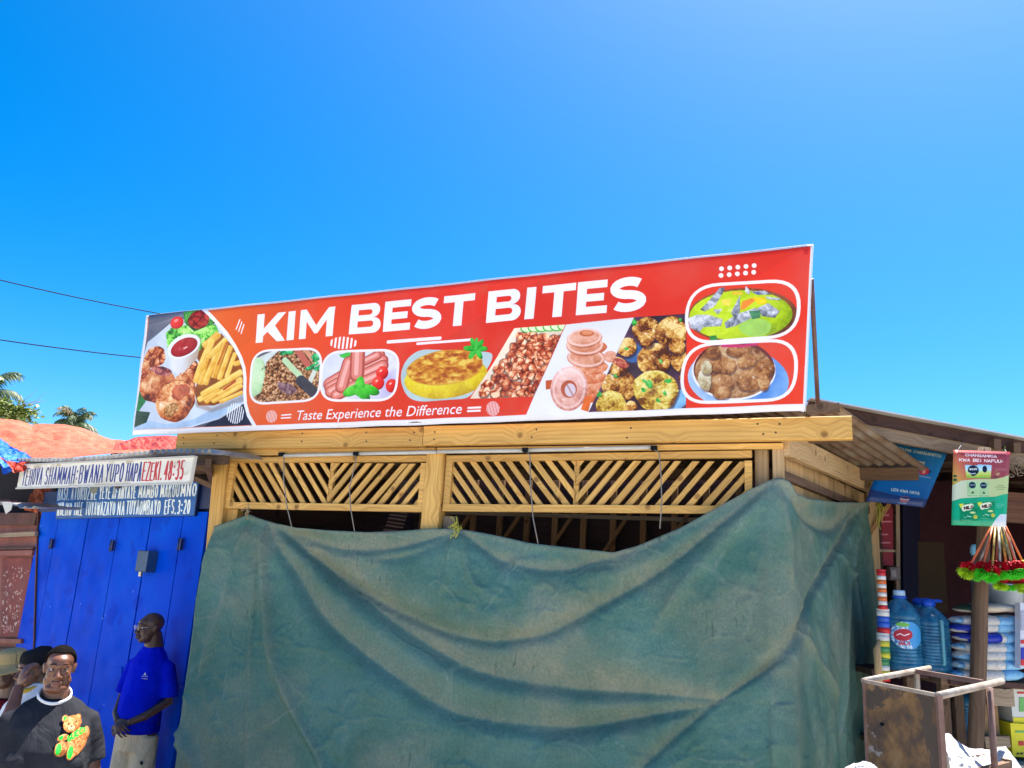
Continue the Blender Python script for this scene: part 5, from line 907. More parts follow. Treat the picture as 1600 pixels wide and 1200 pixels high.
# ================================================================ trees beyond
LEAF = noisy('palm_green', (.035, .07, .022), (.07, .11, .04), 8, .55, .1, c3=(.13, .14, .06)); DRY = noisy('dry_palm_leaf', (.22, .15, .07), (.34, .25, .12), 8, .7, .1); TRK = noisy('palm_bark', (.16, .12, .08), (.28, .22, .16), 7, .8, .3)
def palm(px, py, Y, size, n, seed, label, lean=0):
    r = random.Random(seed); c = atY(px, py, Y); t = T_('palm_tree', (c[0], c[1], 0), label, 'palm tree', 'palms behind the market'); b = np.array([c[0] + lean, c[1], 0])
    O_('trunk', M().tube([b, b * .6 + c * .4 + np.array([.15, 0, 0]), c * .8 + b * .2, c], [.22, .17, .14, .13], 10), TRK, t)
    for i in range(n):
        az = i / n * 6.283 + r.uniform(-.25, .25); el = r.uniform(-.15, 1.1) if i % 3 else r.uniform(.8, 1.35); L = size * r.uniform(.85, 1.1); m = M(); P = []
        for j in range(11):
            s = j / 10; e2 = el - s * s * r.uniform(1.5, 1.9); q = (P[-1] if P else c) + (np.array([math.cos(az) * math.cos(e2), math.sin(az) * math.cos(e2), math.sin(e2)]) * L / 10 if j else np.zeros(3)); P.append(q)
        m.tube(P, [.035 * size / 3 * (1 - .85 * j / 10) for j in range(11)], 4)
        side = np.array([-math.sin(az), math.cos(az), 0])
        for j in range(2, 44):
            s = j / 44 * 10; k_ = min(int(s), 9); q = P[k_] * (1 - s + k_) + P[k_ + 1] * (s - k_); d = P[k_ + 1] - P[k_]; d /= np.linalg.norm(d); ll = size * .30 * math.sin(min(1, .18 + s / 10) * math.pi * .93) + .1
            for sg in (-1, 1):
                tip = q + (side * sg * .72 + d * .55 + np.array([0, 0, -.5 - r.uniform(0, .5)])) * ll * r.uniform(.8, 1.1); w_ = d * .035 * size / 2.5; mid = (q + tip) / 2 + np.array([0, 0, .05]); m.add([q - w_ * .6, q + w_ * .6, mid + w_, tip, mid - w_], [[0, 1, 2, 4], [4, 2, 3]])
        O_('frond', m, DRY if i % 6 == 5 else LEAF, t)
    for i in range(6): a = i * 1.05; O_('coconut', M().ell(c + np.array([.2 * math.cos(a), .2 * math.sin(a), -.22]), .13, n=8, m=6), DRY, t)
palm(119, 660, 34, 1.15, 17, 3, 'small coconut palm rising over the orange tarpaulin left of the banner')
palm(-22, 612, 26, 1.35, 15, 5, 'coconut palm partly outside the left edge with drooping fronds')
def bushy(px, py, Y, R_, n, seed, label):
    r = random.Random(seed); c = atY(px, py, Y); t = T_('leafy_tree', (c[0], c[1], 0), label, 'tree'); O_('trunk', M().tube([(c[0], c[1], 0), c - (0, 0, .6), c], [.2, .14, .06], 8), TRK, t); m = M()
    for i in range(n):
        d = np.array([r.gauss(0, 1), r.gauss(0, 1), r.gauss(0, .6)]); d = d / (np.linalg.norm(d) + .1) * R_ * r.uniform(.2, 1) ** .5 * np.array([1.25, 1, .62]) * (1 + .25 * math.sin(d[0] * 5 + d[2] * 4)); q = c + d; u_ = np.array([r.gauss(0, 1), r.gauss(0, 1), r.gauss(0, .5)]); u_ /= np.linalg.norm(u_); v_ = np.cross(u_, np.array([r.gauss(0, .4), r.gauss(0, .4), 1.])); s = .075; m.add([q - u_ * s, q - v_ * s * .6, q + u_ * s, q + v_ * s * .6], [[0, 1, 2, 3]])
    O_('crown', m, noisy('yellow_green_leaf', (.08, .12, .015), (.16, .21, .035), 3, .5, 0, c3=(.24, .28, .07)), t)
    for i in range(5):
        p = c + np.array([r.uniform(.1, .5) * R_, 0, R_ * .2]); P = [p]
        for j in range(5): P.append(P[-1] + np.array([r.uniform(.05, .22), r.uniform(-.1, .1), r.uniform(-.02, .16)]))
        O_('twig', M().tube(P, [.014, .012, .009, .007, .005, .003], 4), TRK, t)
bushy(12, 645, 23, .68, 1500, 2, 'yellow-green leafy tree top with bare twigs behind the orange tarpaulin at the left edge')
def wire(a, b, sag, label):
    A, B = a, b; O_('overhead_wire', M().tube([A * (1 - t) + B * t - np.array([0, 0, sag * 4 * t * (1 - t)]) for t in np.linspace(0, 1, 24)], .010, 5), BLACKI, label=label, cat='wire')
wire(atY(-120, 407, 12), atY(420, 515, 16), .12, 'upper thin black overhead wire running down to the top edge of the banner')
wire(atY(-120, 512, 12), atY(420, 573, 16), .10, 'lower thin black overhead wire meeting the left edge of the banner')
# ================================================================ people
def skin(name, c1, c2):
    k = N(name, .42, .5); co = k.co('Object'); k.base(k.ramp(k.noise(co, 9, 5), [(.3, c1), (.7, c2)])); k.b.inputs['Subsurface Weight'].default_value = .08; k.b.inputs['Subsurface Radius'].default_value = (.02, .008, .004); k.bump(k.noise(co, 120, 3), .12, .001); return k.m
def cloth(name, c1, c2, sc=5, st=.6): k = N(name, .9, .08); co = k.co('Object'); k.base(k.ramp(k.noise(co, sc, 4), [(.35, c1), (.65, c2)])); w = k.n('ShaderNodeTexNoise'); k.i(w, 'Vector', k.co('Object', (1, 1, .7))); k.i(w, 'Scale', 7); k.i(w, 'Detail', 3); k.i(w, 'Distortion', 1.2); k.bump(w.outputs['Fac'], st, .04); return k.m
SK1 = skin('brown_skin', (.115, .045, .026), (.185, .078, .045)); SK2 = skin('dark_brown_skin', (.085, .038, .026), (.14, .064, .042)); SK3 = skin('deep_brown_skin', (.06, .028, .02), (.10, .046, .032))
EYEW = plain('eye_white', (.33, .29, .26), .4); IRIS = plain('dark_iris', (.02, .01, .008), .15); LIP = plain('lip_skin', (.20, .075, .06), .35); LIPD = plain('dark_lip_skin', (.10, .04, .035), .4)
HAIR = noisy('short_black_hair', (.003, .0025, .0025), (.010, .008, .007), 60, .95, .9, bs=160, d=.006, spec=.05)
def Rz(a): c, s = math.cos(a), math.sin(a); return np.array([[c, -s, 0], [s, c, 0], [0, 0, 1]])
def Rx(a): c, s = math.cos(a), math.sin(a); return np.array([[1, 0, 0], [0, c, -s], [0, s, c]])
class Rig:
    """places local coordinates (x image-right, -y facing, z up, origin at the feet) in the world"""
    def __init__(s, foot, yaw, sc=1, w=1): s.f = np.array(foot, float); s.R = Rz(yaw); s.s = sc; s.w = np.array([w, w, 1.])
    def __call__(s, p): return s.f + s.R @ (np.array(p, float) * s.s * s.w)
def ring(rig, cx, cy, z, rx, ry, n=24, tilt=0, pw=1.0):
    o = []
    for k in range(n):
        t = 2 * math.pi * k / n; c, q = math.cos(t), math.sin(t); c = math.copysign(abs(c) ** pw, c); q = math.copysign(abs(q) ** pw, q); o.append(rig((cx + rx * c, cy + ry * q, z + tilt * q)))
    return o
def head_mesh(m, rig, c, yaw, pitch, w=1., jaw=1., ks=1.):
    H = Rz(yaw) @ Rx(pitch); G = rig.R @ H; S = rig.s * ks; cw = rig(c); rs0 = m.rs; m.rs = 1.
    def e(p, r): m.ell(cw + G @ (np.array(p) * S), np.array(r) * S, G, 20, 14)
    def W(p): return cw + G @ (np.array(p) * S)
    e((0, .018, .04), (.074 * w, .094, .080)); e((0, -.018, -.022), (.066 * w, .072, .092)); e((0, -.025, -.072), (.055 * w * jaw, .056, .042 * jaw)); e((0, -.058, -.098), (.026 * jaw, .025, .018))
    e((0, -.048, .045), (.055 * w, .045, .035))
    for s in (-1, 1):
        e((s * .036 * w, -.055, -.03), (.026, .022, .030)); e((s * .030 * w * jaw, -.030, -.062), (.030 * jaw, .040, .040)); e((s * .0145, -.099, -.036), (.0125, .013, .0105)); e((s * .076 * w, .012, -.002), (.010, .022, .032)); e((s * .082 * w, .02, .010), (.008, .014, .018))
        e((s * .031, -.073, .0185), (.021, .017, .0085)); e((s * .031, -.072, -.010), (.019, .015, .007))
    m.tube([W((-.05 * w, -.069, .024)), W((-.028, -.083, .031)), W((0, -.087, .024)), W((.028, -.083, .031)), W((.05 * w, -.069, .024))], [.007 * S, .011 * S, .010 * S, .011 * S, .007 * S], 10)
    m.tube([W((0, -.08, .022)), W((0, -.098, -.01)), W((0, -.112, -.032)), W((0, -.100, -.042))], [.008 * S, .010 * S, .0145 * S, .010 * S], 10)
    e((0, -.088, -.068), (.030, .016, .020)); m.tube([W((0, .035, -.02)), W((0, .04, -.09)), W((0, .045, -.16)), W((0, .05, -.22))], [.052 * S, .060 * S, .064 * S, .08 * S], 16); m.rs = rs0
    return W, G, S
def hand(m, wr, d, nrm, sc=1., curl=.6, side=1, thumb=1.):
    """palm, four unequal fingers bent at two joints, thumb from the side of the palm"""
    wr = np.array(wr, float); d = np.array(d, float); d /= np.linalg.norm(d); nrm = np.array(nrm, float); nrm -= d * (nrm @ d); nrm /= np.linalg.norm(nrm); sx = np.cross(d, nrm) * side; R = np.c_[sx, d, nrm]
    m.ell(wr + d * .048 * sc, np.array([.040, .052, .017]) * sc, R, 14, 10)
    for i, (o, L) in enumerate(((-.030, .066), (-.010, .078), (.011, .073), (.031, .056))):
        p = wr + (d * .084 + sx * o) * sc; P = [wr + (d * .045 + sx * o * .7) * sc, p]; a = 0
        for j, f in enumerate((.45, .32, .23)): a += curl * (.6 if j == 0 else 1.); P.append(P[-1] + (d * math.cos(a) + nrm * math.sin(a) + sx * o * 1.2 * .2) * L * f * sc * 1.1)
        m.tube(P, [.0095 * sc, .0092 * sc, .0085 * sc, .0078 * sc, .0062 * sc], 8)
    P = [wr + (d * .02 - sx * .024) * sc, wr + (d * .045 - sx * .048) * sc, wr + (d * .070 - sx * .054 * thumb + nrm * .014) * sc, wr + (d * .092 - sx * .046 * thumb + nrm * .026) * sc]; m.tube(P, [.014 * sc, .0115 * sc, .010 * sc, .0075 * sc], 8)
def remesh(o, vox, sm=3):
    a = o.modifiers.new('join', 'REMESH'); a.mode = 'VOXEL'; a.voxel_size = vox; a.use_smooth_shade = True
    if sm: b = o.modifiers.new('soften', 'SMOOTH'); b.factor = .5; b.iterations = sm
    return o
def eyes(W, S, par, sep=.031, look=0, y=-.0705):
    for s in (-1, 1):
        e = O_('eye', M().ell(W((s * sep, y, .0045)), .0130 * S, None, 14, 10), EYEW, par); O_('iris', M().ell(W((s * sep + look, y - .0085, .0045)), .0068 * S, None, 12, 8), IRIS, e)
def brows(W, S, par, w=1.):
    for s in (-1, 1): O_('eyebrow', M().tube([W((s * .014, -.095, .030)), W((s * .030, -.0955, .037)), W((s * .050 * w, -.080, .032))], [.002 * S, .0032 * S, .0015 * S], 6), HAIR, par)
def lips(W, S, par, mat, y=-.1035):
    m = M(); m.tube([W((-.027, y + .018, -.0655)), W((-.012, y + .004, -.061)), W((0, y, -.0625)), W((.012, y + .004, -.061)), W((.027, y + .018, -.0655))], [.0015 * S, .0055 * S, .006 * S, .0055 * S, .0015 * S], 8); m.tube([W((-.025, y + .018, -.067)), W((-.01, y + .004, -.0735)), W((.01, y + .004, -.0735)), W((.025, y + .018, -.067))], [.0015 * S, .0068 * S, .0068 * S, .0015 * S], 8); O_('lips', m, mat, par)
def hairshell(W, G, S, par, w=1., hl=.0, mat=None):
    m = M()
    def fn(a, b):
        t = a * 2 * math.pi; ph = b * 1.0 * math.pi * .62; x, y, z = math.sin(ph) * math.cos(t), math.sin(ph) * math.sin(t), math.cos(ph)
        front = max(0, -y); side = abs(x)
        lim = 1.02 - .5 * front ** 1.2 if front > .2 else 1.25
        fr_ = max(0, -math.sin(t)); ph2 = ph * (1.06 - .60 * (1 - (1 - fr_) ** 3 if fr_ > 0 else 0)); x, y, z = math.sin(ph2) * math.cos(t), math.sin(ph2) * math.sin(t), math.cos(ph2); g = 1.02 + .008 * math.sin(a * 190) * math.sin(b * 70)
        return W((x * .0755 * w * g, .018 + y * .095 * g, (.038 + z * .0815 * g)))
    m.grid(fn, 40, 16); return O_('hair', m, mat or HAIR, par, solid=.006)
def legs(m, rig, hw, top=.92, r0=.09):
    for s in (-1, 1): m.tube([rig((s * hw, 0, top)), rig((s * hw, -.01, .5)), rig((s * hw, .01, .12)), rig((s * hw, 0, .04))], [r0, r0 * .62, r0 * .4, r0 * .42], 12); m.ell(rig((s * hw, -.06, .04)), (.045, .12, .04), rig.R)
# ---- woman in the teddy bear shirt
ey = atY(93, 1043, 4.1); rg = Rig((ey[0] - .035, 4.17, ey[2] - 1.583), .46, 1, .94); c = (0, .0, 1.572)
W1 = T_('person', rg.f, 'woman facing the street in a black T-shirt with a white collar and teddy bear print', 'person')
bd = M(); W, G, S = head_mesh(bd, rg, c, .0, .05, .98, 1.22, .85)
bd.ell(rg((0, -.03, 1.485)), (.052, .055, .026)); bd.tube([rg((0, .03, 1.53)), rg((0, .03, 1.44)), rg((0, .04, 1.36))], [.055, .058, .075], 16)
bd.loft([ring(rg, 0, .04, z, rx, ry) for z, rx, ry in ((.9, .20, .15), (1.1, .19, .14), (1.3, .18, .12), (1.38, .12, .09))]); legs(bd, rg, .1)
for s in (-1, 1):
    bd.tube([rg((s * .12, .04, 1.32)), rg((s * .2, .04, 1.2)), rg((s * .24, .0, 1.0)), rg((s * .25, -.05, .82))], [.052, .056, .046, .03], 14); hand(bd, rg((s * .25, -.055, .81)), rg.R @ np.array([0, -.15, -1]), rg.R @ np.array([-s, 0, 0]), .95, .35, s)
body = remesh(O_('body', bd, SK1, W1), .004, 7)
eyes(W, S, W1); brows(W, S, W1, 1.02); lips(W, S, W1, LIP); hairshell(W, G, S, W1, 1.02)
TSB = cloth('charcoal_jersey', (.016, .017, .022), (.034, .035, .042)); sh = M()
sh.loft([ring(rg, 0, cy, z, rx, ry, 32, t_) for z, rx, ry, cy, t_ in ((.80, .235, .20, .0, 0), (.95, .235, .20, -.005, 0), (1.08, .218, .185, -.01, 0), (1.22, .208, .178, -.01, 0), (1.31, .20, .155, .01, .0), (1.37, .18, .125, .03, .0), (1.41, .135, .10, .035, .003), (1.437, .085, .078, .03, .006))])
for s in (-1, 1):
    sh.tube([rg((s * .09, .035, 1.36)), rg((s * .165, .035, 1.32)), rg((s * .20, .03, 1.22)), rg((s * .222, .02, 1.135))], [.052, .066, .068, .066], 20); sh.ell(rg((s * .085, -.10, 1.16)), (.10, .085, .085), rg.R)
remesh(O_('shirt', sh, TSB, W1), .008, 4)
rgm = M(); P = [rg((.074 * math.cos(a), .022 + .074 * math.sin(a), 1.437 + .024 * math.sin(a) - .012 * max(0, -math.sin(a)))) for a in np.linspace(0, 2 * math.pi, 33)]; rgm.tube(P, .0065, 10, cap=False, ry=[.027] * 33); O_('collar', rgm, cloth('white_ribbing', (.68, .68, .70), (.75, .75, .76), 20, .3), W1)
tr = M().loft([ring(rg, 0, 0.01, z, rx, ry) for z, rx, ry in ((.55, .2, .14), (.8, .215, .165), (.98, .20, .15))])
for s in (-1, 1): tr.tube([rg((s * .1, 0, .85)), rg((s * .1, 0, .5)), rg((s * .1, 0, .12))], [.12, .09, .07], 14)
remesh(O_('trousers', tr, cloth('black_cotton', (.012, .012, .014), (.022, .022, .025)), W1), .01, 2)
ba, bm = bear_art(); BEAR = printed('bear_print', ba, .8, alpha=bm, spec=.1)
def chest(a, b):
    x = .045 + .145 * a; z = 1.185 + .195 * b
    ry = np.interp(z, [.95, 1.08, 1.22, 1.31, 1.37], [.205, .185, .178, .155, .125]); cy = np.interp(z, [.95, 1.22, 1.31, 1.37], [-.005, -.01, .01, .03]); rx = .215
    y = cy - ry * math.sqrt(max(.05, 1 - (x / rx) ** 2)); q = 1 - ((x - math.copysign(.085, x)) / .10) ** 2 - ((z - 1.16) / .085) ** 2
    if q > 0: y = min(y, -.10 - .085 * math.sqrt(q))
    return rg((x, y - .006, z))
# smoothed patch laid on the chest, drawn a few millimetres proud of the jersey
cg = np.array([[chest(i / 24, j / 28) for i in range(25)] for j in range(29)])
for _ in range(6): cg[1:-1, 1:-1] = (cg[:-2, 1:-1] + cg[2:, 1:-1] + cg[1:-1, :-2] + cg[1:-1, 2:]) / 4
cg = cg - rg.R[:, 1] * -.0 + rg.R @ np.array([0, -.008, 0])
O_('bear_patch', M().grid(lambda a, b: cg[min(28, round(b * 28)), min(24, round(a * 24))], 24, 28), BEAR, W1)
# ---- man in blue shirt, in profile against the doors
ey = atY(226, 981, 6.2); rg = Rig((ey[0] + .05, 6.25, ey[2] - 1.56), -.28, 1, .84); c = (-.02, -.03, 1.56)
W2 = T_('person', rg.f, 'bald man with glasses in royal blue T-shirt and cream shorts by the blue doors', 'person')
bd = M(); bd.rs = .86; W, G, S = head_mesh(bd, rg, c, -.52, .02, 1.0, 1.12, .90); bd.tube([rg((-.01, .01, 1.52)), rg((0, .03, 1.44)), rg((0, .04, 1.34))], [.072, .078, .085], 16)
bd.loft([ring(rg, 0, .03, z, rx, ry) for z, rx, ry in ((.85, .15, .12), (1.1, .15, .13), (1.3, .15, .10), (1.36, .11, .08))]); legs(bd, rg, .09)
hw = rg((-.02, -.245, .905))
for s in (-1, 1):
    el = (s * .235, .03, 1.06); bd.tube([rg((s * .12, .03, 1.30)), rg((s * .2, .04, 1.2)), rg(el), rg((s * .14, -.13, .97)), rg((s * .055, -.205, .93))], [.05, .047, .04, .036, .026], 14)
    hand(bd, rg((s * .055, -.21, .93)), rg.R @ np.array([-s * .75, -.35, -.45]), rg.R @ np.array([0, .8, -.3]), 1., .75, s)
remesh(O_('body', bd, SK2, W2), .004, 7); eyes(W, S, W2); brows(W, S, W2); lips(W, S, W2, LIPD)
gl = M()
for s in (-1, 1):
    P = [W((s * .032 + .022 * math.cos(a), -.1085, .004 + .017 * math.sin(a))) for a in np.linspace(0, 2 * math.pi, 21)]; gl.tube(P, .0016 * S, 6, cap=False); gl.tube([W((s * .054, -.106, .008)), W((s * .080, -.05, .010)), W((s * .083, .015, .012))], .0016 * S, 6)
gl.tube([W((-.011, -.1085, .008)), W((.011, -.1085, .008))], .0016 * S, 6); G2 = O_('spectacles', gl, plain('gold_wire', (.65, .55, .35), .3, metal=.9), W2)
gm_ = N('spectacle_glass', .05, .5); gm_.b.inputs['Transmission Weight'].default_value = 1.; gm_.b.inputs['IOR'].default_value = 1.1; gm_.base((.9, .95, .97))
for s in (-1, 1): O_('lens', M().ell(W((s * .032, -.1085, .004)), (.021, .0012, .016), G, 16, 8), gm_.m, G2)
TSU = cloth('royal_blue_jersey', (.001, .008, .55), (.002, .02, .72)); sh = M(); sh.rs = .84
sh.loft([ring(rg, 0, cy, z, rx, ry, 32) for z, rx, ry, cy in ((.84, .178, .165, .0), (.95, .18, .185, -.02), (1.08, .176, .175, -.02), (1.2, .178, .145, .0), (1.32, .172, .115, .02), (1.385, .13, .09, .03), (1.43, .08, .075, .02))])
for s in (-1, 1): sh.tube([rg((s * .09, .03, 1.33)), rg((s * .175, .035, 1.285)), rg((s * .222, .035, 1.16)), rg((s * .24, .03, 1.085))], [.05, .066, .068, .07], 18)
remesh(O_('shirt', sh, TSU, W2), .008, 4)
so_ = M(); so_.rs = .84; so_.loft([ring(rg, 0, .0, z, rx, ry) for z, rx, ry in ((.72, .17, .13), (.86, .165, .135), (.92, .15, .12))])
for s in (-1, 1): so_.tube([rg((s * .088, 0, .82)), rg((s * .095, 0, .62)), rg((s * .1, 0, .46))], [.105, .105, .108], 16)
sr = remesh(O_('shorts', so_, cloth('cream_cotton', (.72, .58, .38), (.82, .69, .48), 4, .9), W2), .009, 2)
O_('pocket_tab', M().box(rg((.16, -.10, .66)), (.03, .008, .02), -.75), BLACKI, W2)
lg = M(); fr = rg.R @ np.array([0, -1., 0]); cc = rg((.085, -.125, 1.235))
for i in range(5): q = cc + rg.R @ np.array([(i - 2) * .011, -.006, .0]); lg.box(q, (.005, .003, .006), -.75); lg.box(q - (0, 0, .016), (.006, .003, .005), -.75)
lg.box(cc + rg.R @ np.array([0, -.007, .012]), (.035, .003, .006), -.75); lg.box(cc + rg.R @ np.array([0, -.007, .020]), (.014, .003, .008), -.75); O_('chest_print', lg, plain('white_ink', (.75, .75, .78), .6), W2)
# ---- person with the black cap, hand raised to the face
ey = atY(42, 1046, 5.0); rg = Rig((ey[0] + .02, 5.06, ey[2] - 1.50), -.45, 1, .88); c = (0, -.02, 1.49)
W3 = T_('person', rg.f, 'person in a black brimless cap and white shirt resting a hand against the face', 'person')
bd = M(); W, G, S = head_mesh(bd, rg, c, -.25, .12, 1., 1., .84); bd.tube([rg((0, .02, 1.46)), rg((0, .05, 1.30))], [.055, .075], 14); bd.loft([ring(rg, 0, .04, z, rx, ry) for z, rx, ry in ((.8, .15, .12), (1.1, .16, .13), (1.28, .13, .09))]); legs(bd, rg, .09, .86)
wr = atY(30, 1072, 4.86); el = atY(16, 1118, 4.80); bd.tube([rg((-.15, .0, 1.24)), el * .5 + rg((-.16, -.05, 1.15)) * .5, el, wr], [.05, .045, .042, .027], 14); hand(bd, wr, atY(44, 1038, 4.88) - wr, np.array([.6, .8, 0.]), 1.0, .7, 1)
bd.tube([rg((.15, .02, 1.24)), rg((.2, .02, 1.0)), rg((.17, -.1, .85))], [.05, .042, .03], 12); remesh(O_('body', bd, SK1, W3), .004, 4); eyes(W, S, W3); brows(W, S, W3); lips(W, S, W3, LIPD)
cp = M(); cp.loft([[W((x, y, z)) for x, y, z in [(r_ * .083 * math.cos(t), .02 + r_ * .104 * math.sin(t), zz + .012 * math.sin(t)) for t in np.linspace(0, 2 * math.pi, 28, endpoint=False)]] for r_, zz in ((1., .04), (1.03, .075), (1.0, .115), (.86, .138), (.3, .15))]); O_('cap', cp, cloth('black_felt', (.01, .01, .012), (.02, .02, .024)), W3)
sh = M(); sh.loft([ring(rg, 0, .03, z, rx, ry, 28) for z, rx, ry in ((.75, .2, .16), (1.0, .20, .16), (1.2, .20, .15), (1.32, .18, .13), (1.39, .13, .10), (1.425, .09, .08))])
for s in (-1, 1): sh.tube([rg((s * .10, .03, 1.33)), rg((s * .18, .03, 1.25)), rg((s * .21, .0, 1.1))], [.055, .07, .075], 16)
remesh(O_('shirt', sh, cloth('white_cotton', (.66, .67, .72), (.74, .75, .79)), W3), .009, 3); O_('undershirt', M().tube([rg((.07 * math.cos(a), -.0 + .075 * math.sin(a), 1.41 + .03 * math.sin(a))) for a in np.linspace(0, 6.283, 25)], .016, 8, cap=False), plain('mustard_cotton', (.55, .36, .04), .8), W3)
tr = M(); tr.loft([ring(rg, 0, 0.01, z, rx, ry) for z, rx, ry in ((.55, .17, .14), (.85, .18, .14))])
for s in (-1, 1): tr.tube([rg((s * .09, 0, .8)), rg((s * .09, 0, .12))], [.1, .07], 12)
O_('trousers', tr, cloth('grey_cotton', (.05, .05, .06), (.08, .08, .09)), W3)
# ---- person with straw hat
ey = atY(7, 1047, 5.35); rg = Rig((ey[0] + .01, 5.4, ey[2] - 1.50), -.3, 1, .88); c = (0, -.02, 1.49)
W4 = T_('person', rg.f, 'person under a woven straw hat in a dark red shirt at the left edge', 'person')
bd = M(); W, G, S = head_mesh(bd, rg, c, -.3, .15, 1.02, 1.05, .86); bd.tube([rg((0, .02, 1.46)), rg((0, .05, 1.30))], [.058, .075], 14); bd.loft([ring(rg, 0, .04, z, rx, ry) for z, rx, ry in ((.8, .15, .12), (1.1, .16, .13), (1.28, .13, .09))]); legs(bd, rg, .09, .86)
for s in (-1, 1): bd.tube([rg((s * .16, .02, 1.24)), rg((s * .22, .02, 1.0)), rg((s * .18, -.12, .85))], [.05, .042, .03], 12); hand(bd, rg((s * .18, -.12, .85)), rg.R @ np.array([0, -.5, -.8]), rg.R @ np.array([-s, 0, 0.]), 1., .5, s)
remesh(O_('body', bd, SK3, W4), .005, 3); eyes(W, S, W4); brows(W, S, W4); lips(W, S, W4, LIPD)
STR = N('woven_straw', .8, .3); co = STR.co('Object'); wv = STR.n('ShaderNodeTexWave'); STR.i(wv, 'Vector', co); STR.i(wv, 'Scale', 55); STR.i(wv, 'Distortion', 2.); STR.base(STR.ramp(wv.outputs['Fac'], [(.2, (.34, .23, .09)), (.8, (.60, .46, .22))])); STR.bump(wv.outputs['Fac'], .6, .004)
ht = M()
def brim(a, b):
    prof = [(1.78, .018), (1.45, .035), (1.12, .050), (1.03, .055), (1.0, .10), (.92, .135), (.6, .152), (.02, .156)]; q = b * 7; i = min(int(q), 6); r_ = prof[i][0] * (1 - q + i) + prof[i + 1][0] * (q - i); zz = prof[i][1] * (1 - q + i) + prof[i + 1][1] * (q - i); t = a * 2 * math.pi
    return W((r_ * .086 * math.cos(t), .02 + r_ * .105 * math.sin(t), zz + (.012 * math.sin(2 * t) if r_ > 1.1 else 0)))
ht.grid(brim, 40, 21); O_('straw_hat', ht, STR.m, W4, solid=.004)
sh = M(); sh.loft([ring(rg, 0, .03, z, rx, ry, 28) for z, rx, ry in ((.75, .2, .16), (1.0, .20, .16), (1.15, .195, .15), (1.26, .17, .12), (1.33, .11, .085))])
for s in (-1, 1): sh.tube([rg((s * .12, .03, 1.26)), rg((s * .18, .03, 1.19)), rg((s * .225, .02, 1.04))], [.055, .07, .075], 16)
remesh(O_('shirt', sh, cloth('maroon_cotton', (.09, .006, .010), (.15, .012, .018)), W4), .009, 3)
tr = M(); tr.loft([ring(rg, 0, 0.01, z, rx, ry) for z, rx, ry in ((.55, .17, .14), (.85, .18, .14))])
for s in (-1, 1): tr.tube([rg((s * .09, 0, .8)), rg((s * .09, 0, .12))], [.1, .07], 12)
O_('trousers', tr, cloth('navy_cotton', (.015, .02, .04), (.025, .03, .06)), W4)
# ================================================================ corner shop on the right
YF = 5.0
SHOP = T_('corner_shop', (3.3, YF, .9), 'open-fronted timber shop with a dark maroon interior right of the stall', 'shop')
MAR = noisy('maroon_wall_paint', (.035, .004, .012), (.055, .008, .018), 3, .7, .1); NAVY = plain('navy_door_paint', (.012, .015, .05), .6)
O_('rear_wall', M().box((3.5, 7.9, 2.2), (3.4, .06, 2.7)), MAR, SHOP)
O_('side_wall', M().slab([(5.1, 4.9, .9), (5.1, 7.9, .9), (5.1, 7.9, 3.5), (5.1, 4.9, 3.2)], (-1, 0, 0), .05), MAR, SHOP)
s_in = [SI.pt(2.25, 0) + np.array([.0, .05, 0]), np.array([2.95, 7.9, 0])]
O_('side_wall', M().slab([s_in[0] + (0, 0, .9), s_in[1] + (0, 0, .9), s_in[1] + (0, 0, 3.4), s_in[0] + (0, 0, 3.3)], (1, 0, 0), .04), DARKW, SHOP)
eL = atY(1262, 626, YF); eR = atY(1640, 696, YF); ev = eR - eL
eX = eL + ev * 2.2; bkv = np.array([0, 3.1, .35])
def rf(a, b): p = eL + (eX - eL) * a + bkv * b; return (p[0], p[1], p[2] + .008 * math.sin((a * 2.2 * np.linalg.norm(ev)) / .076 * 6.283) * 0 + .0)
O_('roof_sheet', M().grid(rf, 40, 4), RUST, SHOP, solid=.004)
d3 = lambda p, z, y=0: np.array([p[0], p[1] + y, p[2] + z])
O_('drip_edge', M().beam(d3(eL, .004, -.03), d3(eX, .004, -.03), .07, .010), plain('bright_zinc', (.62, .62, .6), .35, metal=.3), SHOP)
O_('eave_batten', M().beam(d3(eL, -.045, .02), d3(eX, -.045, .02), .05, .07), DARKW, SHOP)
O_('header_board', M().beam(d3(eL + ev * .2, -.118, .03), d3(eX, -.118, .03), .03, .085), GREYW, SHOP)
O_('inner_header', M().beam(d3(eL + ev * .2, -.11, .12), d3(eX, -.11, .12), .04, .06), DARKW, SHOP)
for a_ in (.76, .84, .97): q = eL + ev * a_; O_('rafter_end', M().beam(d3(q, -.07, -.06), d3(q, -.02, .5), .045, .06), OLDW, SHOP)
for a_ in (.3, .9, 1.4, 1.9): q = eL + ev * a_; O_('rafter', M().beam(d3(q, -.06, .1), d3(q, .25, 2.8), .05, .08), DARKW, SHOP)
O_('cross_board', M().beam(atY(1566, 792, 5.35), atY(1680, 800, 5.35), .03, .20), wood('red_brown_plank', (.13, .055, .03), (.08, .03, .02), (.03, .012, .01), .7), SHOP)
kbk = M(); kbk.box(atY(1420, 800, 7.2), (.04, .04, 2.6)); O_('door_frame', M().beam(atY(1403, 1060, 6.4), atY(1401, 788, 6.4), .03, .04, up=(0, 1, 0)), GREYW, SHOP)
O_('door_leaf', M().slab([atY(1412, 1060, 6.8), atY(1440, 1060, 7.2), atY(1436, 700, 7.2), atY(1410, 700, 6.8)], (.3, -1, 0), .03), NAVY, SHOP)
O_('light_plank', M().beam(atY(1368, 762, 6.1), atY(1440, 753, 6.0), .02, .05), plain('cream_plank', (.62, .52, .38), .6), SHOP)
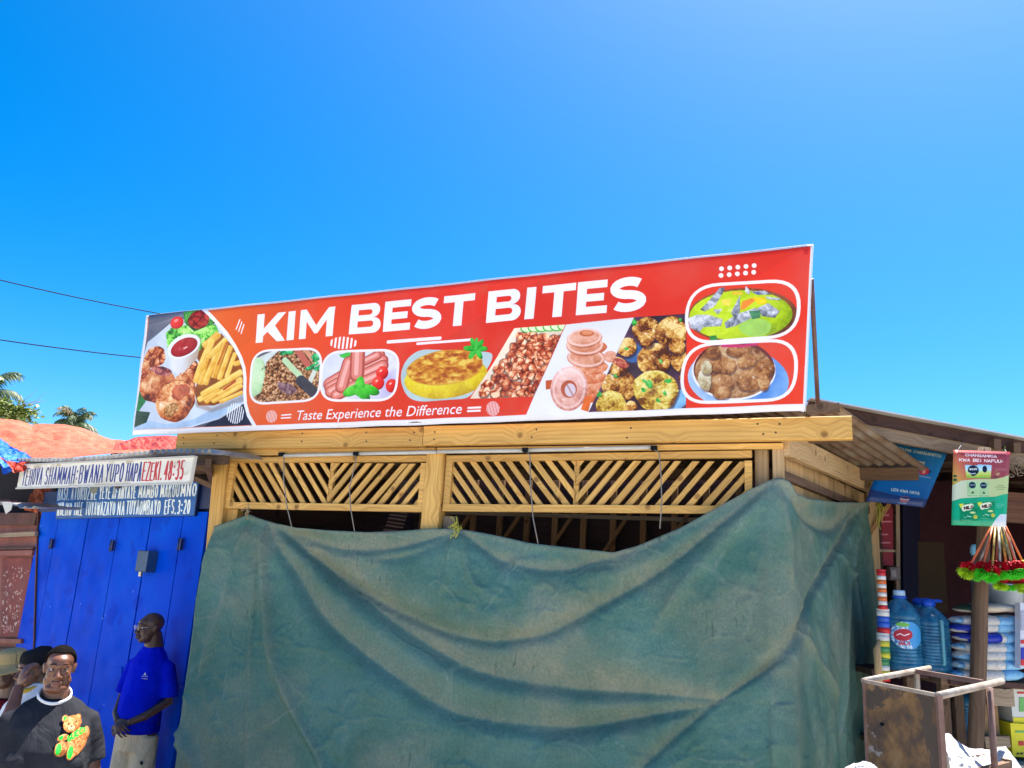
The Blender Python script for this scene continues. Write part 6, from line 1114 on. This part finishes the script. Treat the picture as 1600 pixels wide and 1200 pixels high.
# little switch box and framed red notice
rp = T_('notice', atY(1388, 860, 6.3), 'dark red printed notice on the wall strip beside the tarpaulin edge', 'poster'); q = [atY(1372, 884, 6.25), atY(1396, 884, 6.3), atY(1395, 792, 6.3), atY(1372, 792, 6.25)]
O_('sheet', M().slab(q, (0, -1, 0), .006), plain('crimson_print', (.22, .012, .03), .5), rp)
for i, (y_, w_) in enumerate(((805, 12), (815, 16), (835, 10), (848, 14))): O_('print_line', M().beam(atY(1377, y_, 6.22), atY(1377 + w_, y_, 6.24), .002, .012), plain('pink_print', (.5, .15, .2), .5), rp)
O_('frame_bar', M().beam(atY(1372, 860, 6.22), atY(1398, 861, 6.24), .01, .02), GREYW, rp)
sb_ = T_('switch_box', atY(1395, 898, 6.2), 'small grey socket box fixed to the strip behind the tarpaulin edge', 'socket'); O_('case', M().beam(atY(1388, 896, 6.2), atY(1404, 896, 6.2), .05, .10, bev=.008), plain('aged_plastic', (.16, .12, .12), .5), sb_); O_('socket_plate', M().beam(atY(1392, 896, 6.16), atY(1400, 896, 6.16), .01, .05), plain('aged_plate', (.3, .25, .24), .5), sb_)
# crooked pole at the shop corner
pl_ = [atY(x_, y_, 4.865) for x_, y_ in ((1520, 1290), (1523, 1190), (1527, 1100), (1530, 1000), (1531, 940), (1535, 880), (1537, 820), (1538, 700))]
O_('pole', M().tube(pl_, [.043, .043, .042, .044, .043, .038, .036, .036], 12), wood('pole_wood', (.13, .08, .05), (.07, .04, .026), (.025, .015, .012), .8), label='rough dark wooden pole holding up the shop eave beside the stacked flour bags', cat='pole')
# posters
MILO = printed('drinks_poster_print', milo_art(), .28); POST = T_('poster', atY(1530, 822, 4.72), 'drinks poster CHANGAMKIA KWA BEI NAFUU with green MILO sachets hanging from the eave', 'poster')
q = [atY(1486.5, 820.5, 4.72), atY(1571.5, 823.5, 4.68), atY(1578.5, 706, 4.72), atY(1489.5, 703, 4.76)]
def PG(q, o=0): return lambda a, b: (q[0] * (1 - a) + q[1] * a) * (1 - b) + (q[3] * (1 - a) + q[2] * a) * b + np.array([0, -.012 * math.sin(a * 3.1) * (1 - b) - o, 0])
O_('sheet', M().grid(PG(q), 12, 12), MILO, POST, solid=.002); O_('string', M().tube([q[3] + (.02, 0, -.01), eL + ev * .66 + (0, .03, -.06)], .003, 5), CORD, POST); O_('string', M().tube([q[2] + (-.02, 0, -.01), eL + ev * .82 + (0, .03, -.06)], .003, 5), CORD, POST)
BLP = printed('blue_poster_print', blue_art(), .3); PB = T_('poster', atY(1420, 792, 5.75), 'bright blue hanging poster partly hidden behind the stall roof edge', 'poster'); q = [atY(1352, 783, 5.75), atY(1444, 793, 5.7), atY(1481, 706, 5.75), atY(1390, 688, 5.8)]
O_('sheet', M().grid(PG(q), 10, 10), BLP, PB, solid=.002); O_('string', M().tube([q[3], q[3] + (0, -.3, .06)], .003, 5), CORD, PB); O_('string', M().tube([q[2], q[2] + (0, -.3, .05)], .003, 5), CORD, PB)
# tangle of wire under the eave
r = random.Random(8); m = M()
for i in range(7):
    c0 = atY(1582 + r.uniform(-8, 14), 728 + r.uniform(-8, 10), 4.95); m.tube([c0 + np.array([.035 * math.cos(a) * r.uniform(.6, 1.2), r.uniform(-.02, .02), .035 * math.sin(a) * r.uniform(.6, 1.2)]) for a in np.linspace(0, 5.6, 12)], .003, 5)
O_('wire_coil', m, GREYW, label='tangle of thin wire hooked under the eave right of the drinks poster', cat='wire coil')
# ---- brooms hanging in a bunch
HC = [noisy('orange_handle', (.62, .12, .03), (.70, .18, .06), 20, .4, .1), noisy('yellow_spotted_handle', (.62, .40, .05), (.10, .05, .02), 26, .4, .1), noisy('white_spotted_handle', (.08, .06, .05), (.62, .60, .5), 24, .4, .1), noisy('green_spotted_handle', (.05, .10, .04), (.45, .50, .30), 24, .4, .1), noisy('red_brown_handle', (.35, .09, .04), (.45, .15, .08), 20, .4, .1)]
RED = plain('red_bristle', (.68, .01, .03), .45); GRN = plain('green_bristle', (.07, .62, .03), .45); LIM = plain('lime_bristle', (.35, .58, .02), .45); BLB = plain('blue_bristle', (.02, .06, .55), .45)
hub = atY(1560, 800, 4.785)
heads = [(1511, 893, 0, 0, 4.62), (1524, 897, 2, 0, 4.75), (1534, 893, 0, 1, 4.6), (1549, 899, 1, 1, 4.55), (1556, 891, 4, 0, 4.7), (1563, 894, 2, 0, 4.58), (1574, 893, 1, 1, 4.62), (1584, 895, 3, 0, 4.6), (1592, 892, 4, 1, 4.58), (1604, 890, 0, 0, 4.66), (1563, 912, 3, 1, 4.66), (1576, 914, 1, 1, 4.7), (1590, 912, 1, 0, 4.68), (1600, 917, 2, 1, 4.72)]
lbs = ['with an orange handle, leftmost of the bunch', 'with a white-flecked handle tucked behind the leftmost orange one', 'with a second orange handle above a green skirt', 'with a yellow speckled handle, hanging lowest in front', 'with a red-brown handle near the middle, behind the front row', 'with a white-flecked handle at the middle of the front row', 'with a yellow handle right of the middle', 'with a green-flecked handle in the front row', 'with a red-brown handle right of the green-flecked one', 'with an orange handle, rightmost of the bunch', 'with a green-flecked handle in the lower row above the bucket', 'with a yellow handle in the lower row', 'with a yellow handle low at the right', 'with a white-flecked handle, lowest at the right']
br = random.Random(5)
for i, (x_, y_, hc, g_, Y_) in enumerate(heads):
    b = atY(x_, y_, Y_); t = T_('hand_brush', b, 'hanging plastic brush ' + lbs[i], 'brush', 'brushes hung in a bunch below the drinks poster'); d = (b - hub) / np.linalg.norm(b - hub)
    O_('handle', M().tube([hub + d * .02 + np.array([br.uniform(-.012, .012), br.uniform(-.012, .012), 0]), b - d * .035], .0062, 8), HC[hc], t); ax = np.cross(d, np.array([0, 1., 0])); ax /= np.linalg.norm(ax); ay = np.cross(d, ax)
    for part, mat, dz, ro, fl in (('red_tuft', RED if i != 9 else LIM, -.056, .054, .5), ('green_tuft', [GRN, LIM][(i * 2 + g_) % 3 == 0] if i != 9 else BLB, .0, .052, .95)):
        m = M(); K = 22
        for k in range(K):
            for lay in (0, 1):
                a = 6.283 * (k + lay * .5) / K; o_ = ax * math.cos(a) + ay * math.sin(a); tn = -ax * math.sin(a) + ay * math.cos(a); o = b + d * dz; R1 = ro * br.uniform(.85, 1.1) * (1 if lay else .8); dn = d * (.030 * (1 if lay else 1.3)) * (1.2 - fl * .5)
                m.add([o + o_ * .004, o + o_ * R1 * .7 + tn * .005 + dn * .4, o + o_ * R1 + dn, o + o_ * R1 * .7 - tn * .005 + dn * .4, o + o_ * R1 * .72 + dn * 1.25], [[0, 1, 2, 3], [0, 4, 1], [0, 3, 4]])
        O_(part, m, mat, t)
O_('hanging_cord', M().tube([hub + (0, 0, -.02), hub + (.01, .02, .1), eL + ev * .8 + (0, -.03, -.07)], .006, 6), YEL, label='short yellow cord holding the bunch of brushes under the eave', cat='cord')
tb = T_('blue_topped_brush', atY(1523, 884, 5.25), 'dark upright brush stick with a light blue cap standing behind the bunch', 'brush stick'); O_('stick', M().tube([atY(1521, 1050, 5.3), atY(1523, 866, 5.25)], .018, 10), plain('slate_plastic', (.05, .08, .12), .5), tb); O_('cap', M().lathe(atY(1523, 868, 5.25), [(.02, 0), (.026, .015), (.024, .05), (.012, .07), (0.001, .072)]), plain('pale_blue_plastic', (.20, .50, .65), .4), tb)
# ---- tables
TBL = T_('display_table', atY(1545, 1066, 5.0) * (1, 1, 0) + (0, 0, .9), 'rough timber table carrying the flour bags and water bottles', 'table')
zt_ = atY(1550, 1061, 5.15)[2] - .004; zt_ = 1.715
O_('tabletop', M().beam((2.62, 5.2, zt_ - .02), (3.55, 5.2, zt_ - .02), .52, .035), OLDW, TBL); O_('edge_board', M().beam((2.66, 4.925, zt_ - .015), (3.5, 4.925, zt_ - .015), .02, .03), DARKW, TBL)
for x_ in (2.93, 3.5): O_('leg', M().beam((x_, 5.02, .9), (x_, 5.02, zt_ - .04), .085, .06, up=(0, 1, 0)), wood('leg_wood', (.26, .15, .06), (.18, .10, .04), (.07, .035, .02)), TBL)
for x_ in (2.66, 2.74): O_('leg', M().beam((x_, 5.0, .9), (x_, 5.0, zt_ - .04), .05, .05, up=(0, 1, 0)), OLDW, TBL)
O_('cleat', M().beam((2.87, 4.93, zt_ - .085), (3.03, 4.93, zt_ - .085), .03, .095), GREYW, TBL); O_('cleat', M().beam((2.84, 4.93, 1.38), (2.99, 4.94, 1.39), .03, .06), GREYW, TBL)
O_('shelf', M().beam((2.32, 5.3, 1.30), (3.6, 5.3, 1.30), .55, .03), OLDW, TBL)
T2 = T_('bottle_bench', (2.35, 5.2, .9), 'low dark bench under the big blue water bottles', 'bench'); zb_ = 1.735; O_('plank', M().beam((2.26, 5.25, zb_ - .02), (2.60, 5.25, zb_ - .02), .42, .035), DARKW, T2)
for x_ in (2.3, 2.5): O_('leg', M().beam((x_, 5.08, .9), (x_, 5.08, zb_ - .04), .05, .05, up=(0, 1, 0)), OLDW, T2)
# ---- big water bottles
BW = N('blue_bottle_plastic', .12, .6); BW.base((.012, .11, .24)); BW.b.inputs['Transmission Weight'].default_value = .35; BW.b.inputs['IOR'].default_value = 1.33; f = BW.noise(BW.co('Object'), 14, 4); BW.base(BW.ramp(f, [(.35, (.012, .11, .25)), (.65, (.06, .30, .52))])); BW.bump(BW.noise(BW.co('Object'), 22, 3), .3, .006)
CAPB = plain('pale_blue_cap', (.35, .55, .75), .4); CAPD = plain('blue_wrap', (.01, .08, .55), .4); yy_, xx_ = np.mgrid[0:160, 0:200]; LAB = printed('bottle_label_print', label_art(), .4, alpha=(((xx_ - 100) / 98.) ** 2 + ((yy_ - 80) / 78.) ** 2 < 1).astype(float))
def bottle(px, py, Y, h, rad, label, cap, lab, ribs=13, hand_=False, z0=None):
    c = atY(px, py, Y); c[2] = zb_ if z0 is None else z0; t = T_('water_bottle', c, label, 'bottle', 'water bottles in the shop'); pr = [(.001, 0), (rad * .9, 0), (rad, .015)]
    for i in range(ribs): z = .03 + (h * .66 - .03) * i / ribs; dz = (h * .66 - .03) / ribs; pr += [(rad, z), (rad, z + dz * .6), (rad * .955, z + dz * .8)]
    pr += [(rad, h * .67), (rad * .97, h * .72), (rad * .80, h * .80), (rad * .52, h * .87), (rad * .27, h * .92), (rad * .25, h * .97), (.001, h * .97)]
    O_('bottle_body', M().lathe(c, pr, 28), BW.m, t); m = M()
    if cap == 'cap': m.lathe(c + (0, 0, h * .955), [(.001, 0), (rad * .31, 0), (rad * .31, .030), (rad * .27, .035), (.001, .035)], 18); O_('cap', m, CAPB, t); O_('neck_ring', M().lathe(c + (0, 0, h * .925), [(.001, 0), (rad * .38, 0), (rad * .38, .012), (.001, .012)], 16), CAPD, t)
    else:
        m.ell(c + (0, 0, h * .965), (rad * .36, rad * .36, rad * .28)); m.ell(c + (rad * .5, 0, h * 1.01), (rad * .35, rad * .16, rad * .10), Rz(.3)); O_('cap_wrap', m, CAPD, t)
    if lab: O_('label', M().grid(lambda a, b: c + np.array([(rad + .003) * math.sin((a - .5) * 1.7 - .15), -(rad + .003) * math.cos((a - .5) * 1.7 - .15), h * .28 + b * h * .36]), 16, 4), LAB, t)
    if hand_: O_('grip', M().tube([c + np.array([.012 + .004 * (-1) ** j, -rad - .004, .05 + h * .62 * j / 40]) for j in range(41)], [.010 + .004 * (j % 2) for j in range(41)], 8), plain('pale_ribbed_grip', (.10, .34, .45), .25), t)
bottle(1411, 1046, 5.08, .455, .114, 'large blue water bottle with a round red and white label and pale cap', 'cap', True)
bottle(1457, 1050, 5.10, .415, .114, 'blue water bottle with ribbed grip and wrapped cap, right of the labelled one', 'wrap', False, hand_=True)
bottle(1440, 1046, 5.36, .42, .10, 'blue water bottle half hidden behind the other two, its wrapped cap showing', 'wrap', False)
bottle(1478, 1120, 5.12, .36, .085, 'blue water bottle on the lower shelf, seen through the iron stand', 'cap', False, z0=1.318)
bottle(1504, 1120, 5.14, .36, .085, 'blue water bottle on the lower shelf, beside the pole', 'cap', False, z0=1.318)
# ---- tins and cartons stacked at the left
def tin(px, y0, y1, Y, r_, cols, label, name='food_tin', cat='tin'):
    a = atY(px, y1, Y); h = atY(px, y0, Y)[2] - a[2]; t = T_(name, a, label, cat, 'packed tins at the tarpaulin edge'); n_ = len(cols)
    for i, c_ in enumerate(cols): O_('band', M().lathe(a + (0, 0, h * i / n_), [(.001, 0), (r_, 0), (r_, h / n_ - .001), (.001, h / n_ - .001)], 18), c_, t)
    O_('lid', M().lathe(a + (0, 0, h), [(.001, 0), (r_ * 1.04, 0), (r_ * 1.04, .012), (.001, .012)], 18), cols[-1], t)
pw, pr_, po, pb_, py_, pg_ = plain('white_print', (.7, .7, .7), .4), plain('red_print', (.55, .02, .03), .4), plain('orange_print', (.70, .16, .04), .4), plain('blue_print', (.03, .12, .6), .4), plain('yellow_print', (.65, .60, .05), .4), plain('green_print', (.08, .30, .12), .4)
tin(1379.5, 893, 952, 5.0, .026, [pr_, pw, po, pw, po, pw, po, pw, pr_], 'tall red, white and orange crisp tube at the top of the tins')
tin(1381, 954, 989, 5.02, .036, [pr_, pb_, pb_, pw], 'blue and red tin with white lid under the crisp tube')
tin(1381, 992, 1028, 5.02, .036, [py_, pg_, py_, pw], 'yellow and green tin below the blue one')
tin(1381, 1031, 1064, 5.02, .036, [pr_, py_, pw, pg_], 'yellow, white and dark striped tin at the bottom of the pile')
O_('leaning_stick', M().tube([atY(1373, 1070, 4.8), atY(1372, 1040, 4.8), atY(1370, 1015, 4.8), atY(1374, 1000, 4.82)], [.022, .022, .02, .008], 8), PINE2, label='pale stripped stick leaning at the bottom right edge of the tarpaulin', cat='stick')
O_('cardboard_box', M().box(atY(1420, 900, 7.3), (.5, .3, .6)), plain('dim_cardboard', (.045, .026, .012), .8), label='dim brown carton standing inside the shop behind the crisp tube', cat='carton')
# ---- flour bags
FLW = noisy('white_paper_bag', (.50, .49, .48), (.68, .67, .66), 12, .6, .9, d=.02, bs=30); FLB = noisy('sky_blue_bag_end', (.16, .42, .74), (.24, .52, .80), 10, .5, .9, d=.02, bs=30); DBL = plain('dark_blue_print', (.01, .03, .40), .4); BEI = noisy('beige_bag', (.50, .43, .33), (.60, .53, .44), 12, .6, .3); DGR = plain('dark_green_print', (.01, .05, .03), .5)
def bag(px0, px1, py, Y, th, label, body, tips, seed, flip=False):
    r = random.Random(seed); a = atY(px0, py, Y); b = atY(px1, py, Y + .03); t = T_('flour_bag', (a + b) / 2 - (0, 0, th / 2), label, 'bag', 'flour bags stacked on the table'); m = M(); u_ = (b - a); L = np.linalg.norm(u_); u_ /= L; w_ = np.cross(np.array([0, 0, 1.]), u_)
    rings = []; Nn = 14; sag = r.uniform(-.006, .012)
    def rng(i, g=1.): s = i / Nn; e = math.sin(min(1, max(0, s)) * math.pi) ** .38; hh = th / 2 * max(.12, e) * g * (1 + .06 * math.sin(s * 17 + seed)); ww = .12 * max(.35, e) * g; cc = a + u_ * L * s + np.array([0, 0, sag * math.sin(s * 3.1) + r.uniform(-.002, .002)]); return [cc + w_ * ww * math.copysign(abs(math.cos(q)) ** .7, math.cos(q)) + np.array([0, 0, hh * math.copysign(abs(math.sin(q)) ** .8, math.sin(q))]) for q in np.linspace(0, 6.283, 18, endpoint=False)]
    R_ = [rng(i) for i in range(Nn + 1)]; k1 = int(Nn * tips[0]); k2 = int(Nn * tips[1])
    if k1 > 0: O_('tip', M().loft([rng(i, 1.03) for i in range(0, k1 + 1)]), tips[2], t)
    O_('bag_body', M().loft(R_), body, t)
    if k2 < Nn: O_('tip', M().loft([rng(i, 1.04) for i in range(k2, Nn + 1)]), tips[3], t)
    return t
ys = [(952, 'topmost'), (969, 'second'), (982, 'third'), (995, 'fourth'), (1010, 'fifth'), (1024, 'sixth'), (1039, 'seventh'), (1053, 'bottom')]
for i, (y_, w_) in enumerate(ys):
    jx = [2, 0, -2, 2, 3, 1, 2, 0][i]
    if i == 0: bag(1494, 1594, y_, 5.0, .055, 'beige rice bag with dark green end, topmost on the flour bags', BEI, (.34, .86, DGR, DGR), i)
    else: bag(1487 + jx + (3 if i in (3, 5) else 0), 1596 + jx, y_, 5.0, .073, ['', 'white flour bag with blue right end, directly under the beige bag', 'white flour bag third from the top, with a dark blue printed left end', 'white flour bag fourth from the top, dark blue print wrapping its left side', 'white flour bag fifth from the top with a sky blue right end', 'white flour bag sixth from the top, shifted right with a curled blue end', 'white flour bag second from the bottom with pale blue left tip', 'bottom white flour bag lying on the tabletop'][i], FLW, ([0, .12, .42, .50, .10, .2, .12, .1][i], [1, .52, .52, .6, .62, .58, .62, .6][i], DBL if i in (2, 3) else FLB, FLB), i)
bk_ = T_('white_bucket', atY(1572, 944, 5.2), 'white plastic bucket standing behind the top of the flour bags', 'bucket'); O_('bucket_wall', M().lathe(atY(1572, 950, 5.25), [(.001, 0), (.095, 0), (.108, .14), (.112, .15), (.001, .15)], 24), plain('grey_white_plastic', (.42, .46, .50), .4), bk_); O_('rim', M().lathe(atY(1572, 950, 5.25) + (0, 0, .135), [(.108, 0), (.116, 0), (.116, .012), (.108, .012)], 24), WHITE, bk_)
pk = T_('soap_packet', atY(1596, 990, 5.0), 'pale printed packet with red and blue bands right of the flour bags', 'packet'); pc_ = [atY(x_, y_, 4.84) for x_, y_ in ((1594, 1044), (1640, 1044), (1640, 944), (1594, 942))]
O_('packet_body', M().slab(pc_, (0, -1, 0), .05), plain('pale_lilac_print', (.55, .58, .70), .4), pk)
for y0, y1, mm in ((1000, 1006, pr_), (1012, 1030, DBL), (1030, 1040, pr_), (955, 985, plain('lilac_grey_print', (.35, .38, .50), .5))): O_('print_band', M().slab([atY(1595.5, y1, 4.835), atY(1640, y1, 4.835), atY(1640, y0, 4.835), atY(1595.5, y0, 4.835)], (0, -1, 0), .004), mm, pk)
# ---- cartons below, at the right edge
def carton(q, Y, dep, mat, label, extra):
    t = T_('carton', atY((q[0] + q[2]) / 2, q[3], Y), label, 'carton'); a, b = atY(q[0], q[3], Y), atY(q[2], q[3], Y); h = atY(q[0], q[1], Y)[2] - a[2]
    O_('box', M().beam((a + b) / 2 + (0, dep / 2, 0), (a + b) / 2 + (0, dep / 2, h), dep, np.linalg.norm(b - a), up=(1, 0, 0)), mat, t)
    for (x0, y0, x1, y1), mm in extra: O_('print_block', M().slab([atY(x0, y1, Y - .004), atY(x1, y1, Y - .004), atY(x1, y0, Y - .004), atY(x0, y0, Y - .004)], (0, -1, 0), .003), mm, t)
YC = plain('lemon_carton', (.70, .62, .02), .5); WC_ = plain('white_carton', (.62, .64, .62), .5); GC = plain('leaf_green_print', (.15, .42, .12), .5); GD = plain('black_print', (.03, .03, .03), .5)
carton((1583, 1133, 1680, 1185), 4.98, .25, YC, 'yellow carton with green print at the lower right corner', [((1592, 1158, 1600, 1165), pr_), ((1589, 1176, 1593, 1179), GD), ((1595, 1176, 1599, 1179), GD), ((1587, 1142, 1640, 1145), GC)])
carton((1583, 1079, 1680, 1131), 5.0, .25, WC_, 'white and green carton on top of the yellow carton', [((1593, 1090, 1640, 1112), GC), ((1583, 1121, 1680, 1130), YC), ((1590, 1081, 1680, 1084), pr_)])
O_('low_platform', M().box((3.4, 5.1, 1.16), (1.1, .5, .24)), PLM, label='dusty cement step under the cartons', cat='step')
# ---- iron stand
IR = N('scorched_sheet_iron', .65, .2, .1); co = IR.co('Object'); c = IR.ramp(IR.noise(co, 4.5, 8, .65), [(.34, (.045, .04, .045)), (.44, (.11, .07, .045)), (.54, (.22, .125, .055)), (.7, (.31, .22, .13))]); c = IR.mix(IR.ramp(IR.noise(co, 3.2, 8, .6, .8), [(.55, 0.), (.57, 1.)]), c, (.08, .06, .048)); c = IR.mix(IR.mul(IR.ramp(IR.noise(co, 6, 9, .7), [(.60, 0.), (.64, 1.)]), .8), c, (.36, .33, .31)); IR.base(c); IR.bump(IR.noise(co, 20, 8), .4, .006)
TAN = noisy('peeling_cream_paint', (.17, .125, .095), (.32, .26, .21), 12, .5, .3, c3=(.42, .36, .31)); RBN = noisy('rusty_angle_iron', (.14, .07, .055), (.26, .16, .13), 10, .6, .3)
zs = 1.80
def hz(px, py, z=zs): r_ = ray(px, py); return CAM + r_ * (z - CAM[2]) / r_[2]
A, B, C_, D_ = hz(1350, 1064), hz(1467, 1087), hz(1535, 1066), hz(1432, 1049); E1 = hz(1452, 1043.5); E2 = hz(1565, 1064.5)
ST = T_('iron_stand', ((A + B) / 2) * (1, 1, 0), 'square scorched sheet-iron stand with open tubular top rails in front of the shop', 'stand')
dn = np.array([0, 0, -1.])
O_('front_panel', M().slab([A + dn * .72, B + dn * .72, B, A], np.cross(np.array([0, 0, 1.]), -(B - A)) / np.linalg.norm(B - A), .006), IR.m, ST)
O_('top_rail', M().tube([A, E1], .0135, 12), TAN, ST); O_('top_rail', M().tube([B, E2], .0150, 12), TAN, ST); O_('top_rail', M().beam(A, B, .012, .014), TAN, ST); O_('top_rail', M().beam(D_, C_, .022, .022), RBN, ST)
O_('corner_upright', M().beam(B + dn * 1.75, B, .02, .02, up=(0, 1, 0)), RBN, ST); O_('corner_upright', M().beam(A + dn * 1.75, A, .012, .012, up=(0, 1, 0)), RBN, ST); O_('corner_upright', M().beam(D_ + dn * 1.75, D_, .02, .02, up=(0, 1, 0)), TAN, ST); cb = hz(1546, 1074); O_('corner_upright', M().tube([cb + dn * 1.75, cb + dn * .6, cb + dn * .3 + np.array([-.004, 0, 0]), cb], .014, 8), RBN, ST)
for z_ in (.46, .75): 
    for a_, b_ in ((B, cb), (D_, cb), (A, D_)): O_('shelf_rail', M().beam(a_ + dn * z_, b_ + dn * z_, .02, .02), RBN, ST)
O_('rivet', M().ell(A * .75 + B * .25 + dn * .155 + np.array([-.01, -.012, 0]), .008), BLACKI, ST)
# ---- white plastic sacking
def heap(outline, Y, dep, label, seed, crease=.016):
    xs_ = [p[0] for p in outline]; ytop = [p[1] for p in outline]; yb = 1260
    def fn(a, b):
        x = xs_[0] + (xs_[-1] - xs_[0]) * a; t = atY(x, np.interp(x, xs_, ytop), Y); base = atY(x, yb, Y - dep); n = float(fbm(np.array([[a * 9. + 5]]), np.array([[b * 7.]]), 1.6, seed, 4)) - .5; n2 = abs(float(fbm(np.array([[a * 14. + b * 6]]), np.array([[b * 12. - a * 4]]), 1.1, seed + 2, 3)) - .5)
        if b < .7: s = b / .7; p = base * (1 - s) + t * s; p[1] -= dep * .5 * math.sin(s * math.pi)
        else: s = (b - .7) / .3; p = t * (1 - s) + (t + np.array([0, dep, -.25])) * s
        return p + np.array([n * crease, -(n + n2 * 2) * crease * 1.6, n * crease * .8 + n2 * crease])
    m = M().grid(fn, 70, 60); return O_('plastic_sheet', m, SACK, label=label, cat='plastic sheet', solid=.002)
k = N('white_sack_plastic', .3, .5); k.base((.44, .44, .46)); f1 = k.noise(k.co('Object'), 16, 4, .6, 1.5); k.bump(f1, .7, .03); SACK = k.m
heap([(1462, 1135), (1470, 1148), (1480, 1146), (1492, 1158), (1504, 1163), (1512, 1169), (1530, 1170), (1545, 1172), (1556, 1168), (1570, 1167), (1577, 1176), (1580, 1186)], 3.95, .25, 'crumpled white plastic sacking heaped inside the iron stand', 3)
heap([(1306, 1210), (1320, 1200), (1332, 1193), (1340, 1193), (1346, 1190), (1352, 1190), (1366, 1194)], 3.45, .1, 'edge of white plastic sheet at the foot of the tarpaulin, left of the iron stand', 4, .015)
cr_ = T_('wooden_crate', atY(1545, 1190, 3.75), 'low reddish crate edge under the plastic sacking', 'crate'); O_('crate_slat', M().beam(atY(1505, 1216, 3.6), atY(1575, 1197, 3.75), .03, .04), OLDW, cr_); O_('crate_slat', M().beam(atY(1505, 1186, 3.9), atY(1540, 1184, 3.9), .03, .03), OLDW, cr_); O_('crate_post', M().beam(atY(1573, 1240, 3.76), atY(1573, 1186, 3.76), .03, .03, up=(0, 1, 0)), OLDW, cr_)
